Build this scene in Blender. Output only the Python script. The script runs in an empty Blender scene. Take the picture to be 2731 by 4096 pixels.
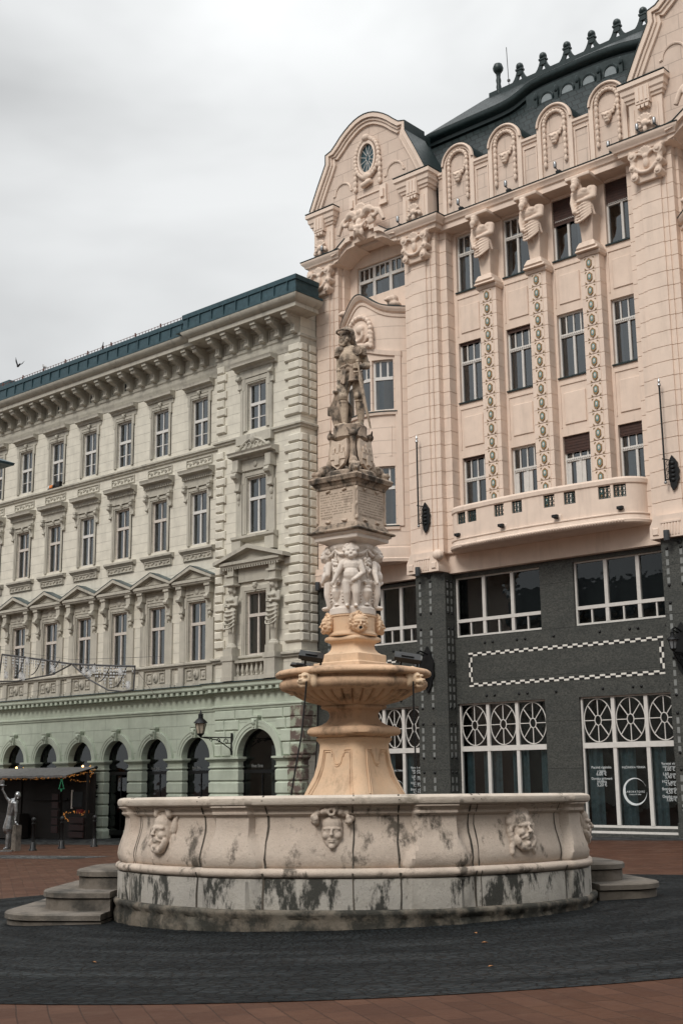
import bpy, math, random
from mathutils import Vector, Matrix
PI = math.pi
sc = bpy.context.scene
COL = sc.collection
rnd = random.Random(11)
V = Vector

def gz(x):                      # the square falls gently towards the left
    return -.03 + .034*x if x > -6 else -.234 + .0233*(x+6)

class MB:
    """collects shapes and links them as ONE mesh object"""
    def __init__(s): s.v = []; s.f = []; s.m = []
    def add(s, vs, fs, mi=0):
        o = len(s.v); s.v += [tuple(v) for v in vs]
        s.f += [tuple(i+o for i in f) for f in fs]; s.m += [mi]*len(fs); return s
    def box(s, x0, x1, y0, y1, z0, z1, mi=0):
        return s.add([(x0,y0,z0),(x1,y0,z0),(x1,y1,z0),(x0,y1,z0),(x0,y0,z1),(x1,y0,z1),(x1,y1,z1),(x0,y1,z1)],
              [(3,2,1,0),(4,5,6,7),(0,1,5,4),(1,2,6,5),(2,3,7,6),(3,0,4,7)], mi)
    def cbox(s, x0, x1, y0, y1, z0, z1, c=.03, mi=0):
        """box facing -Y whose front edges are chamfered"""
        return s.add([(x0,y1,z0),(x1,y1,z0),(x1,y1,z1),(x0,y1,z1),(x0,y0+c,z0),(x1,y0+c,z0),(x1,y0+c,z1),(x0,y0+c,z1),
               (x0+c,y0,z0+c),(x1-c,y0,z0+c),(x1-c,y0,z1-c),(x0+c,y0,z1-c)],
              [(8,9,10,11),(4,5,9,8),(5,6,10,9),(6,7,11,10),(7,4,8,11),(0,1,5,4),(1,2,6,5),(2,3,7,6),(3,0,4,7)], mi)
    def _prism(s, lo, hi, mi):
        n = len(lo)
        return s.add(lo+hi, [tuple(range(n))[::-1], tuple(range(n,2*n))] + [(i,(i+1)%n,n+(i+1)%n,n+i) for i in range(n)], mi)
    def pxz(s, poly, y0, y1, mi=0): return s._prism([(x,y0,z) for x,z in poly], [(x,y1,z) for x,z in poly], mi)
    def pxy(s, poly, z0, z1, mi=0): return s._prism([(x,y,z0) for x,y in poly], [(x,y,z1) for x,y in poly], mi)
    def pyz(s, poly, x0, x1, mi=0): return s._prism([(x0,y,z) for y,z in poly], [(x1,y,z) for y,z in poly], mi)
    def mould(s, prof, path, mi=0, closed=False):
        """sweep a (distance out, height) profile along a plan path, mitred; outward is right of travel"""
        n = len(path); rows = []
        for i in range(n):
            p = V(path[i]); a = V(path[i-1]) if (i or closed) else None; b = V(path[(i+1) % n]) if (i < n-1 or closed) else None
            ds = [d.normalized() for d in ((p-a) if a else None, (b-p) if b else None) if d is not None]
            ns = [V((d.y,-d.x)) for d in ds]
            m = ns[0] if len(ns) == 1 else (ns[0]+ns[1])
            if len(ns) == 2: m = m/max(.2, m.dot(ns[0]))
            rows.append([(p.x+m.x*d, p.y+m.y*d, z) for d, z in prof])
        k = len(prof); o = [v for r in rows for v in r]; fs = []
        for i in range(n if closed else n-1):
            j = (i+1) % n
            fs += [(i*k+t, j*k+t, j*k+t+1, i*k+t+1) for t in range(k-1)]
        if not closed: fs += [tuple(range(k)), tuple((n-1)*k+t for t in range(k))[::-1]]
        return s.add(o, fs, mi)
    def lathe(s, prof, n=48, a0=0, a1=2*PI, c=(0,0), fn=None, mi=0):
        full = abs(a1-a0-2*PI) < 1e-6; m = n if full else n+1; k = len(prof); vs = []
        for i in range(m):
            a = a0+(a1-a0)*i/n
            for r, z in prof:
                if fn: r = fn(a, r, z)
                vs.append((c[0]+r*math.cos(a), c[1]+r*math.sin(a), z))
        fs = []
        for i in range(n):
            j = (i+1) % m
            fs += [(i*k+t, j*k+t, j*k+t+1, i*k+t+1) for t in range(k-1)]
        return s.add(vs, fs, mi)
    def tube(s, pts, r, n=6, mi=0, closed=False):
        pts = [V(p) for p in pts]; m = len(pts); rs = r if isinstance(r, (list, tuple)) else [r]*m
        vs = []; u = None
        for i, p in enumerate(pts):
            if closed: t = pts[(i+1) % m]-pts[i-1]
            else: t = pts[min(i+1, m-1)]-pts[max(i-1, 0)]
            t = t.normalized() if t.length > 1e-9 else V((0,0,1))
            if u is None: u = t.orthogonal().normalized()
            u = u-t*u.dot(t); u = u.normalized() if u.length > 1e-6 else t.orthogonal().normalized()
            w = t.cross(u)
            vs += [tuple(p+(u*math.cos(2*PI*j/n)+w*math.sin(2*PI*j/n))*rs[i]) for j in range(n)]
        fs = []
        for i in range(m if closed else m-1):
            q = (i+1) % m
            fs += [(i*n+j, i*n+(j+1)%n, q*n+(j+1)%n, q*n+j) for j in range(n)]
        if not closed: fs += [tuple(range(n))[::-1], tuple((m-1)*n+j for j in range(n))]
        return s.add(vs, fs, mi)
    def ell(s, c, r, n=10, m=7, M=None, mi=0):
        c = V(c); r = (r,r,r) if not isinstance(r, (list, tuple)) else r; vs = []
        for i in range(m+1):
            t = PI*i/m
            for j in range(n):
                a = 2*PI*j/n
                p = V((r[0]*math.sin(t)*math.cos(a), r[1]*math.sin(t)*math.sin(a), r[2]*math.cos(t)))
                vs.append(tuple(c+(M@p if M else p)))
        fs = []
        for i in range(m):
            fs += [(i*n+j, (i+1)*n+j, (i+1)*n+(j+1)%n, i*n+(j+1)%n) for j in range(n)]
        return s.add(vs, fs, mi)
    def cap(s, p0, p1, r0, r1, n=10, mi=0):
        """tapered limb with round ends"""
        p0 = V(p0); p1 = V(p1); d = p1-p0; L = d.length; d = d/L
        pts = []; rs = []
        for k in range(4): a = PI/2*k/3; pts.append(p0-d*r0*math.cos(a)); rs.append(max(r0*math.sin(a), .0005))
        for k in range(4): a = PI/2*k/3; pts.append(p1+d*r1*math.sin(a)); rs.append(max(r1*math.cos(a), .0005))
        return s.tube(pts, rs, n, mi)
    def xf(s, M, k0=0):
        s.v = s.v[:k0]+[tuple(M@V(v)) for v in s.v[k0:]]; return s
    def fn(s, f, k0=0):
        s.v = s.v[:k0]+[tuple(f(*v)) for v in s.v[k0:]]; return s
    def join(s, o, M=None):
        return s.add([(M@V(v)) if M else v for v in o.v], o.f, 0)
    def mesh(s, name, mats, smooth=None):
        me = bpy.data.meshes.new(name); me.from_pydata(s.v, [], s.f)
        ms = mats if isinstance(mats, (list, tuple)) else [mats]
        for m in ms: me.materials.append(m)
        if len(ms) > 1: me.polygons.foreach_set('material_index', s.m)
        if smooth is not None:
            me.polygons.foreach_set('use_smooth', [True]*len(s.f))
            if smooth < 180: me.set_sharp_from_angle(angle=math.radians(smooth))
        me.update(); return me

def fused(mb, voxel, name, mat, it=3, fac=.5):
    """one continuous skin grown over overlapping shapes"""
    me = mb.mesh(name+'_raw', mat)
    o = bpy.data.objects.new(name+'_raw', me); COL.objects.link(o)
    r = o.modifiers.new('r', 'REMESH'); r.mode = 'VOXEL'; r.voxel_size = voxel
    k = o.modifiers.new('s', 'SMOOTH'); k.iterations = it; k.factor = fac
    dg = bpy.context.evaluated_depsgraph_get()
    m2 = bpy.data.meshes.new_from_object(o.evaluated_get(dg)); m2.name = name
    bpy.data.objects.remove(o); bpy.data.meshes.remove(me)
    m2.materials.clear(); m2.materials.append(mat)
    m2.polygons.foreach_set('use_smooth', [True]*len(m2.polygons)); m2.update()
    return m2

def letters(txt, size, mat, align='CENTER', ext=.002, sp=1.0):
    c = bpy.data.curves.new('t', 'FONT'); c.body = txt; c.size = size; c.align_x = align; c.extrude = ext; c.space_character = sp
    o = bpy.data.objects.new('t', c); COL.objects.link(o)
    me = bpy.data.meshes.new_from_object(o.evaluated_get(bpy.context.evaluated_depsgraph_get()))
    bpy.data.objects.remove(o); bpy.data.curves.remove(c)
    me.materials.clear(); me.materials.append(mat); me.transform(Matrix.Rotation(PI/2, 4, 'X'))
    return me

def tag(o, label=None, cat=None, group=None, kind=None):
    for k, v in (('label',label),('category',cat),('group',group),('kind',kind)):
        if v: o[k] = v
    return o
def thing(name, label, cat, loc=(0,0,0), rz=0, group=None):
    o = bpy.data.objects.new(name, None); COL.objects.link(o); o.location = loc; o.rotation_euler = (0,0,rz)
    o.empty_display_size = .2
    return tag(o, label, cat, group)
def obj(name, mb, mat=None, parent=None, smooth=None, loc=None, rz=0, local=False, label=None):
    me = mb.mesh(name, mat, smooth) if isinstance(mb, MB) else mb
    o = bpy.data.objects.new(name, me); COL.objects.link(o)
    if parent:
        o.parent = parent
        if not local:           # mesh given in world coordinates
            q = V((0,0,0)); p = parent
            while p: q += p.location; p = p.parent
            o.location = -q
    if loc is not None: o.location = o.location+V(loc) if not local else V(loc)
    if rz: o.rotation_euler = (0,0,rz)
    if label: o['label'] = label
    return o
def single(name, mb, mat, label, cat, base, smooth=None, group=None, kind=None):
    """a thing that is one mesh: origin moved to its base"""
    if isinstance(mb, MB):
        b = V(base); mb.v = [tuple(V(v)-b) for v in mb.v]
    o = obj(name, mb, mat, None, smooth); o.location = base
    return tag(o, label, cat, group, kind)
def dup(o, d=(0,0,0), parent=None, rz=None):
    c = o.copy(); COL.objects.link(c); c.location = o.location+V(d)
    if parent: c.parent = parent
    if rz is not None: c.rotation_euler = (0,0,rz)
    for ch in [q for q in bpy.data.objects if q.parent == o]: dup(ch, (0,0,0), c)
    return c
def dupt(o, d, label=None, rz=None):
    c = dup(o, d, None, rz)
    if label: c['label'] = label
    return c

# ------------------------------------------------------------------ materials
def _nt(name):
    m = bpy.data.materials.new(name); m.use_nodes = True; nt = m.node_tree; nt.nodes.clear()
    out = nt.nodes.new('ShaderNodeOutputMaterial'); p = nt.nodes.new('ShaderNodeBsdfPrincipled')
    nt.links.new(p.outputs[0], out.inputs[0]); return m, nt, p
def N(nt, typ, ins=None, **kw):
    n = nt.nodes.new('ShaderNode'+typ)
    for k, v in kw.items(): setattr(n, k, v)
    for k, v in (ins or {}).items():
        if isinstance(v, bpy.types.NodeSocket): nt.links.new(v, n.inputs[k])
        else: n.inputs[k].default_value = v
    return n
def coords(nt, scale=(1,1,1), world=True):
    if world: s = N(nt, 'NewGeometry').outputs['Position']
    else: s = N(nt, 'TexCoord').outputs['Object']
    return N(nt, 'Mapping', {'Vector': s, 'Scale': scale}).outputs[0]
def noise(nt, vec, sc_, det=5, rough=.6): return N(nt, 'TexNoise', {'Vector': vec, 'Scale': sc_, 'Detail': det, 'Roughness': rough}).outputs['Fac']
def ramp(nt, fac, a, b, ca=0., cb=1.):
    return N(nt, 'MapRange', {'Value': fac, 'From Min': a, 'From Max': b, 'To Min': ca, 'To Max': cb}).outputs[0]
def mix(nt, fac, a, b, blend='MIX'):
    n = N(nt, 'Mix', data_type='RGBA', blend_type=blend)
    for i, v in ((0,fac),(6,a),(7,b)):
        if isinstance(v, bpy.types.NodeSocket): nt.links.new(v, n.inputs[i])
        else: n.inputs[i].default_value = v if i == 0 else (tuple(v)+(1,) if len(v) == 3 else v)
    return n.outputs[2]
def math_(nt, op, a, b=0.):
    n = N(nt, 'Math', operation=op)
    for i, v in ((0,a),(1,b)):
        if isinstance(v, bpy.types.NodeSocket): nt.links.new(v, n.inputs[i])
        else: n.inputs[i].default_value = v
    return n.outputs[0]
def k(c, f): return tuple(min(1., x*f) for x in c)
def plaster(name, col, rough=.85, var=.12, dirt=None, dirt_amt=.5, bump=.15, grain=30, grooves=None, ashlar=None, spec=.3):
    """painted render or stone: mottled colour, rain streaks, grain; optional joint lines"""
    m, nt, p = _nt(name); w = coords(nt)
    n1 = noise(nt, w, 1.7, 6); c = mix(nt, ramp(nt, n1, .3, .7), k(col, 1-var), k(col, 1+var*.7))
    if dirt:
        st = noise(nt, coords(nt, (1.6,1.6,.22)), 1.3, 7, .7)
        c = mix(nt, ramp(nt, st, .52, .78, 0, dirt_amt), c, dirt)
        sp = noise(nt, w, 9, 4, .7); c = mix(nt, ramp(nt, sp, .6, .8, 0, dirt_amt*.5), c, dirt)
    fine = noise(nt, w, grain, 4, .7); h = fine
    jf = None
    if grooves:
        z0, pitch, wd = grooves
        z = N(nt, 'SeparateXYZ', {0: N(nt, 'NewGeometry').outputs['Position']}).outputs[2]
        fr = math_(nt, 'FRACT', math_(nt, 'DIVIDE', math_(nt, 'SUBTRACT', z, z0-100*pitch), pitch))
        jf = math_(nt, 'LESS_THAN', fr, wd/pitch)
    if ashlar:
        bw, bh, zo, ms = ashlar
        sx = N(nt, 'SeparateXYZ', {0: N(nt, 'NewGeometry').outputs['Position']})
        cm = N(nt, 'CombineXYZ', {0: sx.outputs[0], 1: math_(nt, 'ADD', sx.outputs[2], zo)}).outputs[0]
        br = N(nt, 'TexBrick', {'Vector': cm, 'Scale': 1., 'Mortar Size': ms, 'Mortar Smooth': .1, 'Brick Width': bw, 'Row Height': bh})
        jf = br.outputs['Fac']
    if jf is not None:
        c = mix(nt, math_(nt, 'MULTIPLY', jf, .36), c, k(col, .35)); h = math_(nt, 'SUBTRACT', math_(nt, 'MULTIPLY', fine, .25), jf)
    nt.links.new(c, p.inputs['Base Color']); p.inputs['Roughness'].default_value = rough
    p.inputs['Specular IOR Level'].default_value = spec
    b = N(nt, 'Bump', {'Height': h, 'Strength': bump if jf is None else .6, 'Distance': .02})
    nt.links.new(b.outputs[0], p.inputs['Normal']); return m
def plain(name, col, rough=.5, metal=0., var=.1, spec=.5, bump=.05):
    m, nt, p = _nt(name); w = coords(nt)
    n1 = noise(nt, w, 6, 5)
    nt.links.new(mix(nt, ramp(nt, n1, .3, .7), k(col, 1-var), k(col, 1+var)), p.inputs['Base Color'])
    nt.links.new(ramp(nt, n1, .3, .7, max(.02, rough-.08), min(1, rough+.08)), p.inputs['Roughness'])
    p.inputs['Metallic'].default_value = metal; p.inputs['Specular IOR Level'].default_value = spec
    if bump: nt.links.new(N(nt, 'Bump', {'Height': noise(nt, w, 40, 3), 'Strength': bump, 'Distance': .01}).outputs[0], p.inputs['Normal'])
    return m
def stone(name, col, dark, lo, hi, amt=.9, scale=3., pit=.5, tint=None, rough=.85, vert=1., bump=.5, seam=None):
    """weathered stone: mottled body, soot or moss in blotches of their own shape, pores"""
    m, nt, p = _nt(name); w = coords(nt)
    a = noise(nt, w, 2.2, 7, .65); c = mix(nt, ramp(nt, a, .3, .7), k(col, .78), k(col, 1.15))
    if tint: c = mix(nt, ramp(nt, noise(nt, w, 1.1, 4), .45, .7, 0, .7), c, tint)
    b = noise(nt, coords(nt, (1,1,vert)), scale, 8, .68)
    c = mix(nt, ramp(nt, b, lo, hi, 0, amt), c, dark)
    g = noise(nt, w, 38, 5, .75); c = mix(nt, ramp(nt, g, .58, .75, 0, pit), c, k(dark, 1.2))
    nt.links.new(c, p.inputs['Base Color']); p.inputs['Roughness'].default_value = rough; p.inputs['Specular IOR Level'].default_value = .3
    h = math_(nt, 'ADD', math_(nt, 'MULTIPLY', g, .6), noise(nt, w, 9, 6, .7))
    nt.links.new(N(nt, 'Bump', {'Height': h, 'Strength': bump, 'Distance': .03}).outputs[0], p.inputs['Normal']); return m
def emit(name, col, s):
    m = bpy.data.materials.new(name); m.use_nodes = True; nt = m.node_tree; nt.nodes.clear()
    e = N(nt, 'Emission', {'Color': tuple(col)+(1,), 'Strength': s}); o = nt.nodes.new('ShaderNodeOutputMaterial')
    nt.links.new(e.outputs[0], o.inputs[0]); return m
def glass(name, tint=(.8,.86,.88), rough=.02, f=2.3):
    m = bpy.data.materials.new(name); m.use_nodes = True; nt = m.node_tree; nt.nodes.clear()
    wav = N(nt, 'Bump', {'Height': noise(nt, coords(nt), 1.3, 2), 'Strength': .12, 'Distance': .05}).outputs[0]
    fr = N(nt, 'Fresnel', {'IOR': f, 'Normal': wav}).outputs[0]
    t = N(nt, 'BsdfTransparent', {'Color': tuple(tint)+(1,)}).outputs[0]
    g = N(nt, 'BsdfGlossy', {'Roughness': rough, 'Normal': wav, 'Color': (.92,.97,1,1)}).outputs[0]
    o = nt.nodes.new('ShaderNodeOutputMaterial'); mx = N(nt, 'MixShader', {0: fr, 1: t, 2: g})
    nt.links.new(mx.outputs[0], o.inputs[0]); return m

GRIME = (.10,.095,.085)
M = {}
M['cream'] = plaster('cream_render', (.64,.605,.52), dirt=GRIME, dirt_amt=.35)
M['cream_wall'] = plaster('cream_coursed_render', (.65,.615,.53), dirt=GRIME, dirt_amt=.25, grooves=(7.62,.5,.028))
M['orn'] = plaster('carved_cream_plaster', (.45,.425,.365), dirt=(.13,.12,.105), dirt_amt=.7, bump=.3, grain=14)
M['mint'] = plaster('mint_render', (.45,.50,.415), dirt=(.16,.18,.13), dirt_amt=.3)
M['mint_wall'] = plaster('mint_coursed_render', (.46,.51,.425), dirt=(.16,.18,.13), dirt_amt=.3, ashlar=(1.9,.62,-.15,.022))
M['peel'] = stone('peeling_plaster', (.36,.40,.31), (.12,.085,.075), .44, .54, .95, 2.2, .4, (.30,.17,.14))
M['pink'] = plaster('pink_render', (.73,.595,.50), dirt=(.30,.24,.20), dirt_amt=.32, var=.07, bump=.1)
M['ashlar'] = plaster('pink_ashlar', (.62,.50,.42), dirt=(.2,.15,.12), dirt_amt=.18, var=.08, ashlar=(1.15,.66,.2,.018))
M['pinkorn'] = plaster('pink_carved_plaster', (.69,.555,.46), dirt=(.17,.12,.09), dirt_amt=.3, var=.1, bump=.3, grain=16)
M['roofgreen'] = plain('dark_green_roof_metal', (.012,.024,.025), .42, .2, .25)
def slate():
    m, nt, p = _nt('slate_tiles'); sx = N(nt, 'SeparateXYZ', {0: N(nt, 'NewGeometry').outputs['Position']})
    cm = N(nt, 'CombineXYZ', {0: math_(nt, 'ADD', sx.outputs[0], math_(nt, 'MULTIPLY', sx.outputs[2], .5)), 1: sx.outputs[2]}).outputs[0]
    br = N(nt, 'TexBrick', {'Vector': cm, 'Scale': 1., 'Mortar Size': .022, 'Brick Width': .42, 'Row Height': .34, 'Color1': (.010,.018,.019,1), 'Color2': (.02,.030,.031,1), 'Mortar': (.003,.005,.005,1)})
    nt.links.new(br.outputs[0], p.inputs['Base Color']); p.inputs['Roughness'].default_value = .5; p.inputs['Specular IOR Level'].default_value = .25
    nt.links.new(N(nt, 'Bump', {'Height': math_(nt, 'SUBTRACT', 1., br.outputs['Fac']), 'Strength': .7, 'Distance': .03}).outputs[0], p.inputs['Normal']); return m
M['slate'] = slate()
M['zinc'] = plain('blue_green_sheet_metal', (.045,.085,.10), .38, .55, .22)
M['white'] = plain('white_painted_timber', (.62,.60,.57), .5, 0, .06)
M['offwhite'] = plain('worn_cream_timber', (.55,.50,.45), .55, 0, .12)
M['brownwood'] = plain('brown_weathered_timber', (.20,.15,.12), .6, 0, .2)
M['glass'] = glass('window_glass')
M['dkglass'] = glass('dark_shop_glass', (.70,.78,.78), .015, 1.6)
M['pinkbow'] = plaster('pink_coursed_render', (.73,.595,.50), dirt=(.22,.17,.14), dirt_amt=.14, var=.06, bump=.1, grooves=(10.11,.6,.03))
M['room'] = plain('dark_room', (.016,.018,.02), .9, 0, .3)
M['curtain'] = plain('grey_net_curtain', (.40,.44,.47), .95, 0, .1)
M['blue_curtain'] = plain('blue_grey_curtain', (.17,.245,.275), .95, 0, .25)
M['blind'] = plain('brown_roller_blind', (.05,.022,.016), .7, 0, .4)
def granite():
    m, nt, p = _nt('dark_grey_granite'); w = coords(nt)
    s = noise(nt, coords(nt, (1,1,1.6)), 13, 8, .85); l = noise(nt, coords(nt, (.5,.5,2.)), 1.1, 5)
    c = mix(nt, ramp(nt, s, .38, .66), (.014,.016,.0155), (.125,.127,.115)); c = mix(nt, ramp(nt, l, .35, .7, 0, .45), c, (.028,.033,.032))
    z = N(nt, 'SeparateXYZ', {0: N(nt, 'NewGeometry').outputs['Position']}).outputs[2]; jf = math_(nt, 'LESS_THAN', math_(nt, 'FRACT', math_(nt, 'DIVIDE', math_(nt, 'ADD', z, 3.3), 1.83)), .012); c = mix(nt, math_(nt, 'MULTIPLY', jf, .7), c, (.01,.011,.011))
    nt.links.new(c, p.inputs['Base Color']); p.inputs['Roughness'].default_value = .5; p.inputs['Specular IOR Level'].default_value = .35
    nt.links.new(N(nt, 'Bump', {'Height': s, 'Strength': .25, 'Distance': .01}).outputs[0], p.inputs['Normal']); return m
M['granite'] = granite()
M['tile_w'] = plain('white_mosaic', (.72,.70,.65), .4); M['tile_k'] = plain('black_mosaic', (.012,.012,.013), .4)
M['tile_g'] = plain('grey_mosaic', (.20,.21,.205), .5)
M['iron'] = plain('black_iron', (.010,.011,.012), .45, .4, .3)
M['grille'] = plain('green_wrought_iron', (.012,.032,.032), .45, .3, .3)
M['lampglass'] = plain('frosted_lamp_glass', (.42,.37,.29), .35, 0, .12)
M['greyglass'] = plain('grey_lamp_glass', (.16,.17,.18), .25, 0, .12)
M['teal'] = plain('teal_enamel', (.10,.26,.28), .3); M['gold'] = plain('dull_gilt', (.25,.16,.07), .5, .2); M['opal'] = plain('opal_cabochon', (.62,.53,.46), .25)
M['basin'] = stone('pinkish_limestone', (.56,.47,.395), (.055,.048,.038), .55, .64, .85, 2.6, .75, (.40,.35,.30), .85, .7)
M['rim'] = stone('worn_rim_limestone', (.55,.475,.40), (.10,.085,.055), .60, .72, .7, 2.6, .5, (.44,.40,.35))
M['die'] = stone('mossy_base_stone', (.40,.375,.335), (.026,.027,.023), .505, .575, .95, 2.7, .7, (.26,.25,.235), .85, .45)
M['plinth'] = stone('rough_plinth_stone', (.17,.145,.115), (.020,.021,.018), .42, .56, .9, 2.4, .7, (.10,.10,.085))
M['seam'] = stone('dark_mortar', (.10,.085,.068), (.02,.02,.018), .4, .65, .8, 4, .6)
M['sand'] = stone('orange_sandstone', (.73,.53,.365), (.25,.155,.10), .53, .70, .7, 2.6, .4, (.58,.36,.21), .8, .7, .25)
M['sandlight'] = stone('pale_sandstone', (.62,.47,.33), (.30,.22,.15), .55, .8, .5, 2.2, .3, (.55,.38,.24), .8, .7, .25)
M['bowlstone'] = stone('stained_sandstone', (.62,.42,.275), (.11,.075,.053), .49, .66, .88, 2.6, .35, (.36,.215,.13), .75, .6, .3)
M['plasterw'] = stone('white_relief_stone', (.74,.665,.60), (.42,.36,.31), .60, .85, .5, 3.2, .2, (.68,.60,.53), .8, 1, .2)
M['topstone'] = stone('sooty_sandstone', (.43,.34,.265), (.040,.036,.031), .45, .60, .9, 4.5, .5, (.33,.25,.19), .85, .7)
M['block'] = stone('inscribed_sandstone', (.60,.49,.395), (.13,.105,.085), .55, .72, .65, 3.0, .35, (.42,.32,.245), .85, .6)
M['knight'] = stone('statue_sandstone', (.54,.435,.335), (.05,.043,.037), .48, .60, .88, 6.0, .35, (.42,.33,.245), .8, .7)
M['step'] = stone('worn_step_stone', (.16,.138,.115), (.03,.03,.027), .46, .66, .85, 2.0, .6, (.17,.155,.14))
M['silver'] = plain('silver_bronze', (.30,.31,.32), .34, .85, .35)
M['bird'] = plain('pigeon_feathers', (.03,.032,.036), .8); M['birdgrey'] = plain('grey_feathers', (.38,.38,.38), .8)
M['awning'] = plain('grey_awning_canvas', (.17,.165,.16), .9, 0, .25)
M['wood'] = plain('dark_stall_timber', (.016,.012,.010), .8, 0, .4)
M['board'] = plain('dark_red_board', (.03,.009,.008), .7, 0, .3)
M['redcan'] = plain('red_tins', (.35,.04,.03), .4); M['orange'] = plain('orange_fruit', (.65,.20,.04), .5)
M['fairy'] = emit('warm_fairy_light', (1,.40,.10), .38); M['neon'] = emit('green_neon', (.12,.6,.3), .22); M['bulb'] = emit('warm_bulb', (1,.50,.16), 7.)
M['led'] = plain('frosted_string_bulbs', (.55,.57,.58), .3); M['wire'] = plain('grey_wire', (.06,.062,.065), .6)
M['leaf'] = plain('dead_leaf', (.35,.15,.05), .8); M['letter'] = plain('white_vinyl', (.62,.66,.67), .6, bump=0); M['carveshade'] = plain('cut_letter_shadow_stone', (.24,.185,.14), .9)  # last one paints the shade inside cut letters as flat brown
# ------------------------------------------------------------------ shared building pieces
def wall(mb, x0, x1, z0, z1, Y, holes, depth, dx=None):
    """front sheet facing -Y with rectangular openings and their reveals"""
    xs = sorted({x0, x1, *[h[i] for h in holes for i in (0,1)]}); zs = sorted({z0, z1, *[h[i] for h in holes for i in (2,3)]})
    if dx:
        n = int((x1-x0)/dx); xs = sorted(set(xs) | {x0+(x1-x0)*i/n for i in range(n)})
    for a, b in zip(xs, xs[1:]):
        for c, d in zip(zs, zs[1:]):
            mx, mz = (a+b)/2, (c+d)/2
            if not any(h[0] < mx < h[1] and h[2] < mz < h[3] for h in holes):
                mb.add([(a,Y,c),(b,Y,c),(b,Y,d),(a,Y,d)], [(0,1,2,3)])
    for a, b, c, d in holes:
        y = Y+depth
        mb.add([(a,Y,c),(a,y,c),(a,y,d),(a,Y,d)], [(0,1,2,3)]); mb.add([(b,Y,c),(b,y,c),(b,y,d),(b,Y,d)], [(3,2,1,0)])
        for z in (c, d):
            q = [x for x in xs if a <= x <= b]
            for s, t in zip(q, q[1:]): mb.add([(s,Y,z),(t,Y,z),(t,y,z),(s,y,z)], [(0,1,2,3)])
    return mb

def casement(parent, x, y, z0, z1, hw, tr=.66, mul=1, top=1, bars=(), matf='white', fr=.075, cur='curtain', blind=0, name='window', bow=None, door=False, seed=0):
    """timber window: frame, mullion(s), transom, glazing bars; pane, curtain and blind are its pieces"""
    f = MB(); r = random.Random(seed); zt = z0+(z1-z0)*tr
    def bx(a, b, c, d, dp=.09, y0=0): f.box(x+a, x+b, y-dp+y0, y+.03, c, d)
    bx(-hw, -hw+fr, z0, z1); bx(hw-fr, hw, z0, z1); bx(-hw+fr, hw-fr, z1-fr, z1, .088); bx(-hw+fr, hw-fr, z0, z0+fr, .088)
    bx(-hw+fr, hw-fr, zt-.075, zt+.075, .12)
    for i in range(mul):
        m = -hw+2*hw*(i+1)/(mul+1); bx(m-.05, m+.05, z0+fr, zt-.075, .10)
    for i in range(top):
        m = -hw+2*hw*(i+1)/(top+1); bx(m-.028, m+.028, zt+.075, z1-fr, .07)
    for b in bars: zz = z0+(zt-z0)*b; bx(-hw+fr, hw-fr, zz-.02, zz+.02, .055)
    if door:
        for a, b in ((-hw+fr, -.05), (.05, hw-fr)): bx(a, a+.17, z0+fr, zt-.075, .07); bx(b-.17, b, z0+fr, zt-.075, .07)
    if bow: f.fn(bow)
    w = obj(name, f, M[matf], parent)
    g = MB(); n = 1 if not bow else 6
    for i in range(n):
        a = x-hw+.02+(2*hw-.04)*i/n; b = x-hw+.02+(2*hw-.04)*(i+1)/n
        g.add([(a,y-.025,z0+.02),(b,y-.025,z0+.02),(b,y-.025,z1-.02),(a,y-.025,z1-.02)], [(0,1,2,3)])
    if bow: g.fn(bow)
    obj('pane', g, M['glass'], w)
    if cur:
        c = MB()
        for s in (-1, 1):
            if r.random() < .22: continue
            wd = hw*r.uniform(.2, .62); nn = 9; vs = []
            for i in range(nn):
                t = i/(nn-1); xx = x+s*(hw-.06-wd*t); yy = y+.16+.035*math.sin(i*2.1+seed)
                vs += [(xx, yy, z0+.05), (xx, yy, z1-.1)]
            c.add(vs, [(2*i, 2*i+2, 2*i+3, 2*i+1) for i in range(nn-1)])
        if bow: c.fn(bow)
        if c.v: obj('curtain', c, M[cur], w)
    if blind:
        b = MB(); n = int(blind/.06)
        for i in range(n): b.box(x-hw+.02, x+hw-.02, y-.15+.012*(i % 2), y-.125, z1-(i+1)*.06, z1-i*.06-.004)
        obj('blind', b, M['blind'], w)
    return w

def dentils(mb, x0, x1, y, z0, z1, pitch, w, d):
    n = int((x1-x0)/pitch)
    for i in range(n):
        a = x0+(x1-x0)*(i+.5)/n; mb.box(a-w/2, a+w/2, y-d, y+.01, z0, z1)
def foliage_panel(mb, x0, x1, z0, z1, y, seed=0):
    """carved scrolls inside a raised frame"""
    r = random.Random(seed)
    for a, b, c, d in ((x0,x1,z1-.05,z1),(x0,x1,z0,z0+.05),(x0,x0+.05,z0+.05,z1-.05),(x1-.05,x1,z0+.05,z1-.05)): mb.box(a, b, y-.06, y, c, d)
    n = max(3, int((x1-x0)/.32)); h = (z1-z0)*.27
    for i in range(n):
        cx = x0+.12+(x1-x0-.24)*(i+.5)/n; cz = (z0+z1)/2; s = 1 if i % 2 else -1
        mb.tube([(cx+h*(1-.1*t)*math.cos(t*.9*s), y-.02, cz+h*(1-.1*t)*math.sin(t*.9*s)*.9) for t in range(8)], .032, 5)
        mb.ell((cx, y-.02, cz), (.05,.05,.05), 6, 5)
        mb.ell((cx+.16*s, y-.02, cz+.05), (.07,.04,.04), 6, 5)
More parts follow.
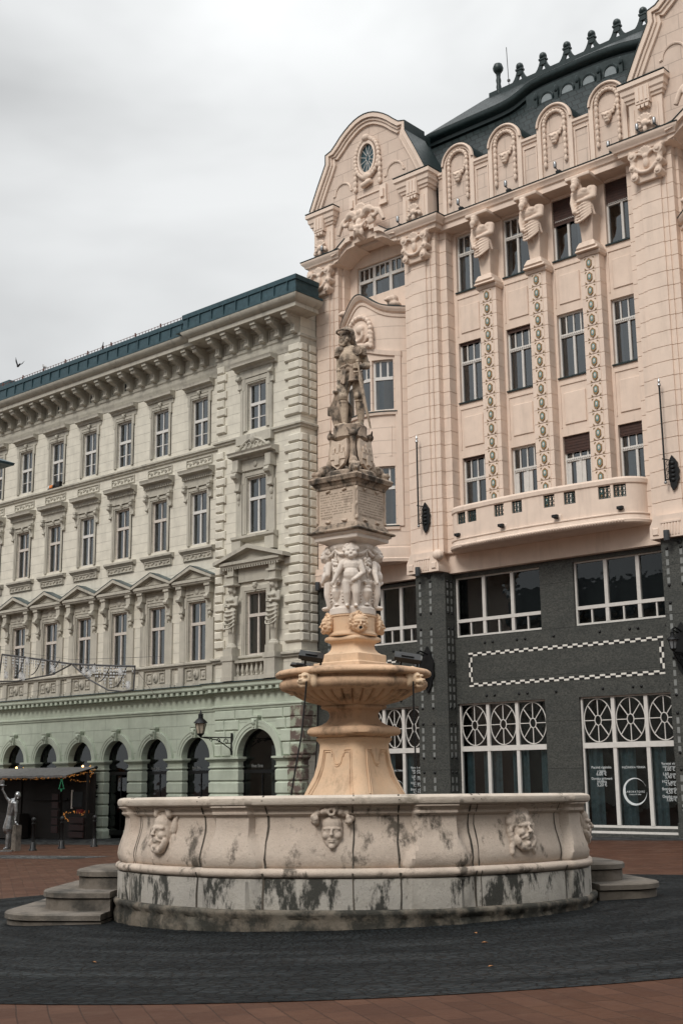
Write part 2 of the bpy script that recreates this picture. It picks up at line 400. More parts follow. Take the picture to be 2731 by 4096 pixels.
def bracket(mb, x, y, z0, z1, d, w):
    """S-scroll console"""
    h = z1-z0
    pr = [(0,z0),(-.25*d,z0+.03*h),(-.45*d,z0+.12*h),(-.38*d,z0+.3*h),(-.42*d,z0+.48*h),(-.75*d,z0+.62*h),(-d,z0+.78*h),(-.98*d,z0+.9*h),(-.9*d,z1),(0,z1)]
    mb.pyz([(y+a, b) for a, b in pr], x-w/2, x+w/2)
    mb.tube([(x-w*.62,y-.86*d,z0+.80*h),(x+w*.62,y-.86*d,z0+.80*h)], .14*h, 8)
    mb.tube([(x-w*.6,y-.33*d,z0+.12*h),(x+w*.6,y-.33*d,z0+.12*h)], .09*h, 7)

# ------------------------------------------------------------------ the cream and mint corner building
YG, YB = 25.9, 25.55
G = thing('corner_building', 'cream palace with mint green arcaded ground floor beside the pink palace', 'building', (-40, 26.5, gz(-40)))
XC = [-32.79-3.07*i for i in range(8)]; XL = -56.2; XB0, XB1, XBc = -31.05, -25.36, -28.27
GPC = [(XL,YG),(XB0,YG),(XB0,YB),(XB1-.36,YB),(XB1-.36,26.05)]
GP = [(XL,YG),(XB0,YG),(XB0,YB),(XB1,YB),(XB1,27.4)]
mb = MB()
H = []
for x in XC: H += [(x-.62,x+.62,18.6,21.15), (x-.62,x+.62,13.5,16.22), (x-.64,x+.64,7.62,10.6)]
wall(mb, XL, XB0, 6.4, 24.3, YG, H, .30)
wall(mb, XB0, XB1, 6.4, 24.3, YB, [(XBc-.64,XBc+.64,18.6,20.97),(XBc-.66,XBc+.66,13.45,16.2),(XBc-.68,XBc+.68,7.62,10.6)], .30)
mb.add([(XB0,YG,-1.3),(XB0,YB,-1.3),(XB0,YB,24.3),(XB0,YG,24.3)], [(0,1,2,3)])
mb.add([(XB1,YB,-.9),(XB1,40,-.9),(XB1,40,24.3),(XB1,YB,24.3)], [(0,1,2,3)])
mb.add([(XL,YG,-1.6),(XL,40,-1.6),(XL,40,24.3),(XL,YG,24.3)], [(3,2,1,0)])
mb.add([(XL,40,-1.6),(XB1,40,-1.6),(XB1,40,24.3),(XL,40,24.3)], [(3,2,1,0)])
obj('wall', mb, M['cream_wall'], G)
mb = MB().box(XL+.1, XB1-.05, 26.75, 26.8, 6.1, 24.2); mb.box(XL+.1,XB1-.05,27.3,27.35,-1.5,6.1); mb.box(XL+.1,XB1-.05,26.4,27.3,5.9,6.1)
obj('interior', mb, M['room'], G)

# cornice, string courses
mb = MB()
mb.mould([(0,22.4),(.06,22.42),(.06,22.56),(.12,22.62),(.12,22.74),(0,22.78)], GP)
mb.mould([(0,23.42),(.25,23.46),(.25,23.62),(1.02,23.64),(1.1,23.66),(1.1,23.86),(1.18,23.9),(1.32,24.02),(1.4,24.14),(1.4,24.2),(0,24.24)], GPC)
obj('cornice', mb, M['orn'], G, 40)
mb = MB(); mb.mould([(0,21.98),(.03,22.0),(.05,22.2),(.10,22.26),(.10,22.4),(0,22.42)], GP)
for z, d in ((18.12,.2),(7.34,.22)):
    mb.mould([(0,z),(d*.5,z+.02),(d*.6,z+.1),(d,z+.14),(d,z+.22),(d*.85,z+.25),(0,z+.27)], GP)
obj('string_course', mb, M['orn'], G, 40)
bx = [-36.25-1.025*i for i in range(20)]; bxx = [-31.85+1.053*i for i in range(7)]
mb = MB(); bracket(mb, 0, 0, 22.7, 23.62, .92, .26); mb.box(-.17, .17, -1.0, -.05, 23.5, 23.635)
for i in range(5): mb.ell((0,-.30-.02*i,22.78+.09*i),(.10,.07,.06),6,5)
mbr = mb.mesh('cornice_bracket', M['orn'], 40)
for x, y in [(x,YG) for x in bx+[-35.2,-34.15,-33.1,-32.3]]+[(x,YB) for x in bxx[1:]]: obj('cornice_bracket', mbr, None, G, loc=(x,y,0))
mb = MB()
for q in ((-.31,.31,22.86,22.91),(-.31,.31,23.3,23.35),(-.31,-.26,22.91,23.3),(.26,.31,22.91,23.3)): mb.box(q[0],q[1],-.05,0,q[2],q[3])
mfp = mb.mesh('frieze_panel', M['orn'])
for i, x in enumerate(bx[:-1]):
    if i % 3 != 2: obj('frieze_panel', mfp, None, G, loc=(x-.51,YG,0))
for i, x in enumerate(bxx[1:-1]): obj('frieze_panel', mfp, None, G, loc=(x+.51,YB,0))
for i, x in enumerate(bx):
    if i % 3 == 2: obj('attic_vent', MB().box(x-.72, x-.3, YG-.012, YG+.05, 22.9, 23.32), M['room'], G)
obj('attic_vent', MB().box(-28.1,-27.7,YB-.012,YB+.05,22.9,23.32), M['room'], G)
# metal-clad eaves and roof
RP = [(XL,YG),(XB0-.35,YG),(XB0-.35,YB),(XB1-.34,YB),(XB1-.34,26.0)]
mb = MB()
mb.mould([(1.2,24.2),(1.42,24.2),(1.42,24.3),(1.16,24.33),(1.12,24.95),(1.18,24.97),(1.18,25.2),(.9,25.26),(.2,25.5)], RP)
xx = XL+.3
while xx < XB1+.5:
    y = YG-1.14 if xx < XB0-1.5 else YB-1.14
    if not (XB0-1.55 < xx < XB0-1.4): mb.box(xx-.02, xx+.02, y-.05, y+.03, 24.33, 24.96)
    xx += .88
mb.box(XL, XB1, YG-.3, 39.9, 25.3, 25.5)
mb.pyz([(25.6,25.5),(33,27.2),(39.9,25.5)], XL, XB1-.1)
obj('roof', mb, M['zinc'], G)
mb = MB()          # snow-guard rail along the eaves
y = YG-.75
for z in (25.42, 25.56): mb.tube([(XL,y,z),(-33.2,y,z)], .014, 4)
x = XL
while x < -33.2: mb.box(x-.012, x+.012, y-.012, y+.012, 25.2, 25.58); x += .26
x = XL
while x < -33.2: mb.box(x-.03, x+.03, y-.03, y+.03, 25.2, 25.66); x += 2.1
obj('snow_rail', mb, plain('rusty_rail', (.14,.06,.045), .7), G)
mb = MB().box(-40.44,-40.36,25.3,25.4,25.3,25.75); mb.cap((-40.4,25.35,25.75),(-40.37,25.35,25.95),.035,.02)
obj('roof_vent', mb, M['iron'], G)

def surround(x, y, z0, z1, hw, w=.2):
    m = MB()
    for s, d in ((0,.05),(.07,.085)):
        a, b = hw+s, hw+w
        m.box(x-b, x-a, y-d, y+.01, z0-.02, z1+w); m.box(x+a, x+b, y-d, y+.01, z0-.02, z1+w); m.box(x-a, x+a, y-d+.003, y+.01, z1+s, z1+w)
    m.box(x-hw-w-.06, x-hw-w+.12, y-.10, y, z1-.3, z1+w+.03); m.box(x+hw+w-.12, x+hw+w+.06, y-.10, y, z1-.3, z1+w+.03)
    return m
def hood(m, x, y, z, hw, d):
    m.mould([(0,z),(d*.35,z+.02),(d*.45,z+.12),(d*.9,z+.16),(d,z+.18),(d,z+.27),(d*1.12,z+.36),(0,z+.42)], [(x-hw,y+.02),(x-hw,y),(x+hw,y),(x+hw,y+.02)][1:3])
    return m
def keymask(m, x, y, z, s=1.):
    m.ell((x,y-.06,z), (.10*s,.10*s,.15*s), 8, 6); m.ell((x,y-.14*s,z-.02), (.035*s,.05*s,.05*s), 6, 5)
    m.ell((x-.07*s,y-.07,z+.09*s), (.07*s,.06*s,.06*s), 6, 5); m.ell((x+.07*s,y-.07,z+.09*s), (.07*s,.06*s,.06*s), 6, 5); m.ell((x,y-.05,z-.17*s), (.06*s,.05*s,.07*s), 6, 5)

sA = surround(0,0,18.6,21.15,.62); keymask(sA,0,-.06,21.42); hood(sA,0,0,21.62,1.08,.36); sA.box(-1.0,1.0,-.05,.01,21.4,21.62)
foliage_panel(sA, -.98, .98, 17.58, 18.0, -.001, 3)
sB = surround(0,0,13.5,16.22,.62); sB.box(-1.02,1.02,-.08,.01,16.55,17.0); hood(sB,0,0,17.0,1.16,.45); dentils(sB,-1.16,1.16,0,16.9,17.02,.13,.07,.2)
for s in (-1,1): bracket(sB, s*.94, -.0, 15.75, 16.5, .24, .17); sB.box(s*.94-.12,s*.94+.12,-.27,.0,16.5,16.62)
keymask(sB,0,-.05,16.42,.8); sB.box(-1.02,1.02,-.12,.0,16.5,16.56)
sB.mould([(0,13.06),(.12,13.08),(.2,13.16),(.26,13.2),(.26,13.3),(0,13.34)], [(-1.24,0),(1.24,0)]); foliage_panel(sB,-1.05,1.05,12.72,13.06,-.05,5); sB.box(-1.1,1.1,-.05,.01,12.70,13.06)
sC = surround(0,0,7.62,10.6,.64)
for s in (-1,1):
    sC.box(s*1.05-.2,s*1.05+.2,-.09,.01,7.62,9.7); bracket(sC, s*1.05, -.02, 10.0, 10.92, .36, .22); sC.box(s*1.05-.17,s*1.05+.17,-.34,.0,10.92,11.42); sC.box(s*1.05-.2,s*1.05+.2,-.40,.0,11.28,11.40)
    sC.ell((s*1.05,-.14,9.92),(.09,.1,.12),7,6); sC.cap((s*1.05,-.08,9.8),(s*1.05,-.06,9.5),.05,.02,6)
sC.box(-.86,.86,-.06,.01,10.84,11.42); sC.ell((0,-.06,11.1),(.17,.06,.17),10,6)
for a, b in ((-.78,-.26),(.26,.78)): sC.box(a,b,-.10,0,10.98,11.02); sC.box(a,b,-.10,0,11.2,11.24)
# pediment
sC.mould([(0,11.4),(.42,11.42),(.46,11.5),(.5,11.52),(.5,11.66),(0,11.68)], [(-1.42,0),(1.42,0)])
sC.pxz([(-1.36,11.68),(1.36,11.68),(0,12.1)], -.30, .01)
for s in (-1,1):
    a = [(s*1.55,11.60),(s*1.55,11.74),(0,12.34),(0,12.16)]
    sC.pxz(a if s < 0 else a[::-1], -.56, .01)
    b = [(s*1.2,11.70),(s*1.2,11.77),(0,12.18),(0,12.10)]
    sC.pxz(b if s < 0 else b[::-1], -.40, .0)
    c = [(s*.78,11.74),(s*.66,11.74),(0,12.0),(0,12.05)]; sC.pxz(c if s > 0 else c[::-1], -.335, -.29)
sC.box(-.72,.72,-.335,-.29,11.735,11.765)
zincap = MB()
for s in (-1,1):
    a = [(s*1.56,11.745),(s*1.56,11.765),(0,12.365),(0,12.345)]; zincap.pxz(a if s < 0 else a[::-1], -.58, .01)
# parapet under the first-floor windows
par = MB(); par.box(-1.4,1.4,-.02,.01,6.4,7.34)
for s in (-1,1): par.box(s*1.05-.2,s*1.05+.2,-.14,.0,6.4,7.34); par.box(s*1.05-.24,s*1.05+.24,-.2,.0,6.4,6.62)
par.box(-1.5,1.5,-.1,.0,6.4,6.56); par.ell((0,-.05,6.98),(.2,.1,.26),10,7); par.ell((0,-.13,7.0),(.1,.09,.14),8,6)
for a, b in ((-.72,-.28),(.28,.72)):
    for q in ((a,b,6.72,6.76),(a,b,7.2,7.24),(a,a+.04,6.76,7.2),(b-.04,b,6.76,7.2)): par.box(q[0],q[1],-.08,0,q[2],q[3])
    par.ell(((a+b)/2,-.03,6.98),(.14,.05,.16),7,5); par.ell(((a+b)/2+.07,-.04,7.06),(.07,.05,.07),6,5)
mA, mB_, mC, mZ, mP = sA.mesh('window_surround_upper', M['orn'], 35), sB.mesh('window_surround_middle', M['orn'], 35), sC.mesh('window_surround_lower', M['orn'], 35), zincap.mesh('pediment_flashing', M['zinc']), par.mesh('parapet_panel', M['orn'], 35)
for i, x in enumerate(XC):
    for me in (mA, mB_, mC): obj('window_surround', me, None, G, loc=(x,YG,0))
    obj('pediment_flashing', mZ, None, G, loc=(x,YG,0)); obj('parapet_panel', mP, None, G, loc=(x,YG,0))
    casement(G, x, YG+.22, 18.6, 21.15, .62, .55, 1, 1, (.48,), 'white', seed=i)
    casement(G, x, YG+.22, 13.5, 16.22, .62, .62, 1, 1, (), 'offwhite' if i % 3 else 'white', seed=i+20)
    casement(G, x, YG+.22, 7.62, 10.6, .64, .63, 1, 1, (), 'offwhite', seed=i+40)
# flower pots on one sill of the top row
pot = MB(); x = XC[4]
for i, (dx, c) in enumerate(((-.55,0),(-.42,1),(-.3,1),(-.1,2),(.1,2))):
    pot.ell((x+dx,YG-.1,18.5), (.1,.1,.13), 7, 5, mi=c)
pot.box(x+.2,x+.55,YG-.2,YG,18.4,18.7,2); pot.box(x-.6,x+.55,YG-.19,YG-.02,18.385,18.41,2)
o = single('window_box', pot, [M['white'],M['orange'],M['iron']], 'row of orange and white pots on a top floor window sill of the cream building', 'flower pots', (x,YG-.1,18.385))

# projecting end bay
mb = surround(XBc,YB,18.6,20.97,.64,.26); mb.box(XBc-1.15,XBc+1.15,YB-.1,YB+.01,21.28,21.7); hood(mb,XBc,YB,21.66,1.42,.5); mb.box(XBc-1.1,XBc-.92,YB-.09,YB,18.4,21.2); mb.box(XBc+.92,XBc+1.1,YB-.09,YB,18.4,21.2)
for s in (-1,1): bracket(mb,XBc+s*1.12,YB,20.7,21.4,.26,.2)
mb.box(XBc-1.2,XBc+1.2,YB-.28,YB+.01,17.85,18.3)
obj('window_surround', mb, M['orn'], G, 35)
mb = surround(XBc,YB,13.45,16.2,.66,.24)
for s in (-1,1):
    mb.box(XBc+s*1.12-.2,XBc+s*1.12+.2,YB-.12,YB,13.2,15.9); bracket(mb,XBc+s*1.12,YB-.1,15.5,16.5,.36,.26); mb.box(XBc+s*1.12-.22,XBc+s*1.12+.22,YB-.46,YB,16.5,16.62)
    mb.box(XBc+s*1.12-.19,XBc+s*1.12+.19,YB-.4,YB,16.62,17.1); mb.ell((XBc+s*1.12,YB-.14,15.3),(.12,.12,.2),7,6); mb.ell((XBc+s*1.12,YB-.12,15.02),(.07,.07,.14),7,6)
    mb.box(XBc+s*1.12-.3,XBc+s*1.12+.3,YB-.3,YB,12.5,13.1)
mb.box(XBc-.95,XBc+.95,YB-.1,YB,16.55,17.1); mb.ell((XBc,YB-.12,16.82),(.14,.06,.16),9,6)
hood(mb,XBc,YB,17.08,1.5,.56)
mb.mould([(0,13.05),(.2,13.08),(.34,13.2),(.34,13.32),(0,13.36)],[(XBc-1.46,YB),(XBc+1.46,YB)])
# carved crest on the hood
pts = [(XBc+1.05*math.sin(t),YB-.3,17.5+.55*math.cos(t)**2) for t in [(-1.45+2.9*i/14) for i in range(15)]]
mb.tube(pts, .065, 6); mb.ell((XBc,YB-.3,18.05),(.2,.1,.26),8,6)
for s in (-1,1):
    mb.ell((XBc+s*1.05,YB-.3,17.6),(.13,.1,.12),7,5)
    for q in (.25,.55): mb.tube([(XBc+s*(q+.15*math.cos(t)),YB-.3,17.72+.15*math.sin(t)) for t in [i*.8 for i in range(8)]], .045, 5)
mb.pxz([(XBc-1.05,17.49),(XBc+1.05,17.49),(XBc+.5,17.85),(XBc,17.98),(XBc-.5,17.85)], YB-.28, YB)
obj('window_surround', mb, M['orn'], G, 35)
mb = surround(XBc,YB,7.62,10.6,.68,.26); keymask(mb,XBc,YB-.06,10.86,1.1)
for s in (-1,1):
    cx = XBc+s*1.4
    mb.box(cx-.3,cx+.3,YB-.45,YB,10.98,11.12); mb.box(cx-.24,cx+.24,YB-.4,YB,11.12,11.45); mb.box(cx-.3,cx+.3,YB-.48,YB,11.4,11.5); mb.box(cx-.2,cx+.2,YB-.38,YB,11.5,11.8)
    mb.box(cx-.34,cx+.34,YB-.56,YB+.0,6.45,7.36); mb.box(cx-.4,cx+.4,YB-.6,YB,7.36,7.6); mb.box(cx-.38,cx+.38,YB-.6,YB,6.42,6.62)
mb.box(XBc-1.1,XBc+1.1,YB-.14,YB,11.1,11.8)
mb.mould([(0,11.8),(.46,11.82),(.5,11.92),(.56,11.94),(.56,12.08),(0,12.1)], [(XBc-2.0,YB),(XBc+2.0,YB)])
dentils(mb, XBc-1.9, XBc+1.9, YB-.4, 11.72, 11.82, .16, .08, .06)
for s in (-1,1):
    a = [(XBc+s*2.35,11.98),(XBc+s*2.35,12.16),(XBc,12.82),(XBc,12.62)]; mb.pxz(a if s < 0 else a[::-1], YB-.66, YB+.01)
mb.pxz([(XBc-1.9,12.1),(XBc+1.9,12.1),(XBc,12.62)], YB-.3, YB)
obj('window_surround', mb, M['orn'], G, 35)
mb = MB()
mb.lathe([(.055,6.62),(.075,6.64),(.075,6.68),(.045,6.72),(.085,6.84),(.09,6.9),(.05,7.08),(.04,7.14),(.07,7.18),(.07,7.24)], 10)
bal = mb.mesh('baluster', M['orn'], 50)
for i in range(7): obj('baluster', bal, None, G, loc=(XBc-.92+.307*i, YB-.28, 0))
mb = MB().box(XBc-1.06,XBc+1.06,YB-.42,YB-.12,7.24,7.36); mb.box(XBc-1.06,XBc+1.06,YB-.44,YB-.1,6.42,6.62); mb.box(XBc-1.06,XBc+1.06,YB-.02,YB,6.5,7.34)
obj('balustrade_rail', mb, M['orn'], G)
casement(G, XBc, YB+.22, 18.6, 20.97, .64, .55, 1, 1, (.48,), seed=71); casement(G, XBc, YB+.22, 13.45, 16.2, .66, .62, 1, 1, (), 'white', seed=72); casement(G, XBc, YB+.22, 7.62, 10.6, .68, .63, 1, 1, (), 'offwhite', seed=73)
# quoins at both edges of the bay, and round the corner
mb = MB(); ml = MB(); p = .4475; i = 0; z = 22.3-p
while z > 7.62:
    if not (17.95 < z+p/2 < 18.5):
        w = .98 if i % 2 else .72
        mb.cbox(XB1-w, XB1+.06, YB-.14, YB+.02, z+.05, z+p, .06); ml.cbox(XB0-.02, XB0+(.66 if i % 2 else .5), YB-.14, YB+.02, z+.05, z+p, .06)
        s0 = len(mb.v); w = .52 if i % 2 else .46          # return side: same block turned to face +X
        mb.cbox(0, w, 0, .16, z+.05, z+p, .06); mb.fn(lambda x,y,q: (XB1+.14-y, YB-.08+x, q), s0)
        s0 = len(mb.v); mb.cbox(0, .5, 0, .16, z+.05, z+p, .06); mb.fn(lambda x,y,q: (XB1+.14-y, YB+.52+x, q), s0)
    z -= p; i += 1
obj('quoin', mb, M['cream'], G); obj('quoin', ml, M['cream'], G)

# caryatids either side of the first-floor bay window
def draped_woman():
    b = MB()
    b.lathe([(.0,0),(.22,0),(.22,.10),(.17,.14),(.17,.2),(.12,.24),(.13,.5),(.16,1.1),(.17,1.4)], 10)
    b.cap((0,0,1.3),(0,0,1.75),.19,.2); b.ell((0,-.02,1.72),(.24,.18,.26)); b.ell((0,0,2.0),(.17,.13,.2)); b.ell((0,-.02,2.25),(.22,.15,.22)); b.ell((-.09,-.14,2.25),(.09,.09,.09)); b.ell((.09,-.14,2.25),(.09,.09,.09))
    b.cap((0,0,2.42),(0,-.02,2.62),.075,.07); b.ell((0,-.05,2.74),(.115,.13,.16)); b.ell((0,.0,2.80),(.15,.15,.13)); b.ell((0,-.18,2.72),(.025,.03,.035))
    for s in (-1,1):
        b.cap((s*.24,0,2.38),(s*.27,-.05,2.02),.085,.075); b.cap((s*.27,-.05,2.02),(-s*.05,-.24,2.0+.05*s),.07,.05); b.ell((s*.12,.02,2.68),(.06,.06,.14))
    for i in range(5):     # drapery swags and hanging folds
        zz = 1.78-.17*i
        b.tube([(.26*math.sin(t),-.02-.2*math.cos(t)-.02*i,zz-.16*math.cos(t*1.2)*(.5+.2*i)) for t in [-1.4+2.8*j/8 for j in range(9)]], .04, 6)
    for sx, zb in ((-.2,1.0),(-.13,1.12),(.2,.72),(.13,.86),(.05,1.0)): b.cap((sx,-.13,1.75),(sx*1.1,-.16,zb),.05,.035)
    b.box(-.26,.26,-.24,.2,2.92,3.02); b.lathe([(.12,2.85),(.2,2.92)],10)
    return b
cm = fused(draped_woman(), .022, 'caryatid', M['orn'], 2)
for s in (-1,1): obj('caryatid', cm, None, G, loc=(XBc+s*1.4, YB-.26, 7.6+.35)).scale = (1.32,1.2,1.02)
for s in (-1,1): obj('caryatid_base', MB().box(XBc+s*1.4-.3,XBc+s*1.4+.3,YB-.54,YB,7.6,7.95), M['orn'], G)

# ground floor: arcade
SP, RA = 2.92, 1.03
def arch_cell(mb, x0, x1, cx, r, sp, z0, z1, Y, dep, n=16):
    """front of one bay with a round-headed opening"""
    mb.add([(x0,Y,z0),(cx-r,Y,z0),(cx-r,Y,sp),(x0,Y,sp)], [(0,1,2,3)]); mb.add([(cx+r,Y,z0),(x1,Y,z0),(x1,Y,sp),(cx+r,Y,sp)], [(0,1,2,3)])
    mb.add([(x0,Y,sp),(cx-r,Y,sp),(cx-r,Y,z1),(x0,Y,z1)], [(0,1,2,3)]); mb.add([(cx+r,Y,sp),(x1,Y,sp),(x1,Y,z1),(cx+r,Y,z1)], [(0,1,2,3)])
    a = [(cx-r*math.cos(PI*i/n), sp+r*math.sin(PI*i/n)) for i in range(n+1)]
    for (xa,za),(xb,zb) in zip(a, a[1:]):
        mb.add([(xa,Y,za),(xb,Y,zb),(xb,Y,z1),(xa,Y,z1)], [(0,1,2,3)]); mb.add([(xa,Y,za),(xb,Y,zb),(xb,Y+dep,zb),(xa,Y+dep,za)], [(3,2,1,0)])
    for s in (-1,1): mb.add([(cx+s*r,Y,z0),(cx+s*r,Y+dep,z0),(cx+s*r,Y+dep,sp),(cx+s*r,Y,sp)], [(0,1,2,3)])
def archivolt(mb, cx, sp, r0, r1, Y, d, n=20):
    for a, b, dd in ((r0,r0+.12,d*.6),(r0+.12,r1-.1,d*.85),(r1-.1,r1,d)):
        vs = []
        for i in range(n+1):
            t = PI*i/n; c, s = -math.cos(t), math.sin(t)
            vs += [(cx+a*c,Y-dd,sp+a*s),(cx+b*c,Y-dd,sp+b*s),(cx+b*c,Y+.01,sp+b*s),(cx+a*c,Y+.01,sp+a*s)]
        mb.add(vs, [(4*i+j,4*i+(j+1)%4,4*i+4+(j+1)%4,4*i+4+j) for i in range(n) for j in range(4)])
XA = [x+.06 for x in XC]
edges = [XB0]+[(a+b)/2 for a, b in zip(XA, XA[1:])]+[XL]
mb = MB()
for i, x in enumerate(XA): arch_cell(mb, edges[i+1], edges[i], x, RA, SP, -1.6, 5.3, YG, .45)
arch_cell(mb, XB0, XB1, -28.17, 1.28, SP, -1.4, 5.3, YB, .45)
obj('ground_floor_wall', mb, M['mint_wall'], G)
mb = MB(); mb.mould([(0,5.1),(.05,5.12),(.07,5.2),(.12,5.24),(.12,5.3),(.02,5.34),(.02,5.84),(.06,5.88),(.06,5.94),(.28,5.96),(.28,6.1),(.42,6.12),(.46,6.18),(.46,6.3),(.52,6.36),(0,6.38)], GP)
dentils(mb, XL, XB0-.3, YG-.06, 5.95, 6.1, .43, .2, .36); dentils(mb, XB0-.2, XB1, YB-.06, 5.95, 6.1, .43, .2, .36)
obj('shop_cornice', mb, M['mint'], G, 30)
mb = MB(); mb.mould([(.0,6.385),(.54,6.37),(.54,6.40),(0,6.44)], GP); obj('cornice_flashing', mb, M['zinc'], G)
av = MB(); archivolt(av, 0, SP, RA, 1.38, 0, .14)
key = MB(); key.pxz([(-.12,SP+.98),(.12,SP+.98),(.2,SP+1.5),(-.2,SP+1.5)], -.24, 0); key.box(-.26,.26,-.28,0,SP+1.5,SP+1.58); keymask(key,0,-.2,SP+1.28,1.1)
mav, mkey = av.mesh('archivolt', M['mint'], 30), key.mesh('keystone', M['mint'], 35)
for x in XA: obj('archivolt', mav, None, G, loc=(x,YG,0)); obj('keystone', mkey, None, G, loc=(x,YG,0))
av = MB(); archivolt(av, -28.17, SP, 1.28, 1.66, YB, .14, 26); obj('archivolt', av, M['mint'], G, 30); obj('keystone', mkey, None, G, loc=(-28.17,YB,.28))
CAPP = [(.04,2.42),(.09,2.44),(.09,2.5),(.04,2.52),(.04,2.7),(.09,2.74),(.16,2.82),(.2,2.84),(.2,2.93),(0,2.94)]
def pier(xa, xb, Y, zb, name='pier', mat='mint'):
    m = MB(); m.mould(CAPP, [(xa+.0,Y+.4),(xa,Y),(xb,Y),(xb,Y+.4)])
    z = 2.36; i = 0
    while z-.56 > zb+.3:
        m.mould([(-.02,z-.53),(.02,z-.53),(.07,z-.48),(.07,z-.06),(.02,z),(-.02,z)], [(xa,Y+.4),(xa,Y),(xb,Y),(xb,Y+.4)]); z -= .57
    m.mould([(0,zb-.2),(.16,zb-.2),(.16,zb+.34),(.07,zb+.46),(0,zb+.5)], [(xa,Y+.4),(xa,Y),(xb,Y),(xb,Y+.4)])
    m.box(xa+.01,xb-.01,Y+.01,Y+.44,zb-.2,2.4)
    return obj(name, m, M[mat], G, 25)
for a, b in zip(XA, XA[1:]): pier(b+RA, a-RA, YG, gz(a))
pier(XA[0]+RA, XB0+.0, YG, gz(-31)); pier(XB0, -28.17-1.28, YB, gz(-30)); pier(-28.17+1.28, -26.15, YB, gz(-26)); pier(-26.1, XB1, YB-.02, gz(-26), 'peeling_corner', 'peel')
# ashlar blocks of the bay wall
mb = MB()
for r, (za, zb) in enumerate(((2.96,3.52),(3.56,4.12),(4.16,4.62),(4.66,5.08))):
    dx = 1.66 if r == 0 else (1.5 if r == 1 else (1.2 if r == 2 else 0))
    for s, e in ((-1,XB0),(1,XB1)):
        a = -28.17+s*max(dx,.3); lo, hi = min(a,e), max(a,e); mid = lo+(hi-lo)*(.55 if r % 2 else .4)
        if hi-lo > .8: mb.cbox(lo+.02,mid-.02,YB-.07,YB,za,zb,.04); mb.cbox(mid+.02,hi-.02,YB-.07,YB,za,zb,.04)
        else: mb.cbox(lo+.02,hi-.02,YB-.07,YB,za,zb,.04)
obj('ashlar_block', mb, M['mint'], G)
mb = MB()
for za in (2.96,3.56,4.16,4.66): mb.cbox(-26.05,XB1+.06,YB-.085,YB+.0,za,za+.5,.05); s0 = len(mb.v); mb.cbox(0,1.0,0,.1,za,za+.5,.05); mb.fn(lambda x,y,q: (XB1+.085-y,YB-.05+x,q), s0)
obj('peeling_corner', mb, M['peel'], G)
# shopfront glazing in the arches
def shopglass(x, Y, r, zb, nm='shop_window'):
    f = MB(); n = 18
    for a, b in ((r-.09,r+.0),):
        vs = []
        for i in range(n+1):
            t = PI*i/n; c, s = -math.cos(t), math.sin(t); vs += [(x+a*c,Y-.06,SP+a*s),(x+b*c,Y-.06,SP+b*s),(x+b*c,Y+.04,SP+b*s),(x+a*c,Y+.04,SP+a*s)]
        f.add(vs, [(4*i+j,4*i+(j+1)%4,4*i+4+(j+1)%4,4*i+4+j) for i in range(n) for j in range(4)])
    f.box(x-r,x-r+.09,Y-.06,Y+.04,zb,SP); f.box(x+r-.09,x+r,Y-.06,Y+.04,zb,SP); f.box(x-r+.09,x+r-.09,Y-.07,Y+.04,2.18,2.34); f.box(x-r+.09,x+r-.09,Y-.06,Y+.04,zb,zb+.25)
    f.box(x-.03,x+.03,Y-.05,Y+.03,zb+.25,2.18)
    w = obj(nm, f, M['iron'], G)
    g = MB(); pts = ([(x-r+.04,zb)]+[(x-(r-.04)*math.cos(PI*i/n),SP+(r-.04)*math.sin(PI*i/n)) for i in range(n+1)]+[(x+r-.04,zb)])[::-1]
    g.add([(a,Y-.02,b) for a, b in pts], [tuple(range(len(pts)))]); obj('pane', g, M['dkglass'], w)
    s = MB(); s.box(x+r*.05,x+r-.1,Y+.5,Y+.52,zb+.2,SP+r*.4); obj('screen', s, M['greyglass'], w)
    return w
for i, x in enumerate(XA):
    w = shopglass(x, YG+.36, RA, gz(x)+.15)
    if i in (0,1): obj('lettering', letters('fine line', .2, M['tile_g']), None, w, loc=(x-.35,YG+.32,2.42))
w = shopglass(-28.17, YB+.36, 1.28, gz(-28)+.15); obj('lettering', letters('fine line', .24, M['tile_g']), None, w, loc=(-28.5,YB+.32,2.44))
mb = MB()
for i, z in enumerate((1.62,1.5,1.05)): mb.box(-40.62,-40.5+.1*(i%2),YG-.09,YG-.07,z,z+.09); mb.box(-40.42,-40.3,YG-.09,YG-.07,z,z+.09)
obj('number_plate', mb, M['iron'], G)
# ------------------------------------------------------------------ the pink palace
P = thing('pink_palace', 'salmon pink palace with curved gables and dark granite shop floors', 'building', (-13, 28, gz(-13)))
Y0, Y1, YW = 26.6, 27.05, 27.57
PA, PB, PC, PD = -24.85, -18.98, -7.36, -1.5
CW = [-16.865+2.54*i for i in range(4)]; CS = [-15.575+2.54*i for i in range(3)]
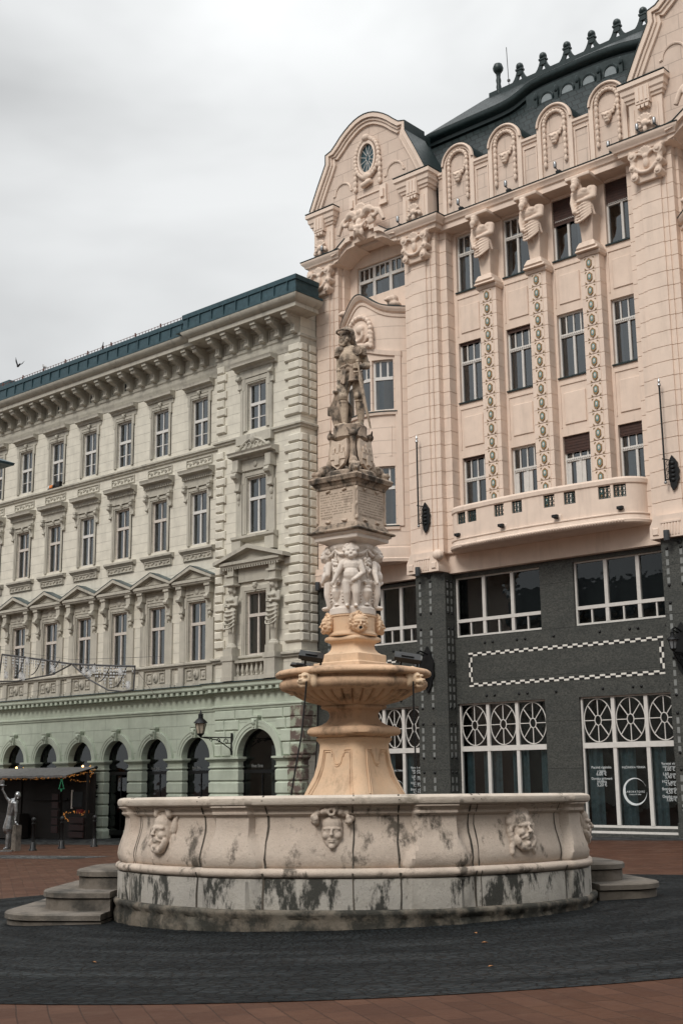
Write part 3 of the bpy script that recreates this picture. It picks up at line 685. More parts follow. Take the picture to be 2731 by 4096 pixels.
# main wall with its window openings
mb = MB(); H = []
for x in CW: H += [(x-.69,x+.69,23.2,25.94), (x-.69,x+.69,18.03,20.81), (x-.69,x+.69,12.4,15.53)]
wall(mb, PB+.5, PC-.5, 10.4, 26.2, YW, H, .27)
wall(mb, PC+.5, PD-.5, 10.4, 27.2, 27.5, [(-4.43-1.5,-4.43+1.5,24.4,26.05)], .25); wall(mb, PA+.5, PB-.5, 10.4, 27.2, 27.5, [(-21.915-1.5,-21.915+1.5,24.4,26.05)], .25)
mb.box(PD+.86, PD+.9, 26.9, 40, -.6, 29); mb.box(-25.33, -25.3, 26.9, 40, 10, 29); mb.box(-25.3, PD+.88, 39.8, 40, -.6, 29)
for x in CW:           # raised panels between the storeys
    for zb, zt in ((21.22,22.5),(16.0,17.35)):
        mb.cbox(x-.5,x+.5,YW-.05,YW+.01,zb,zt,.02); mb.box(x-.70,x+.70,YW-.04,YW+.01,zt+.36,zt+.44); mb.box(x-.70,x-.66,YW-.04,YW+.01,zb-.1,zt+.355); mb.box(x+.66,x+.70,YW-.04,YW+.01,zb-.1,zt+.355)
obj('wall', mb, M['pink'], P)
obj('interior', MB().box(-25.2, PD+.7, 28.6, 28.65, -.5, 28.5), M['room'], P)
for x in CW:
    for z in (23.2,18.03): obj('window_sill', MB().box(x-.74,x+.74,YW-.07,YW+.25,z-.05,z+.012), M['roofgreen'], P)
for i, x in enumerate(CW):
    for j, (za, zb) in enumerate(((23.2,25.94),(18.03,20.81),(12.42,15.53))):
        dr = j == 2 and i in (1,2)
        bl = {(2,0):1.15,(3,0):1.0,(2,2):.75,(3,2):.5,(1,1):.18,(0,1):.12,(0,2):.12}.get((i,j),0)
        w = casement(P, x, YW+.24, za+.01, zb, .69, .66 if j < 2 else .68, 1, 3, (), seed=i*7+j, blind=bl, door=dr)
        if not dr or True:
            m = MB(); zt = za+(zb-za)*(.66 if j < 2 else .68)
            m.tube([(x-.6+1.2*t/24, YW+.105, zt+(.03 if t % 2 else -.03)) for t in range(25)], .016, 4); obj('carved_band', m, M['white'], w)

def course_stack(mb, poly, z0, z1, pitch, zoff, inset=.03, gap=.026):
    """rusticated shaft: separate courses over a core set slightly back"""
    cx = sum(p[0] for p in poly)/len(poly)
    mb.pxy([(cx+(x-cx)*(1-inset/1.0), y+inset) for x, y in poly], z0, z1)
    z = zoff-pitch*math.ceil((zoff-z0)/pitch)
    while z < z1:
        a, b = max(z, z0)+gap, min(z+pitch, z1)
        if b-a > .03: mb.pxy(poly, a, b)
        z += pitch
def pier_plan(x, left, right):
    """left/right: 'm' = steps back to the main wall, 'b' = bay side, 'e' = cut at the party wall"""
    r = [(x+.42,Y0),(x+.42,Y0+.07),(x+.62,Y0+.07),(x+.62,Y0+.13),(x+.89,Y0+.13)]
    l = [(x-.42,Y0),(x-.42,Y0+.07),(x-.62,Y0+.07),(x-.62,Y0+.13),(x-.89,Y0+.13)]
    if left == 'e': l = l[:2]+[(x-.48,Y0+.07),(x-.48,YW+.1)]
    elif left == 'm': l += [(x-.89,Y1),(x-1.25,Y1),(x-1.25,YW+.05)]
    else: l += [(x-.89,Y1),(x-1.0,Y1),(x-1.0,YW)]
    if right == 'm': r += [(x+.89,Y1),(x+1.25,Y1),(x+1.25,YW+.05)]
    else: r += [(x+.89,Y1),(x+1.0,Y1),(x+1.0,YW)]
    return r[::1]+[q for q in reversed(l)][::1] if False else l[::-1]+r
PP = ((PA,'e','b'),(PB,'b','m'),(PC,'m','b'),(PD,'b','m'))
for x, l, r in PP:
    mb = MB(); course_stack(mb, pier_plan(x,l,r), 11.3, 26.1, .6, 22.11-.6*20)
    obj('pier', mb, M['pink'], P)

# carved capital: scrolls, shell and swag
def capital():
    b = MB(); b.pxz([(-.46,0),(.46,0),(.56,1.0),(.74,1.35),(-.74,1.35),(-.56,1.0)], -.18, .35)
    for s in (-1,1):
        for (cx, cz, rr) in ((.55,1.12,.2),(.5,.2,.17),(.58,.62,.15)):
            b.tube([(s*cx,-.34,cz),(s*cx,.1,cz)], rr, 10); b.tube([(s*cx,-.4,cz),(s*cx,-.3,cz)], rr*.5, 8)
        b.cap((s*.6,-.2,1.05),(s*.5,-.2,.2),.13,.1); b.ell((s*.68,-.15,1.32),(.14,.16,.12))
    for i in range(7): a = -1.2+.4*i; b.cap((.02+.0*i,-.24,1.0),(.3*math.sin(a),-.3,1.0+.36*math.cos(a)),.05,.07,6)
    for i in range(11): a = -1.25+.25*i; b.ell((.42*math.sin(a),-.28,.62-.3*math.cos(a)),(.085,.1,.085),7,5)
    b.ell((0,-.24,.72),(.14,.12,.24)); b.ell((0,-.27,.98),(.13,.12,.12))
    b.mould([(0,-.12),(.1,-.1),(.14,-.02),(.08,.02),(.1,.06),(0,.1)], [(-.46,.3),(-.46,-.02),(.46,-.02),(.46,.3)])
    return b
cm = fused(capital(), .028, 'capital', M['pinkorn'], 2)
for x in (PA,PB,PC,PD): obj('capital', cm, None, P, loc=(x,Y0,24.78))
# entablature breaks forward over each pier
ENT = [(0,26.08),(.2,26.1),(.24,26.28),(.34,26.3),(.38,26.4),(.48,26.5),(.5,26.56),(.5,26.62)]
mb = MB(); mg = MB()
for x, l, r in PP:
    xl = x-.48 if l == 'e' else x-1.0
    path = [(xl,27.4),(xl,Y0-.02),(x+1.0,Y0-.02),(x+1.0,27.4)]
    mb.mould([(-.2,26.06)]+ENT+[(-.2,26.63)], path); mb.box(xl,x+1.0,Y0-.02,27.4,26.08,26.61)
    mg.mould([(.0,26.625),(.52,26.61),(.53,26.65),(0,26.70)], path)
def flat(xa, xb):
    mb.mould([(-.4,26.06),(.0,26.06),(.0,26.3),(.08,26.34),(.12,26.44),(.2,26.52),(.2,26.6),(-.4,26.6)], [(xa,26.85),(xb,26.85)]); mb.box(xa,xb,27.2,27.6,26.065,26.6)
    mg.mould([(-.4,26.605),(.22,26.59),(.23,26.63),(-.4,26.68)], [(xa,26.85),(xb,26.85)])
flat(PB+1.0, PC-1.0)
# arched hood over each gable bay
for bx_ in (-21.915,-4.43):
    top = [(-1.95,26.6),(-1.6,26.66),(-1.3,26.86),(-1.05,27.02),(-.75,27.05),(-.75,27.25),(-.45,27.25),(-.45,27.4)]
    bot = [(-1.95,26.1),(-1.7,26.16),(-1.4,26.38),(-1.1,26.56),(-.62,26.6),(-.62,26.74),(-.3,26.74)]
    T = top+[(-x,z) for x, z in top[::-1]]; B = bot+[(-x,z) for x, z in bot[::-1]]
    for dy, ins in ((0,0),(-.16,.0)):
        pass
    mb.pxz([(bx_+x,z) for x, z in T]+[(bx_+x,z) for x, z in B[::-1]], 26.32, 27.5)
    T2 = [(x,z) for x, z in T]; Bm = [(x,z-.2) for x, z in T]
    mb.pxz([(bx_+x*1.003,z+.012) for x, z in T2]+[(bx_+x*1.003,z) for x, z in Bm[::-1]], 26.12, 26.4)
    mg.pxz([(bx_+x*1.005,z+.05) for x, z in T[:4]]+[(bx_+x*1.005,z+.014) for x, z in T[:4][::-1]], 26.08, 26.8); mg.pxz([(bx_+x*1.005,z+.05) for x, z in T[-4:]]+[(bx_+x*1.005,z+.014) for x, z in T[-4:][::-1]], 26.08, 26.8)
obj('cornice', mb, M['pink'], P, 30); obj('cornice_gutter', mg, M['roofgreen'], P)

# hexagon-studded pilasters
hx = MB(); hm = [M['pink'], M['gold'], M['teal'], M['opal'], M['pinkorn']]
def hexa(w, h): return [(0,h),(w,h*.5),(w,-h*.5),(0,-h),(-w,-h*.5),(-w,h*.5)]
hx.pxz(hexa(.118,.215), -.045, 0, 1); hx.ell((0,-.044,0),(.076,.008,.128),12,6,mi=2); hx.ell((0,-.048,0),(.042,.016,.078),10,6,mi=3)
for sx in (-1,1):
    for sz in (-1,1):
        q = [(sx*.22,sz*.25),(sx*.13,sz*.25),(sx*.22,sz*.17)]; hx.pxz(q if sx*sz > 0 else q[::-1], -.012, 0, 1)
mhx = hx.mesh('hexagon_boss', hm, 40)
for x in CS:
    mb = MB(); poly = [(x-.435,YW+.05),(x-.435,27.07),(x+.435,27.07),(x+.435,YW+.05)]
    course_stack(mb, poly, 11.5, 22.72, .6, 22.11-.6*18, .028, .024)
    z = 22.11-.6*17
    while z < 22.6: mb.box(x-.27,x+.24,27.045,27.1,z+.035,min(z+.6,22.72)); z += .6
    mb.mould([(0,22.72),(.06,22.74),(.1,22.82),(.1,22.88),(0,22.9)], [(x-.435,YW),(x-.435,27.07),(x+.435,27.07),(x+.435,YW)])
    pl = obj('pilaster', mb, M['pink'], P)
    for i in range(17): obj('hexagon_boss', mhx, None, pl, loc=(x-.015,27.044,22.41-.6*i))
# atlantes
def atlas():
    b = MB()
    for w0, w1, z0, z1 in ((.46,.44,0,.14),(.40,.30,.14,.42)): b.add([(-w0,-.4,z0),(w0,-.4,z0),(w0,.4,z0),(-w0,.4,z0),(-w1,-.3,z1),(w1,-.3,z1),(w1,.4,z1),(-w1,.4,z1)], [(3,2,1,0),(4,5,6,7),(0,1,5,4),(1,2,6,5),(2,3,7,6),(3,0,4,7)])
    b.add([(-.22,-.2,.4),(.22,-.2,.4),(.22,.4,.4),(-.22,.4,.4),(-.29,-.3,1.7),(.29,-.3,1.7),(.29,.4,1.7),(-.29,.4,1.7)], [(3,2,1,0),(4,5,6,7),(0,1,5,4),(1,2,6,5),(2,3,7,6),(3,0,4,7)])
    for i in range(4): b.ell((0,-.27-.02*i,1.2+.1*i),(.06,.05,.05),6,5)
    b.ell((0,-.25,1.78),(.34,.3,.2)); b.ell((-.05,-.3,2.1),(.31,.26,.28)); b.ell((-.02,-.34,2.42),(.42,.30,.28)); b.ell((-.32,-.36,2.55),(.17,.17,.16)); b.ell((.32,-.34,2.58),(.18,.17,.17)); b.ell((.13,-.52,2.5),(.16,.12,.14)); b.ell((-.17,-.52,2.48),(.16,.12,.14))
    for i in range(3):
        for s in (-1,1): b.ell((-.04+s*.08,-.5,2.26-.11*i),(.08,.06,.06),6,5)
    b.ell((-.12,-.62,2.86),(.16,.19,.2)); b.ell((-.12,-.6,2.98),(.19,.2,.14)); b.ell((-.14,-.76,2.68),(.12,.13,.17)); b.ell((-.15,-.78,2.54),(.08,.08,.12)); b.ell((-.13,-.82,2.84),(.035,.05,.05)); b.cap((-.08,-.45,2.7),(-.1,-.55,2.85),.14,.13)
    b.cap((.38,-.3,2.58),(.43,-.38,2.2),.17,.13); b.cap((.43,-.38,2.2),(.0,-.58,2.06),.125,.08); b.ell((-.06,-.6,2.05),(.1,.07,.07))
    b.cap((-.36,-.32,2.56),(-.38,-.45,2.15),.14,.11); b.cap((-.38,-.45,2.15),(-.3,-.55,1.75),.10,.07); b.ell((-.27,-.56,1.68),(.1,.08,.1))
    for i in range(6): t = i/5; b.tube([(-.36+.68*u,-.36-.22*math.sin(PI*u),1.95-.1*i+.2*(u-.5)-.18*math.sin(PI*u)*(.4+t)) for u in [j/8 for j in range(9)]], .05, 6)
    b.cap((.28,-.3,1.9),(.36,-.2,1.5),.09,.04); b.box(-.5,.5,-.75,.4,3.04,3.2)
    return b
am = fused(atlas(), .026, 'atlas_figure', M['pinkorn'], 2)
for x in CS: obj('atlas_figure', am, None, P, loc=(x,27.2,22.9)).scale = (1.14,1.1,1)

# attic parapet of the middle part: four round-headed panels
mb = MB(); AX = [-16.9+2.545*i for i in range(4)]; YA = 27.1
prof = [(PB+.9,26.5)]
for x in AX:
    prof += [(x-.86,28.96),(x-.86,29.2)]+[(x-.86*math.cos(PI*i/14),29.2+.84*math.sin(PI*i/14)) for i in range(1,14)]+[(x+.86,29.2),(x+.86,28.96)]
prof = [(PB+.9,26.5),(PB+.9,28.96)]+prof[1:]+[(PC-.9,28.96),(PC-.9,26.5)]
mb.pxz(prof, YA, YA+.45); obj('attic_parapet', mb, M['ashlar'], P)
mb = MB()
for x in AX:
    archivolt(mb, x, 29.2, .66, .875, YA, .16, 18)
    for s in (-1,1): mb.box(x+s*.77-.1,x+s*.77+.1,YA-.10,YA,26.66,29.2)
    mb.tube([(x-.80*math.cos(PI*i/24),YA-.17,29.2+.80*math.sin(PI*i/24)) for i in range(25)], .04, 5)
for a, b in zip([PB+.95]+[x+.88 for x in AX], [x-.88 for x in AX]+[PC-.95]):
    mb.mould([(0,28.72),(.06,28.74),(.08,28.82),(.14,28.86),(.14,28.97),(0,29.0)], [(a,YA),(b,YA)])
    if b-a > .4:
        m = (a+b)/2; mb.box(m-.34,m+.34,YA-.05,YA,28.5,28.56); mb.box(m-.34,m-.29,YA-.05,YA,26.66,28.495); mb.box(m+.29,m+.34,YA-.05,YA,26.66,28.495)
obj('attic_moulding', mb, M['pink'], P, 30)
mb = MB()
for x in AX: mb.lathe([(0.0,0),(.9,0)], 2)
mb = MB()
for x in AX:    # metal caps of the round heads run back into the roof
    n = 12; vs = []
    for i in range(n+1):
        t = PI*i/n; c, s = -math.cos(t), math.sin(t); vs += [(x+.9*c,YA-.06,29.2+.88*s),(x+.9*c,YA+1.3,29.2+.88*s)]
    mb.add(vs, [(2*i,2*i+2,2*i+3,2*i+1) for i in range(n)])
obj('parapet_flashing', mb, M['roofgreen'], P, 60)
def wreath_panel():
    b = MB()
    for s in (-1,1):
        for i in range(7): b.ell((s*.5,-.08,-1.55+.27*i),(.085,.09,.16),7,6)
    for i in range(11): a = PI*i/10; b.ell((-.5*math.cos(a),-.09,.3+.5*math.sin(a)),(.1,.1,.1),7,5)
    b.ell((.0,-.1,-.42),(.2,.16,.24)); b.ell((0,-.25,-.42),(.05,.08,.07)); b.ell((0,-.2,-.56),(.1,.08,.06)); b.ell((-.08,-.22,-.36),(.06,.06,.05)); b.ell((.08,-.22,-.36),(.06,.06,.05)); b.ell((0,-.14,-.66),(.13,.1,.08)); b.ell((-.2,-.08,-.25),(.1,.08,.09)); b.ell((.2,-.08,-.25),(.1,.08,.09))
    for i in range(5): b.ell((.26+.05*i,-.08,-.3+.12*i),(.07,.07,.08),6,5)
    return b
wm = fused(wreath_panel(), .024, 'attic_wreath', M['pinkorn'], 2)
for x in AX: obj('attic_wreath', wm, None, P, loc=(x,YA,28.93))

# curved gables over the end bays
GO = [(3.55,29.3),(3.0,30.45),(2.66,31.1),(2.46,31.5),(2.46,31.97),(2.1,32.06),(1.78,32.32),(1.5,32.58),(1.2,32.8),(.9,32.98),(.6,33.12),(.3,33.2),(0,33.23)]
def scroll_shell():
    b = MB()
    for i in range(9): a = -1.3+.325*i; b.cap((0,-.2,.35),(.34*math.sin(a),-.26,.35+.38*math.cos(a)),.05,.075,6)
    b.ell((0,-.25,.25),(.2,.2,.2)); b.tube([(-.4,-.25,.05),(.35,-.25,.12)],.14,8); b.ell((0,-.3,-.3),(.2,.22,.28))
    for s in (-1,1):
        b.tube([(s*(.22+.55*t),-.2-.08*math.sin(PI*t),.1+.22*math.sin(PI*t*.9)) for t in [j/8 for j in range(9)]],[.16+.05*math.sin(PI*j/8) for j in range(9)],8)
        b.tube([(s*(.86+.24*math.cos(t)*(1-.07*k_)),-.25,.0+.24*math.sin(t)*(1-.07*k_)) for k_, t in enumerate([2.6-j*.6 for j in range(11)])],.10,7)
        b.tube([(s*(.9+.5*t),-.2,.16-.62*t+.2*math.sin(PI*t)) for t in [j/8 for j in range(9)]],[.15-.05*j/8 for j in range(9)],7)
        b.ell((s*.5,-.12,-.2),(.4,.12,.22),10,8)
    # helmeted head under the shell
    b.ell((0,-.45,-.72),(.19,.22,.25)); b.ell((0,-.42,-.56),(.25,.26,.17)); b.ell((0,-.68,-.74),(.04,.05,.06)); b.cap((0,-.3,-.9),(0,-.1,-.95),.13,.16)
    for s in (-1,1): b.ell((s*.22,-.4,-.8),(.09,.12,.2)); b.cap((s*.2,-.4,-.5),(s*.36,-.3,-.25),.09,.05)
    return b
sm_ = fused(scroll_shell(), .03, 'shell_crest', M['pinkorn'], 2)
def oval_wreath():
    b = MB()
    for i in range(30):
        a = 2*PI*i/30; b.ell((.72*math.cos(a),-.1,1.0*math.sin(a)),(.12,.12,.13),7,5)
    for s in (-1,1):
        for i in range(5): b.ell((s*.76,-.08,-.3-.28*i),(.12,.1,.17),7,6)
    b.ell((0,-.16,-1.0),(.2,.16,.2)); b.tube([(-.3,-.16,-1.4),(.3,-.16,-1.28)],.14,8); b.ell((0,-.16,1.05),(.24,.16,.18))
    return b
om = fused(oval_wreath(), .03, 'oval_wreath', M['pinkorn'], 2)
def shell_small():
    b = MB()
    for i in range(7): a = -1.2+.4*i; b.cap((0,-.1,0),(.3*math.sin(a),-.16,.34*math.cos(a)),.045,.07,6)
    b.ell((0,-.18,-.05),(.14,.13,.15)); b.cap((-.3,-.14,-.15),(.3,-.14,-.05),.08,.06); b.ell((0,-.16,-.3),(.1,.1,.16)); b.ell((-.34,-.12,-.25),(.1,.09,.12)); b.ell((.34,-.12,-.15),(.1,.09,.12))
    return b
ssm = fused(shell_small(), .026, 'shell_ornament', M['pinkorn'], 2)
YGb = 26.72
for bx_ in (-21.93,-4.43):
    O = [(-x,z) for x, z in GO]+[(x,z) for x, z in GO[::-1][1:]]
    mb = MB(); mb.pxz([(bx_+x,z) for x, z in [(-3.4,26.6)]+[(-3.4,29.3)]+O[1:-1]+[(3.4,29.3),(3.4,26.6)]], YGb, YGb+.5)
    gb = obj('gable', mb, M['ashlar'], P)
    mb = MB()
    def band(a, b, y0, y1):
        n = len(O); vs = []
        for i, (x, z) in enumerate(O):
            p = V(O[max(i-1,0)]); q = V(O[min(i+1,n-1)]); t = (q-p).normalized(); nn = V((t.y,-t.x))
            vs += [(bx_+x+nn.x*a,y0,z+nn.y*a),(bx_+x+nn.x*b,y0,z+nn.y*b),(bx_+x+nn.x*b,y1,z+nn.y*b),(bx_+x+nn.x*a,y1,z+nn.y*a)]
        mb.add(vs, [(4*i+j,4*i+(j+1)%4,4*i+4+(j+1)%4,4*i+4+j) for i in range(n-1) for j in range(4)]+[(0,1,2,3),(4*n-1,4*n-2,4*n-3,4*n-4)])
    band(0,.46,YGb-.12,YGb+.1); band(-.03,.17,YGb-.3,YGb+.2); band(.2,.3,YGb-.2,YGb)
    obj('gable_moulding', mb, M['pink'], P, 30)
    mb = MB(); band(-.07,-.035,YGb-.33,YGb+1.2); obj('gable_coping', mb, M['roofgreen'], P)
    # pedestals with triglyphs
    for s in (-1,1):
        x = bx_+s*2.9; mb = MB()
        a = x-.72 if not (bx_ < -20 and s < 0) else x-.5
        mb.box(a,x+.72,YGb-.16,YGb+.55,26.6,28.55)
        mb.mould([(0,28.3),(.06,28.32),(.08,28.42),(.14,28.46),(.16,28.6),(.22,28.66),(.24,28.86),(.32,28.92),(.32,29.1),(0,29.14)], [(a,27.2),(a,YGb-.16),(x+.72,YGb-.16),(x+.72,27.2)]); mb.box(a,x+.72,YGb-.16,YGb+.5,28.3,29.12)
        mb.box(x-.3,x+.3,YGb-.42,YGb-.1,28.05,28.82)
        for q in (-.18,0,.18): mb.box(x+q-.06,x+q+.06,YGb-.455,YGb-.4,28.15,28.75); mb.pxz([(x+q-.08,28.0),(x+q+.08,28.0),(x+q+.05,27.86),(x+q-.05,27.86)],YGb-.42,YGb-.12)
        for q in (-.52,.52):
            if a < x+q-.1: mb.box(x+q-.03,x+q+.03,YGb-.2,YGb-.15,26.66,28.0)
        obj('attic_pedestal', mb, M['pink'], P, 30); obj('shell_ornament', ssm, None, P, loc=(x,YGb-.16,27.25))
        obj('pedestal_flashing', MB().box(a-.33,x+1.04,YGb-.5,YGb+.4,29.142,29.17), M['roofgreen'], P)
    obj('shell_crest', sm_, None, P, loc=(bx_,26.3,27.72))
    obj('oval_wreath', om, None, P, loc=(bx_,YGb,31.05))
    n = 28; mb = MB(); vs = []
    for i in range(n):
        t = 2*PI*i/n; c, s = math.cos(t), math.sin(t)
        for r, y in ((1.22,YGb-.02),(1.22,YGb-.16),(1.0,YGb-.16),(1.0,YGb-.01)): vs.append((bx_+.46*r*c,y,31.05+.74*r*s))
    mb.add(vs, [(4*i+j,4*((i+1)%n)+j,4*((i+1)%n)+j+1,4*i+j+1) for i in range(n) for j in range(3)]); of = obj('oval_window', mb, M['pink'], P, 40)
    mb = MB().add([(bx_+.46*math.cos(2*PI*i/n),YGb-.012,31.05+.74*math.sin(2*PI*i/n)) for i in range(n)], [tuple(range(n))]); obj('pane', mb, M['zinc'], of)
    mb = MB()
    for i in range(12):
        t = 2*PI*i/12+.26; mb.tube([(bx_+.12*math.cos(t),YGb-.02,31.05+.24*math.sin(t)),(bx_+.45*math.cos(t),YGb-.02,31.05+.72*math.sin(t))], .016, 4)
    mb.tube([(bx_+.13*math.cos(t),YGb-.02,31.05+.27*math.sin(t)) for t in [PI/2*i for i in range(4)]], .02, 4, closed=True); obj('glazing_bar', mb, M['white'], of)
    mb = MB()      # blind arches and brackets on the gable
    for s in (-1,1):
        x = bx_+s*1.62; mb.tube([(x-.62,YGb-.02,29.75),(x-.5,YGb-.02,29.78)]+[(x-.5*math.cos(PI*i/12),YGb-.02,29.8+.5*math.sin(PI*i/12)) for i in range(13)]+[(x+.62,YGb-.02,29.75)], .05, 5)
        x = bx_+s*.95; mb.box(x-.2,x+.2,YGb-.12,YGb,28.5,29.35); mb.box(x-.1,x+.1,YGb-.22,YGb-.1,28.7,29.1); mb.box(x-.24,x+.24,YGb-.14,YGb,28.36,28.5)
    mb.box(bx_-.7,bx_+.7,YGb-.06,YGb,29.16,29.24)
    obj('gable_bracket', mb, M['pink'], P, 30)
    # roof behind the gable
    mb = MB(); mb.pxz([(bx_+x*.985,z-.06) for x, z in O], YGb+.5, YGb+1.75); mb.pyz([(YGb+1.7,26.6),(YGb+1.7,29.6),(31,30.3),(36,30.3),(36,26.6)], bx_-3.3, bx_+3.3); obj('gable_roof', mb, M['roofgreen'], P)
    # big top-floor window under the arched hood
    for q, hw in ((-1.0,.48),(0,.5),(1.0,.48)): casement(P, bx_+.0+q*.99, 27.72, 24.4, 26.02, hw, .55, 0, 2, (), seed=int(q*3+9))
    # bowed oriel
    bow = lambda x, y, z: (x, y-1.15*max(0,1-((x-bx_)/2.06)**2)-.0, z)
    YO = 27.15; mb = MB(); H = []
    for q, hw in ((-1.0,.44),(0,.46),(1.0,.44)): H += [(bx_+q*.98-hw,bx_+q*.98+hw,18.15,20.55),(bx_+q*.98-hw,bx_+q*.98+hw,12.85,15.54)]
    wall(mb, bx_-2.06, bx_+2.06, 11.2, 22.9, YO, H, .3, .2)
    for za, zb in ((16.0,17.4),):
        for q in (-1,0,1): x = bx_+q*.98; mb.box(x-.36,x+.36,YO-.03,YO,za,zb)
    mb.fn(bow); obj('oriel', mb, M['pinkbow'], P)
    mb = MB(); xs = [bx_-2.06+4.12*i/26 for i in range(27)]
    zc = lambda x: 22.95+.78*math.exp(-((x-bx_)/.95)**2*1.3)
    for pr in ([(.0,-.42),(.06,-.4),(.08,-.3),(.0,-.28)],[(0,-.2),(.12,-.16),(.2,-.06),(.24,0),(.24,.06),(-.45,.1)]):
        s0 = len(mb.v); mb.mould(pr, [(x,YO) for x in xs]); mb.fn(lambda x,y,z: bow(x,y,z+zc(x)), s0)
    for i in range(26):
        a, b = xs[i], xs[i+1]; s0 = len(mb.v); mb.add([(a,YO,22.8),(b,YO,22.8),(b,YO,zc(b)),(a,YO,zc(a))], [(0,1,2,3)]); mb.fn(bow, s0)
    s0 = len(mb.v); mb.mould([(.0,11.18),(.12,11.2),(.16,11.34),(.10,11.38),(.13,11.55),(.13,11.82),(0,11.86)], [(x,YO) for x in xs]); mb.fn(bow, s0)
    vs = [bow(x,YO-.12,11.2) for x in xs]; mb.add(vs+[(xs[-1],27.5,11.2),(xs[0],27.5,11.2)], [tuple(range(len(vs)+2))])
    vs = [bow(x,YO-.0,z_)for x in xs for z_ in (22.95,)]; mb.add([(v[0],v[1],zc(v[0])-.02) for v in vs]+[(v[0],27.5,zc(v[0])-.02) for v in vs], [(i,i+1,28+i,27+i) for i in range(26)])
    for za in (12.62,17.9): s0 = len(mb.v); mb.mould([(0,za),(.1,za+.02),(.12,za+.14),(0,za+.16)], [(x,YO) for x in xs if abs(x-bx_) < 1.6]); mb.fn(bow, s0)
    for s in (-1,1): s0 = len(mb.v); mb.box(bx_+s*1.62-.1,bx_+s*1.62+.1,YO-.09,YO,12.8,20.7); mb.fn(bow, s0)
    s0 = len(mb.v); mb.mould([(0,20.66),(.1,20.68),(.12,20.9),(0,20.92)], [(x,YO) for x in xs if abs(x-bx_) < 1.8]); mb.fn(bow, s0); mb.fn(lambda x,y,z: (x,y,z+(.32*math.exp(-((x-bx_)/.9)**2))), s0)
    obj('oriel_moulding', mb, M['pink'], P, 30)
    mb = MB(); s0 = 0; mb.mould([(.0,0),(.27,.06),(.27,.10),(0,.12)], [(x,YO) for x in xs]); mb.fn(lambda x,y,z: bow(x,y,z+zc(x)), 0)
    for za in (12.8,18.07): s0 = len(mb.v); mb.mould([(0,za-.02),(.14,za-.03),(.14,za+.02),(0,za+.03)], [(x,YO) for x in xs if abs(x-bx_) < 1.6]); mb.fn(bow, s0)
    obj('oriel_flashing', mb, M['roofgreen'], P)
    for q, hw in ((-1.0,.44),(0,.46),(1.0,.44)):
        for za, zb in ((18.15,20.55),(12.85,15.54)): casement(P, bx_+q*.98, YO+.24, za, zb, hw, .64, 0, 2, (), seed=int(q+za), bow=bow, blind=.14 if za < 15 else 0)
    b = MB()
    for i in range(15): a = -.5+ (PI+1.0)*i/14; b.ell((.66*math.cos(a),-.14,.15+.72*math.sin(a)),(.13,.13,.13),7,5)
    b.ell((0,-.06,.15),(.55,.12,.6),14,10); b.ell((.1,-.2,.25),(.24,.16,.22)); b.tube([(.35*math.cos(t)-.1,-.2,.0+.3*math.sin(t)) for t in [j*.5-2.2 for j in range(8)]],.09,6); b.ell((-.2,-.12,-.55),(.5,.14,.22)); b.tube([(-.5,-.16,-.6),(.5,-.16,-.55)],.1,6); b.ell((.5,-.18,-.6),(.15,.14,.14)); b.ell((-.5,-.18,-.6),(.15,.14,.14))
    for i in range(4): b.ell((.68,-.12,-.05-.2*i),(.12,.12,.15),7,6); b.ell((-.68,-.12,-.05-.2*i),(.12,.12,.15),7,6)
    obj('cartouche', fused(b,.028,'cartouche',M['pinkorn'],2), None, P, loc=(bx_,26.02,21.85))
    for s in (-1,1):
        b = MB(); b.ell((0,0,.16),(.32,.4,.2)); b.ell((-.05,-.3,.36),(.18,.22,.17)); b.ell((0,-.05,.42),(.22,.26,.24)); b.ell((-.06,-.52,.3),(.1,.1,.09))
        obj('sill_lion', fused(b,.03,'sill_lion',M['pinkorn'],2), None, P, loc=(bx_+s*1.4,26.75,zc(bx_+1.4)+.05))
# consoles under the piers
for x in (PA,PB,PC,PD):
    mb = MB(); a = -.48 if x == PA else -.86
    mb.pxz([(x+a,10.5),(x+.86,10.5),(x+.86,10.75),(x+.74,11.0),(x+.66,11.36),(x-.48 if x == PA else x-.66,11.36),(x+a,10.95)], Y0-.22, YW)
    mb.box(x-.4,x+.4,Y0-.26,Y0-.2,11.05,11.12)
    for q in (-.3,-.18,-.06,.06,.18,.3): mb.cap((x+q,Y0-.22,10.6),(x+q,Y0-.22,11.0),.035,.045,6)
    for s in (-1,1): mb.cbox(x+s*.62-.12 if x+s*.62-.12 > -25.3 else x-.47,x+s*.62+.12,Y0-.27,Y0-.2,10.62,10.9,.03)
    mb.ell((x+.78,Y0-.1,11.2),(.26,.24,.24)); obj('console', mb, M['pink'], P, 30)
mb = MB(); mb.box(-25.3,PD+.9,27.2,27.6,10.5,11.35); mb.box(-25.3,PD+.9,27.2,27.62,10.46,10.5)
obj('fascia', mb, M['pink'], P)

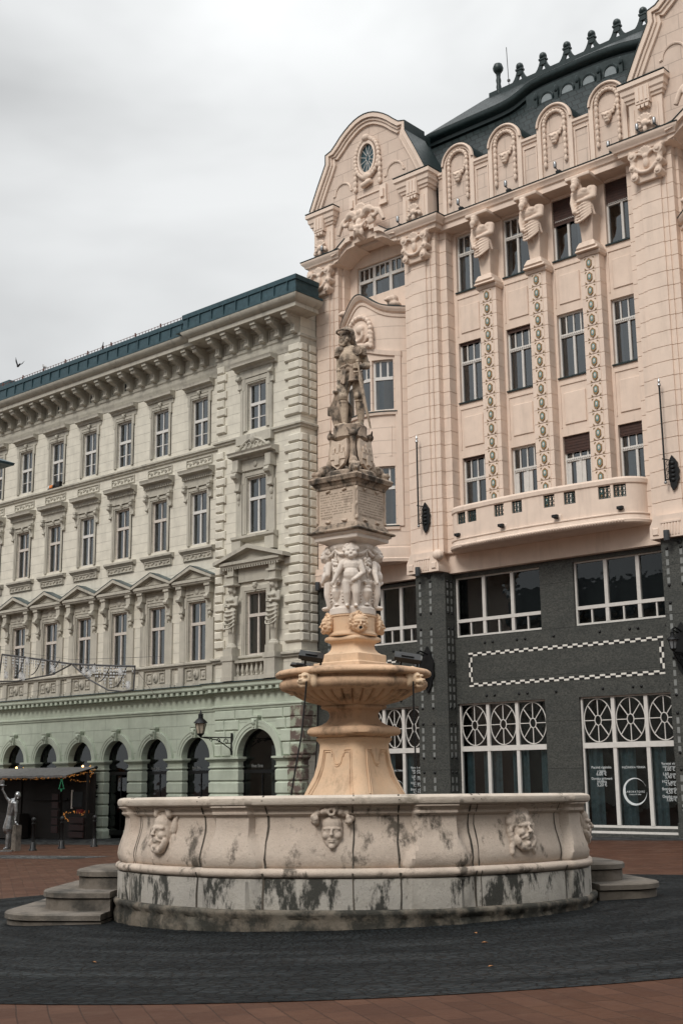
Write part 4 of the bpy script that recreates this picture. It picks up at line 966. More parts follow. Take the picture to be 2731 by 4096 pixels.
# bow-ended balcony
BX0, BX1, BY = PB+1.3, PC-1.2, 26.2
def bplan(off=0, n=7):
    r = 1.05+off; pts = [(BX0-off,27.4)]
    pts += [(BX0+1.05-r*math.cos(PI/2*i/n), BY+1.05-r*math.sin(PI/2*i/n)) for i in range(n+1)]
    pts += [(BX0+1.05+(BX1-BX0-2.1)*i/12, BY-off-.25*math.sin(PI*i/12)) for i in range(1,12)]
    pts += [(BX1-1.05+r*math.sin(PI/2*i/n), BY+1.05-r*math.cos(PI/2*i/n)) for i in range(n+1)]
    return pts+[(BX1+off,27.4)]
bp = bplan(); HX = [-16.75,-16.15,-14.68,-13.78,-12.28,-11.38,-9.92,-9.3]
mb = MB()
mb.mould([(-.22,11.25),(.05,11.25),(.12,11.3),(.14,11.4),(.08,11.44),(.04,11.6),(.08,11.63),(.08,11.67),(0,11.7),(0,12.3)], bp)
mb.mould([(-.2,12.3),(0,12.3)], bp); mb.mould([(-.25,12.8),(-.0,12.8),(.05,12.85),(.06,13.0),(.02,13.08),(-.25,13.1),(-.25,12.8)], bp)
mb.pxy(bplan(-.1), 11.24, 11.4)
# parapet band between the pierced openings
def seg(a, b):
    m = MB(); pts = []
    n = len(bp); acc = [0]
    for p, q in zip(bp, bp[1:]): acc.append(acc[-1]+(V(q)-V(p)).length)
    def at(s):
        for i in range(n-1):
            if acc[i+1] >= s-1e-9: t = (s-acc[i])/(acc[i+1]-acc[i]); return tuple(V(bp[i]).lerp(V(bp[i+1]), t))
        return bp[-1]
    ss = [a]+[s for s in acc if a+.02 < s < b-.02]+[b]; return [at(s) for s in ss], acc[-1]
L = seg(0,1)[1]; hw_ = .25; mids = []
cs = []
for h in HX:   # arc position whose x equals h
    best = min((abs(seg(0,s)[0][-1][0]-h), s) for s in [L*i/400 for i in range(20,381)]); cs.append(best[1])
cuts = [0]+[v for c in cs for v in (c-hw_, c+hw_)]+[L]
for a, b in zip(cuts[::2], cuts[1::2]):
    if b-a > .03: mb.mould([(-.2,12.3),(0,12.3),(0,12.8),(-.2,12.8),(-.2,12.3)], seg(a,b)[0])
acc = 0
n_eg = 90
for i in range(n_eg): q = seg(0, L*(i+.5)/n_eg)[0][-1]; mb.ell((q[0],q[1]-.13 if abs(q[0]+12.9) < 3.8 else q[1]-.1,11.36),(.06,.05,.05),5,4)
bal_ = obj('balcony', mb, M['pink'], P, 30)
for c in cs:
    a = V(seg(0,c-hw_)[0][-1]); b = V(seg(0,c+hw_)[0][-1]); d = b-a; nrm = V((d.y,-d.x)).normalized(); mb = MB()
    pt = lambda u, z, o=-.1: (a.x+d.x*u+nrm.x*o, a.y+d.y*u+nrm.y*o, z)
    for u in (.03,.35,.65,.97): mb.tube([pt(u,12.3),pt(u,12.8)], .03, 5)
    for z in (12.33,12.77): mb.tube([pt(0,z),pt(1,z)], .03, 5)
    for u in (.19,.5,.81):
        for z in (12.46,12.64): mb.tube([pt(u+.11*math.cos(t),z+.075*math.sin(t)) for t in [j*.9 for j in range(7)]], .018, 4, closed=True)
    obj('balcony_grille', mb, M['grille'], bal_)

# dark granite shop floors
YR = 27.5
mb = MB(); SW = [(-20.1-3.9,-20.1),(-17.75,-13.5),(-11.95,-7.85),(-5.5,-2.2)]
SW = [(-23.4,-20.1),(-18.14,-13.84),(-12.28,-8.08),(-6.3,-2.6)]
H = []
for a, b in SW: H += [(a,b,7.72,10.28),(a,b,gz(a)+.35,4.92)]
wall(mb, -25.3, PD+.9, -.7, 10.48, YR, H, .25)
for x in (PA,PB,PC,PD):
    l = x-.48 if x == PA else x-.56
    pl_ = [(l,YR+.02),(l,Y0),(x+.42,Y0),(x+.8,Y0+.28),(x+.8,YR+.02)]
    mb.pxy(pl_, -.7, 10.5); z = 8.8
    mb.pxy([(l-.03,YR),(l-.03,Y0-.04),(x+.45,Y0-.04),(x+.84,Y0+.26),(x+.84,YR)], -.7, gz(x)+.5)
obj('granite_cladding', mb, M['granite'], P)
for x in (PA,PB,PC,PD):
    for dx in ((-.28,.28) if x != PA else (.28,)):
        mt = MB(); z = 9.95
        while z > 0:
            if int((10.2-z)/.34) % 6 < 4: mt.box(x-.05+dx-.055,x-.05+dx+.055,Y0-.015,Y0+.01,z-.11,z+.11)
            z -= .34
        obj('mosaic_strip', mt, M['tile_g'], P)
    for dy in (.45,.72):
        mt = MB(); z = 9.95
        while z > 0:
            if int((10.2-z)/.34) % 6 < 4: mt.box(x+.78,x+.815,Y0+dy-.05,Y0+dy+.05,z-.11,z+.11)
            z -= .34
        obj('mosaic_strip', mt, M['tile_g'], P)
stud = MB().ell((0,0,0),(.062,.055,.062),7,5).mesh('granite_stud', M['iron'], 60); pts = []
for x in (PB,PC):
    for z in (10.12,8.75,8.1,6.7,6.1,4.75,4.1,2.7,2.1,.75):
        pts += [(x-.05+dx,Y0,z) for dx in (-.28,.28)]
        if x == PB: pts += [(x+.8,Y0+dy,z) for dy in (.45,.72)]
for x in (-16.65,-16.25,-15.05,-14.65,-13.3,-11.2,-9.9,-9.55,-21.6,-21.2,-8.35):
    for z in (7.4,5.2): pts.append((x,YR,z))
for q in pts: obj('granite_stud', stud, None, P, loc=q)
for (xa, xb, za, zb) in ((-17.5,-8.53,5.60,7.03),(-25.2,-20.3,5.58,7.04),(-6.1,-2.7,5.58,7.04)):
    m = [MB(), MB()]; s = .125; nx = int((xb-xa)/.225); sx = (xb-xa)/nx; nz = int((zb-za)/.2); sz = (zb-za)/nz
    for i in range(nx):
        for r in (0,1):
            for z in (zb-s*(r+1)*.62, za+s*r*.62): m[(i+r) % 2].box(xa+i*sx,xa+(i+1)*sx-.003,YR-.012,YR+.01,z,z+s*.62-.003)
    for i in range(nz):
        for r in (0,1):
            for x in (xa+r*.09, xb-.18+r*.09):
                if .16 < i*sz < zb-za-.3: m[(i+r) % 2].box(x,x+.087,YR-.012,YR+.01,za+i*sz,za+(i+1)*sz-.003)
    f = obj('sign_panel_border', m[0], M['tile_w'], P); obj('black_mosaic', m[1], M['tile_k'], f)
def shopwin(a, b, z0, z1, cols, Y, low=None, wheel=False, trans=None):
    f = MB(); w = .075
    def bx(x0,x1,c,d,dp=.08): f.box(x0,x1,Y-dp,Y+.05,c,d)
    bx(a,a+w,z0,z1); bx(b-w,b,z0,z1); bx(a+w,b-w,z1-.06,z1,.078); bx(a+w,b-w,z0,z0+.09,.078)
    ms = [a+(b-a)*i/cols for i in range(1,cols)]
    for m in ms: bx(m-.075,m+.075,z0+.09,z1-.06,.09)
    xs = [a]+ms+[b]
    if low:
        bx(a+w,b-w,low-.07,low+.07,.1)
        for p, q in zip(xs, xs[1:]): bx((p+q)/2-.03,(p+q)/2+.03,z0+.09,low-.07,.07)
    if trans: bx(a+w,b-w,trans-.11,trans+.1,.11)
    if wheel:
        zc_ = (trans+z1)/2+.02
        for p, q in zip(xs, xs[1:]):
            cx = (p+q)/2; rx = (q-p)/2-.09; rz = (z1-trans)/2-.11
            for fx in (1,.23): f.tube([(cx+fx*rx*math.cos(t),Y-.02,zc_+fx*rz*math.sin(t)) for t in [2*PI*j/36 for j in range(36)]], .022, 4, closed=True)
            for j in range(8): t = PI/4*j; f.tube([(cx+.23*rx*math.cos(t),Y-.02,zc_+.23*rz*math.sin(t)),(cx+rx*math.cos(t),Y-.02,zc_+rz*math.sin(t))], .022, 4)
    o = obj('shop_window', f, M['white'], P)
    obj('pane', MB().add([(a,Y,z0),(b,Y,z0),(b,Y,z1),(a,Y,z1)], [(0,1,2,3)]), M['dkglass'], o)
    return o, xs
for i, (a, b) in enumerate(SW):
    shopwin(a, b, 7.72, 10.28, 3, YR+.2, 8.42)
    z0 = gz(a)+.12 if i >= 2 else gz(a)+.35
    o, xs = shopwin(a, b, gz(a)+.36, 4.92, 3, YR+.2, None, True, 3.06)
    c = MB(); n = 150; vs = []; r = random.Random(i)
    ph = [r.uniform(0,6) for _ in range(4)]
    for j in range(n):
        x = a+.05+(b-a-.1)*j/(n-1); y = YR+.42+.05*math.sin(x*17+ph[0])+.03*math.sin(x*41+ph[1])+.05*math.sin(x*5+ph[2]); vs += [(x,y,gz(a)+.4),(x,y,2.98)]
    keep = [j for j in range(n-1) if math.sin(j*.13+ph[3]) > -.45]
    c.add(vs, [(2*j,2*j+2,2*j+3,2*j+1) for j in keep]); obj('curtain', c, M['blue_curtain'], o, 60)
    if i in (0,2):
        L_ = M['letter']; yy = YR+.185; cx = [(p+q)/2 for p, q in zip(xs, xs[1:])]
        def put(t, x, z, s, wd, **kw):
            me = letters(t, s, L_, **kw); xx = [v.co.x for v in me.vertices]; f = wd/(max(xx)-min(xx)); me.transform(Matrix.Diagonal((f,1,f*1.05,1))); obj('lettering', me, None, o, loc=(x,yy,z))
        for t, z, s, wd in (('Poctivá cigánska',2.18,.13,.86),('v žemli',2.04,.13,.36),('6,00 €',1.92,.15,.43),('Domáca grilovaná',1.76,.13,.89),('klobása',1.65,.13,.39),('5,20 €',1.51,.15,.43)): put(t, cx[0]+.02, z, s, wd)
        put('FAJČIARSKA TERASA', cx[1], 2.17, .13, .98); put('LABORATOIRE', cx[1], 1.27, .135, .80, sp=1.25); put('restaurant & coffee', cx[1], 1.19, .06, .50)
        for t, z, s, wd in (('Varené víno',2.28,.13,.66),('biele/červené',2.18,.09,.55),('3,00 €',2.06,.15,.41),('LAB punč',1.90,.13,.55),('5,40 €',1.79,.15,.41),('HOT aperol',1.63,.13,.66),('7,90 €',1.52,.15,.41),('Bombardino',1.36,.13,.70),('4,50 €',1.24,.15,.41),('Detský punč',1.09,.13,.70),('3,00 €',.97,.15,.41)): put(t, cx[2]+.08, z, s, wd)
        mb = MB(); vs = []; nn = 48
        for j in range(nn+1):       # brush-stroke ring, thick below and thinning to nothing
            t = -.05-2*PI*.93*j/nn; th = .10*math.sin(PI*min(1,j/nn*1.05))**1.2*(1 if j < nn*.6 else .8)+.006
            vs += [(cx[1]+.5*math.cos(t),yy,1.31+.51*math.sin(t)),(cx[1]+(.5-th)*math.cos(t),yy,1.31+(.51-th)*math.sin(t))]
        mb.add(vs, [(2*j,2*j+2,2*j+3,2*j+1) for j in range(nn)]); obj('ring_emblem', mb, L_, o)
mb = MB()
for a, b in SW: mb.box(a-.05,b+.05,YR-.14,YR+.25,gz(a)+.16,gz(a)+.24)
obj('door_sill', mb, M['white'], P)
mb = MB(); mb.box(-25.3,PD+.9,YR-.45,YR+.1,-1.0,gz(-13)+.0)
for a, b in SW: mb.box(a-.1,b+.1,YR-.4,YR+.2,-.9,gz(a)+.15)
obj('threshold_step', mb, M['granite'], P)

# great dark roof of the middle part
mb = MB()
RX0, RX1 = -20.2, -5.2
sg_ = lambda t: 1/(1+math.exp(-t))
wave = lambda x: .52*(sg_((x+14.75)/.34)-sg_((x+8.9)/.7))
xs = [RX0+(RX1-RX0)*i/60 for i in range(61)]
mb.add([v for x in xs for v in ((x,27.5,28.2),(x,29.4,31.95+wave(x)))], [(2*i,2*i+2,2*i+3,2*i+1) for i in range(60)])
mb.add([(RX0,27.5,28.2),(RX0,29.4,31.95),(RX0,36,31.95),(RX0,36,28.2)], [(0,1,2,3)])
mb.add([v for x in xs for v in ((x,29.05,32.58+wave(x)),(max(x,-17.6),30.6,34.2))], [(2*i,2*i+2,2*i+3,2*i+1) for i in range(60)])
mb.add([(RX0,29.05,32.58),(-17.6,30.6,34.2),(RX0,32.2,32.58)], [(0,1,2)]); mb.add([(-17.6,30.6,34.2),(RX1,30.6,34.2),(RX1,32.2,32.58),(RX0,32.2,32.58)], [(0,1,2,3)])
obj('roof', mb, M['slate'], P)
mb = MB()
k0 = 0; mb.mould([(0,-.57),(.0,-.42),(.14,-.38),(.16,-.22),(.36,-.12),(.42,.0),(.42,.13),(-.05,.2)], [(RX0,33)]+[(x,29.45) for x in xs]); mb.fn(lambda x,y,z: (x,y,z+32.42+(wave(x) if y < 30 else 0)), k0)
obj('roof_eaves', mb, M['roofgreen'], P, 40)
mb = MB()          # dormer front set into the lower slope
DX = [-13.35+1.08*i for i in range(5)]
mb.box(-14.6,-9.0,28.98,29.3,31.36,31.52)
xd = [x for x in xs if -14.7 < x < -8.9]; mb.add([v for x in xd for v in ((x,29.12,31.5),(x,29.12,32.0+wave(x)))], [(2*i,2*i+2,2*i+3,2*i+1) for i in range(len(xd)-1)])
for x in DX: mb.box(x-.62,x-.44,28.98,29.14,31.5,32.05); mb.cap((x-.53,29.0,32.0),(x-.53,29.0,32.2),.1,.08,6)
obj('dormer', mb, M['roofgreen'], P, 40)
for x in DX[:-1]:
    n = 14; pts = [(x-.33,31.56)]+[(x-.33*math.cos(PI*i/n),31.8+.33*math.sin(PI*i/n)) for i in range(n+1)]+[(x+.33,31.56)]
    f = MB(); f.tube([(a,29.08,b) for a, b in pts], .065, 6, closed=True); w = obj('dormer_window', f, M['roofgreen'], P, 50)
    obj('pane', MB().add([(a,29.07,b) for a, b in pts], [tuple(range(len(pts)))]), plain('painted_sky_pane', (.22,.25,.26), .12) if x == DX[0] else bpy.data.materials['painted_sky_pane'], w)  # opaque pale grey, sky light painted into the pane colour
# ridge cresting
YC, ZC = 30.6, 34.12
mb = MB(); FX = [-15.65+1.302*i for i in range(8)]
for x in FX:
    h = .651; L1 = [(x-h,ZC)]+[(x-h+h*.78*t,ZC+.2+.55*t**3) for t in [i/6 for i in range(7)]]+[(x-.15,ZC+.85)]
    mb.pxz(L1+[(x-.04,ZC+.85),(x-.04,ZC+.5),(x-.14,ZC+.2),(x-.14,ZC)], YC-.06, YC+.06)
    L2 = [(2*x-a,b) for a, b in L1]; mb.pxz((L2+[(x+.04,ZC+.85),(x+.04,ZC+.5),(x+.14,ZC+.2),(x+.14,ZC)])[::-1], YC-.06, YC+.06)
    mb.box(x-.15,x+.15,YC-.09,YC+.09,ZC+.5,ZC+.82); mb.ell((x,YC,ZC+.96),(.19,.19,.2),9,7); mb.box(x-.19,x+.19,YC-.12,YC+.12,ZC+.74,ZC+.83)
mb.box(-17.4,-5.3,YC-.1,YC+.1,ZC-.08,ZC+.22)
obj('ridge_cresting', mb, M['roofgreen'], P, 40)
mb = MB(); mb.lathe([(0.1,-.1),(.14,0),(.10,.2),(.13,.38),(.10,.55),(.13,.72),(.10,.9),(.12,1.1),(.16,1.14),(.24,1.26),(.26,1.4),(.2,1.58),(0,1.66)], 10, c=(-16.88,YC)); mb.fn(lambda x,y,z: (x,y,z+ZC)); obj('ball_finial', mb, M['roofgreen'], P, 40)
mb = MB(); mb.tube([(-16.3,YC,ZC+.2),(-16.36,YC,ZC+2.3)], .018, 4); mb.box(-16.36,-16.24,YC-.05,YC+.05,ZC+.45,ZC+.55); obj('antenna', mb, M['wire'], P)
# ------------------------------------------------------------------ the fountain
PHI0 = math.radians(-48.8)          # direction from the fountain towards the viewer
FO = (.02, .02, 0)
F = thing('fountain', 'large round stone fountain with carved basin, orange bowl and tall sculpted column', 'fountain', FO)
def ang(p): return PHI0+math.radians(p)
def around(me, name, phi, r, z, parent, mat=None, tilt=0, s=1.):
    """place a relief mesh (front towards -Y) so that it faces outward at angle phi"""
    a = ang(phi); o = obj(name, me, None, parent, local=True)
    o.location = (r*math.cos(a), r*math.sin(a), z); o.rotation_euler = (tilt, 0, a+PI/2); o.scale = (s,s,s); return o
BUL = [17.5+45*i for i in range(8)]
def bulge(a, amt=.07, hw=5.4, soft=.5, z=None):
    p = math.degrees(a-PHI0); v = 0
    if z is not None: hw = 4.3+2.6*math.exp(-((z-.72)/.30)**2) if z < 1.36 else 4.6
    for b in BUL:
        d = abs((p-b+180) % 360-180)
        v = max(v, 1 if d < hw else max(0, 1-(d-hw)/soft))
    return amt*v
def ring(prof, amt, n=480, mi=0):
    m = MB(); m.lathe(prof, n, fn=lambda a, r, z: r+(bulge(a, amt, z=z) if r > 3.3 else 0)); return m
LEAN = Matrix.Rotation(-.0175, 4, V((.7524,.6587,0)))       # the old basin has settled towards the back
def lean(o): o.rotation_euler = LEAN.to_euler(); return o
B = lean(obj('basin', ring([(3.52,.73),(3.56,.745),(3.585,.785),(3.60,.86),(3.585,.96),(3.55,1.075),(3.515,1.18),(3.50,1.28),(3.498,1.40),(3.535,1.425),(3.555,1.44),(3.555,1.465),(3.54,1.475),(3.555,1.50),(3.58,1.52),(3.60,1.53),(3.60,1.55),(3.5,1.555)], .115), M['basin'], F, 40, local=True))
lean(obj('basin_rim', ring([(3.45,1.548),(3.645,1.545),(3.68,1.565),(3.694,1.605),(3.685,1.645),(3.65,1.67),(3.60,1.68),(3.35,1.682),(3.31,1.65),(3.31,.3)], .05), M['rim'], F, 40, local=True))
lean(obj('basin_torus', ring([(3.5,.745),(3.63,.742),(3.668,.718),(3.68,.683),(3.665,.645),(3.625,.622),(3.55,.612)], .06), M['basin'], F, 60, local=True))
lean(obj('basin_die', ring([(3.56,.617),(3.635,.612),(3.645,.585),(3.645,.22),(3.5,.2)], .06), M['die'], F, 30, local=True))
pl_ = MB(); rr_ = random.Random(4); jit = [rr_.uniform(-.03,.03) for _ in range(400)]
pl_.lathe([(3.45,.235),(3.705,.228),(3.73,.205),(3.73,.165),(3.69,.11),(3.715,.02),(3.70,-.12),(3.71,-.6)], 360, fn=lambda a, r, z: r+((jit[int(a*47) % 400]+jit[int(a*113+z*60) % 400]*.7)*.7 if z < .14 else 0)+bulge(a,.03)); lean(obj('basin_plinth', pl_, M['plinth'], F, 50, local=True))
obj('basin_floor', MB().lathe([(0,.4),(3.3,.4)], 48), M['plinth'], F, local=True)
for i in range(8):          # dark mortar joints, two per panel
    for p in (BUL[i]-8.4, BUL[i]+8.0, BUL[i]-22.5+4.4 if i % 2 == 0 else BUL[i]-22.5-13.):
        a = ang(p); m = MB(); r = random.Random(i*3+int(p))
        pts = [(3.645,.22),(3.645,.40),(3.645,.60),(3.68,.683),(3.60,.735),(3.587,.785),(3.602,.86),(3.587,.96),(3.552,1.075),(3.517,1.18),(3.502,1.28),(3.500,1.40),(3.557,1.45),(3.60,1.545),(3.692,1.61),(3.652,1.67),(3.60,1.682),(3.35,1.684)]
        vs = []; w0 = .006 if abs(p-BUL[i]) > 9 else .011; wl = 0
        for q, (rad, z) in enumerate(pts):
            w = (w0+r.uniform(-.002,.007))/3.7; wl = wl*.6+r.uniform(-.012,.012)/3.7
            for s_ in (-1,1): vs.append(((rad+.005)*math.cos(a+s_*w+wl), (rad+.005)*math.sin(a+s_*w+wl), z))
        m.add(vs, [(2*q,2*q+1,2*q+3,2*q+2) for q in range(len(pts)-1)]); obj('mortar_joint', m, M['seam'], B, local=True)

def face(b, w=.19, h=.27, d=.16, beard=0, mouth=0, brow=1.):
    """human mask facing -Y: skull, brow, sockets, nose, cheeks, lips, chin"""
    b.ell((0,0,0),(w,d,h),16,12); b.ell((0,-d*.30,-h*.52),(w*.66,d*.66,h*.42),12,9); b.ell((0,-.1*d,h*.42),(w*.95,d*.95,h*.52),14,9)
    for s in (-1,1):
        b.cap((s*w*.14,-d*1.0,h*.16),(s*w*.70,-d*.78,h*.15),w*.13*brow,w*.10*brow,8)
        b.ell((s*w*.40,-d*.86,h*.02),(w*.17,d*.14,h*.075),9,6)
        b.ell((s*w*.52,-d*.62,-h*.22),(w*.36,d*.42,h*.22),10,8)
    b.cap((0,-d*1.02,h*.14),(0,-d*1.32,-h*.20),w*.09,w*.14,8); b.ell((0,-d*1.24,-h*.22),(w*.23,d*.2,h*.07),9,6)
    if mouth:
        for i in range(12):
            a = 2*PI*i/12; b.ell((w*.34*math.cos(a),-d*.98,-h*.56+h*.2*math.sin(a)),(w*.12,d*.2,h*.07),7,5)
    else:
        b.ell((0,-d*1.0,-h*.46),(w*.34,d*.16,h*.055),9,6); b.ell((0,-d*.97,-h*.57),(w*.28,d*.16,h*.06),9,6)
    b.ell((0,-d*.78,-h*.82),(w*.30,d*.32,h*.17),9,7)
    if beard:
        r = random.Random(5)
        for i in range(22): a = PI*(i+.5)/22; b.ell((w*.95*math.cos(a),-d*.45-.03*r.random(),-h*.5-h*.52*math.sin(a)),(w*.22,d*.35,h*.2),7,5)
        for s in (-1,1): b.cap((s*w*.06,-d*1.06,-h*.37),(s*w*.55,-d*.8,-h*.52),w*.13,w*.09,7)
    return b
def wreathed():
    b = face(MB(), .175, .27, .15); r = random.Random(2)
    for i in range(34):
        a = math.radians(8+164*r.random()); q = r.uniform(.9,1.18); b.ell((.27*q*math.cos(a)*1.0,-.04-.12*r.random(),.10+.24*q*math.sin(a)),[r.uniform(.038,.062)]*3,8,6)
    for i in range(6): a = i; b.tube([(.06*math.cos(a+t*.4)*(1-.08*t),-.17,.29+.06*math.sin(a+t*.4)*(1-.08*t)) for t in range(5)],.02,5)
    for s in (-1,1): b.tube([(s*.27,.02,.1),(s*.25,.0,-.1),(s*.24,.0,-.3),(s*.3,.02,-.42)],[.05,.035,.03,.02],6); b.tube([(s*(.33+.09*math.cos(t)),.03,-.22+.1*math.sin(t)) for t in [j*.5-1.4 for j in range(7)]],.014,5)
    return b
def satyr():
    b = face(MB(), .18, .27, .17, beard=1, brow=1.5); r = random.Random(8)
    for s in (-1,1):
        b.tube([(s*.13,-.06,.26),(s*.2,-.08,.36),(s*.28,-.03,.34),(s*.31,.0,.24),(s*.27,.0,.15)],[.06,.055,.05,.04,.02],8)
        b.ell((s*.24,.0,.08),(.06,.06,.13)); b.tube([(s*.24,.02,-.05),(s*.27,.02,-.2),(s*.25,0,-.33),(s*.18,-.02,-.4)],[.06,.055,.05,.03],7)
    for i in range(12): a = PI*i/11; b.ell((.17*math.cos(a),-.07,.24+.1*math.sin(a)),(.06,.06,.06),7,5)
    return b
def river_god():
    b = face(MB(), .175, .27, .17, beard=1, brow=1.4); r = random.Random(3)
    for i in range(30):
        a = r.uniform(-.2,PI+.2); q = r.uniform(.9,1.1); b.cap((.16*math.cos(a),-.05,.1+.17*math.sin(a)),(.22*q*math.cos(a),.0,.08+.22*q*math.sin(a)),.055,.04,6)
    for s in (-1,1):
        for i in range(8): b.ell((s*(.2+.05*r.random()),-.03,.1-.06*i),(.05,.06,.06),7,5)
    return b
fm = [fused(wreathed(), .011, 'mask_head', M['basin'], 2), fused(river_god(), .012, 'mask_head', M['basin'], 2), fused(satyr(), .012, 'mask_head', M['basin'], 2)]
LBL = {-50: 'horned satyr mask', -5: 'youth mask wreathed in fruit', 40: 'shaggy bearded mask'}
for i, p in enumerate((-50,-5,40,85,130,175,220,265)):
    me = fm[{-50:2,-5:0,40:1,85:2,130:0,175:1,220:2,265:0}[p]]
    o = around(me, 'mask_head', p, {-5:3.49}.get(p,3.51), 1.20, B, tilt=-.12, s={-50:.98,-5:.86}.get(p,.95))
    if p in LBL: o['label'] = LBL[p]

# pedestal: square plan with hollowed flanks that spread towards the foot
CORN = 8.0
def sq(prof, corner=.12, concave=0., n=16, phi=CORN):
    """square-on-plan turned moulding; prof = (half diagonal, z)"""
    m = MB(); per = []
    for k_ in range(4):
        a0 = math.radians(phi)+PI/2*k_
        for i in range(n):
            t = (i/n); u = abs(t-.5)*2          # 1 at the corners, 0 mid-face
            th = a0+PI/2*t; fl = math.cos(PI/4)/math.cos((t-.5)*PI/2)
            per.append((th, fl, u))
    vs = []
    for th, fl, u in per:
        for r, z in prof:
            q = fl*(1-concave*(1-u*u)) ; q = min(q, 1-corner*.5) if u > .6 else q
            vs.append((r*q*math.cos(PHI0+th), r*q*math.sin(PHI0+th), z))
    k_ = len(prof); N_ = len(per)
    m.add(vs, [(i*k_+t,((i+1)%N_)*k_+t,((i+1)%N_)*k_+t+1,i*k_+t+1) for i in range(N_) for t in range(k_-1)])
    m.add([v for v in vs[k_-1::k_]], [tuple(range(N_))]); m.add([v for v in vs[0::k_]], [tuple(range(N_))[::-1]])
    return m
pr = [(1.22,.4),(1.12,1.1),(.98,1.62),(.87,1.8),(.75,1.99),(.68,2.2),(.645,2.38),(.64,2.48),(.665,2.52),(.70,2.55),(.70,2.585),(.66,2.60)]
obj('pedestal', sq(pr, .26, .08), M['sand'], F, 40, local=True)
mb = MB()                      # raised strapwork panels on the flanks
def onped(th, z, o=.012):
    zs = [q[1] for q in pr]; i = max(j for j in range(len(pr)-1) if zs[j] <= z); t = (z-zs[i])/(zs[i+1]-zs[i]); r = pr[i][0]+(pr[i+1][0]-pr[i][0])*t
    tt = ((th-CORN) % 90)/90; u = abs(tt-.5)*2; fl = math.cos(PI/4)/math.cos((tt-.5)*PI/2)*(1-.08*(1-u*u)); a = PHI0+math.radians(th)
    return ((r*fl+o)*math.cos(a), (r*fl+o)*math.sin(a), z)
for k_ in range(4):
    c = CORN+45+90*k_
    path = [(-35,1.72),(-33,1.9),(-32,2.15),(-31.5,2.40),(-17,2.40),(-17,2.34),(-13,2.34)]+[(-12*math.cos(PI*i/12),2.33-.155*math.sin(PI*i/12)) for i in range(13)]+[(13,2.34),(17,2.34),(17,2.40),(31.5,2.40),(32,2.15),(33,1.9),(35,1.72)]
    for o_ in (0, 3): mb.tube([onped(c+d*(1-o_*.03), z-o_*.012, .006) for d, z in path], .012, 5)
obj('strapwork', mb, M['sand'], F, 60, local=True)
obj('pedestal_slab', sq([(.66,2.595),(.72,2.61),(.84,2.625),(.89,2.66),(.885,2.71),(.84,2.75),(.75,2.765)], .30, .0), M['bowlstone'], F, 50, local=True)
obj('pedestal_neck', sq([(.74,2.755),(.60,2.79),(.50,2.84),(.45,2.90),(.44,2.95),(.46,3.0),(.50,3.03),(.58,3.05),(.60,3.08),(.58,3.12)], .22, .05), M['bowlstone'], F, 50, local=True)
FL = 36
def flute(a, r, z):
    return r
bw = MB(); bw.lathe([(.50,3.10),(.54,3.115),(.62,3.135),(.66,3.145),(.70,3.155),(.74,3.167),(.78,3.18),(.825,3.198),(.87,3.22),(.91,3.242),(.95,3.265),(.975,3.283),(.99,3.298),(1.0,3.308),(1.02,3.318),(1.10,3.325),(1.17,3.355),(1.205,3.41),(1.20,3.46),(1.165,3.50),(1.13,3.515),(1.13,3.535),(1.20,3.545),(1.255,3.56),(1.27,3.585),(1.26,3.62),(1.22,3.65),(1.10,3.675),(.98,3.69),(.9,3.66),(.4,3.64)], 432, fn=flute)
def flute3(x, y, z):
    if 3.125 < z < 3.312:
        a = math.atan2(y, x); g = (1-abs(math.sin(FL*a/2)))**2.2; t = min(1, (z-3.125)/.02, (3.312-z)/.012)
        f = 1-.035*g*t/math.hypot(x, y); return (x*f, y*f, z+.045*g*t)
    return (x, y, z)
bw.fn(flute3)
bo = obj('bowl', bw, M['bowlstone'], F, 60, local=True)
def lionhead():
    b = MB(); b.ell((0,0,0),(.1,.1,.11)); b.ell((0,-.09,-.04),(.06,.07,.05)); b.ell((0,-.15,-.02),(.03,.02,.02)); b.ell((0,-.08,-.1),(.045,.05,.03))
    for s in (-1,1): b.ell((s*.1,.02,.07),(.04,.03,.05)); b.ell((s*.04,-.09,.04),(.03,.03,.02)); b.ell((s*.11,.02,-.04),(.06,.05,.08)); b.ell((s*.05,-.1,-.04),(.035,.04,.03))
    for i in range(9): a = PI*i/8; b.ell((.11*math.cos(a),.03,.02+.11*math.sin(a)),(.05,.05,.05),7,5)
    return b
lm = fused(lionhead(), .008, 'lion_spout', M['sandlight'], 2)
for p in (-37,53,143,233): around(lm, 'lion_spout', p, 1.2, 3.47, bo, s=1.15)
obj('column_plinth', sq([(.66,3.64),(.66,3.775),(.655,3.78),(.57,3.79),(.56,3.80),(.56,3.915),(.54,3.925)], .04, 0), M['sand'], F, 30, local=True)
obj('column_scotia', sq([(.55,3.92),(.46,3.96),(.41,4.01),(.395,4.06),(.41,4.10),(.46,4.125),(.51,4.14),(.525,4.17),(.505,4.20),(.43,4.225)], .22, .04), M['sand'], F, 50, local=True)
dr = obj('spout_drum', MB().lathe([(.38,4.21),(.40,4.225),(.40,4.25),(.375,4.28),(.37,4.30),(.37,4.52),(.385,4.535),(.385,4.555),(.37,4.56)], 48), M['sand'], F, 30, local=True)
def spout():
    b = face(MB(), .115, .15, .115, mouth=1, brow=1.5); r = random.Random(7)
    for i in range(26):
        a = math.radians(-50+280*i/25); q = r.uniform(.8,1.12); b.tube([(.10*math.cos(a),.02,.02+.12*math.sin(a)),(.145*q*math.cos(a),-.03,.02+.165*q*math.sin(a)),(.165*q*math.cos(a+.2),.0,.0+.18*q*math.sin(a+.2))],[.036,.034,.014],7)
    return b
spm = fused(spout(), .007, 'spout_face', M['sand'], 1)
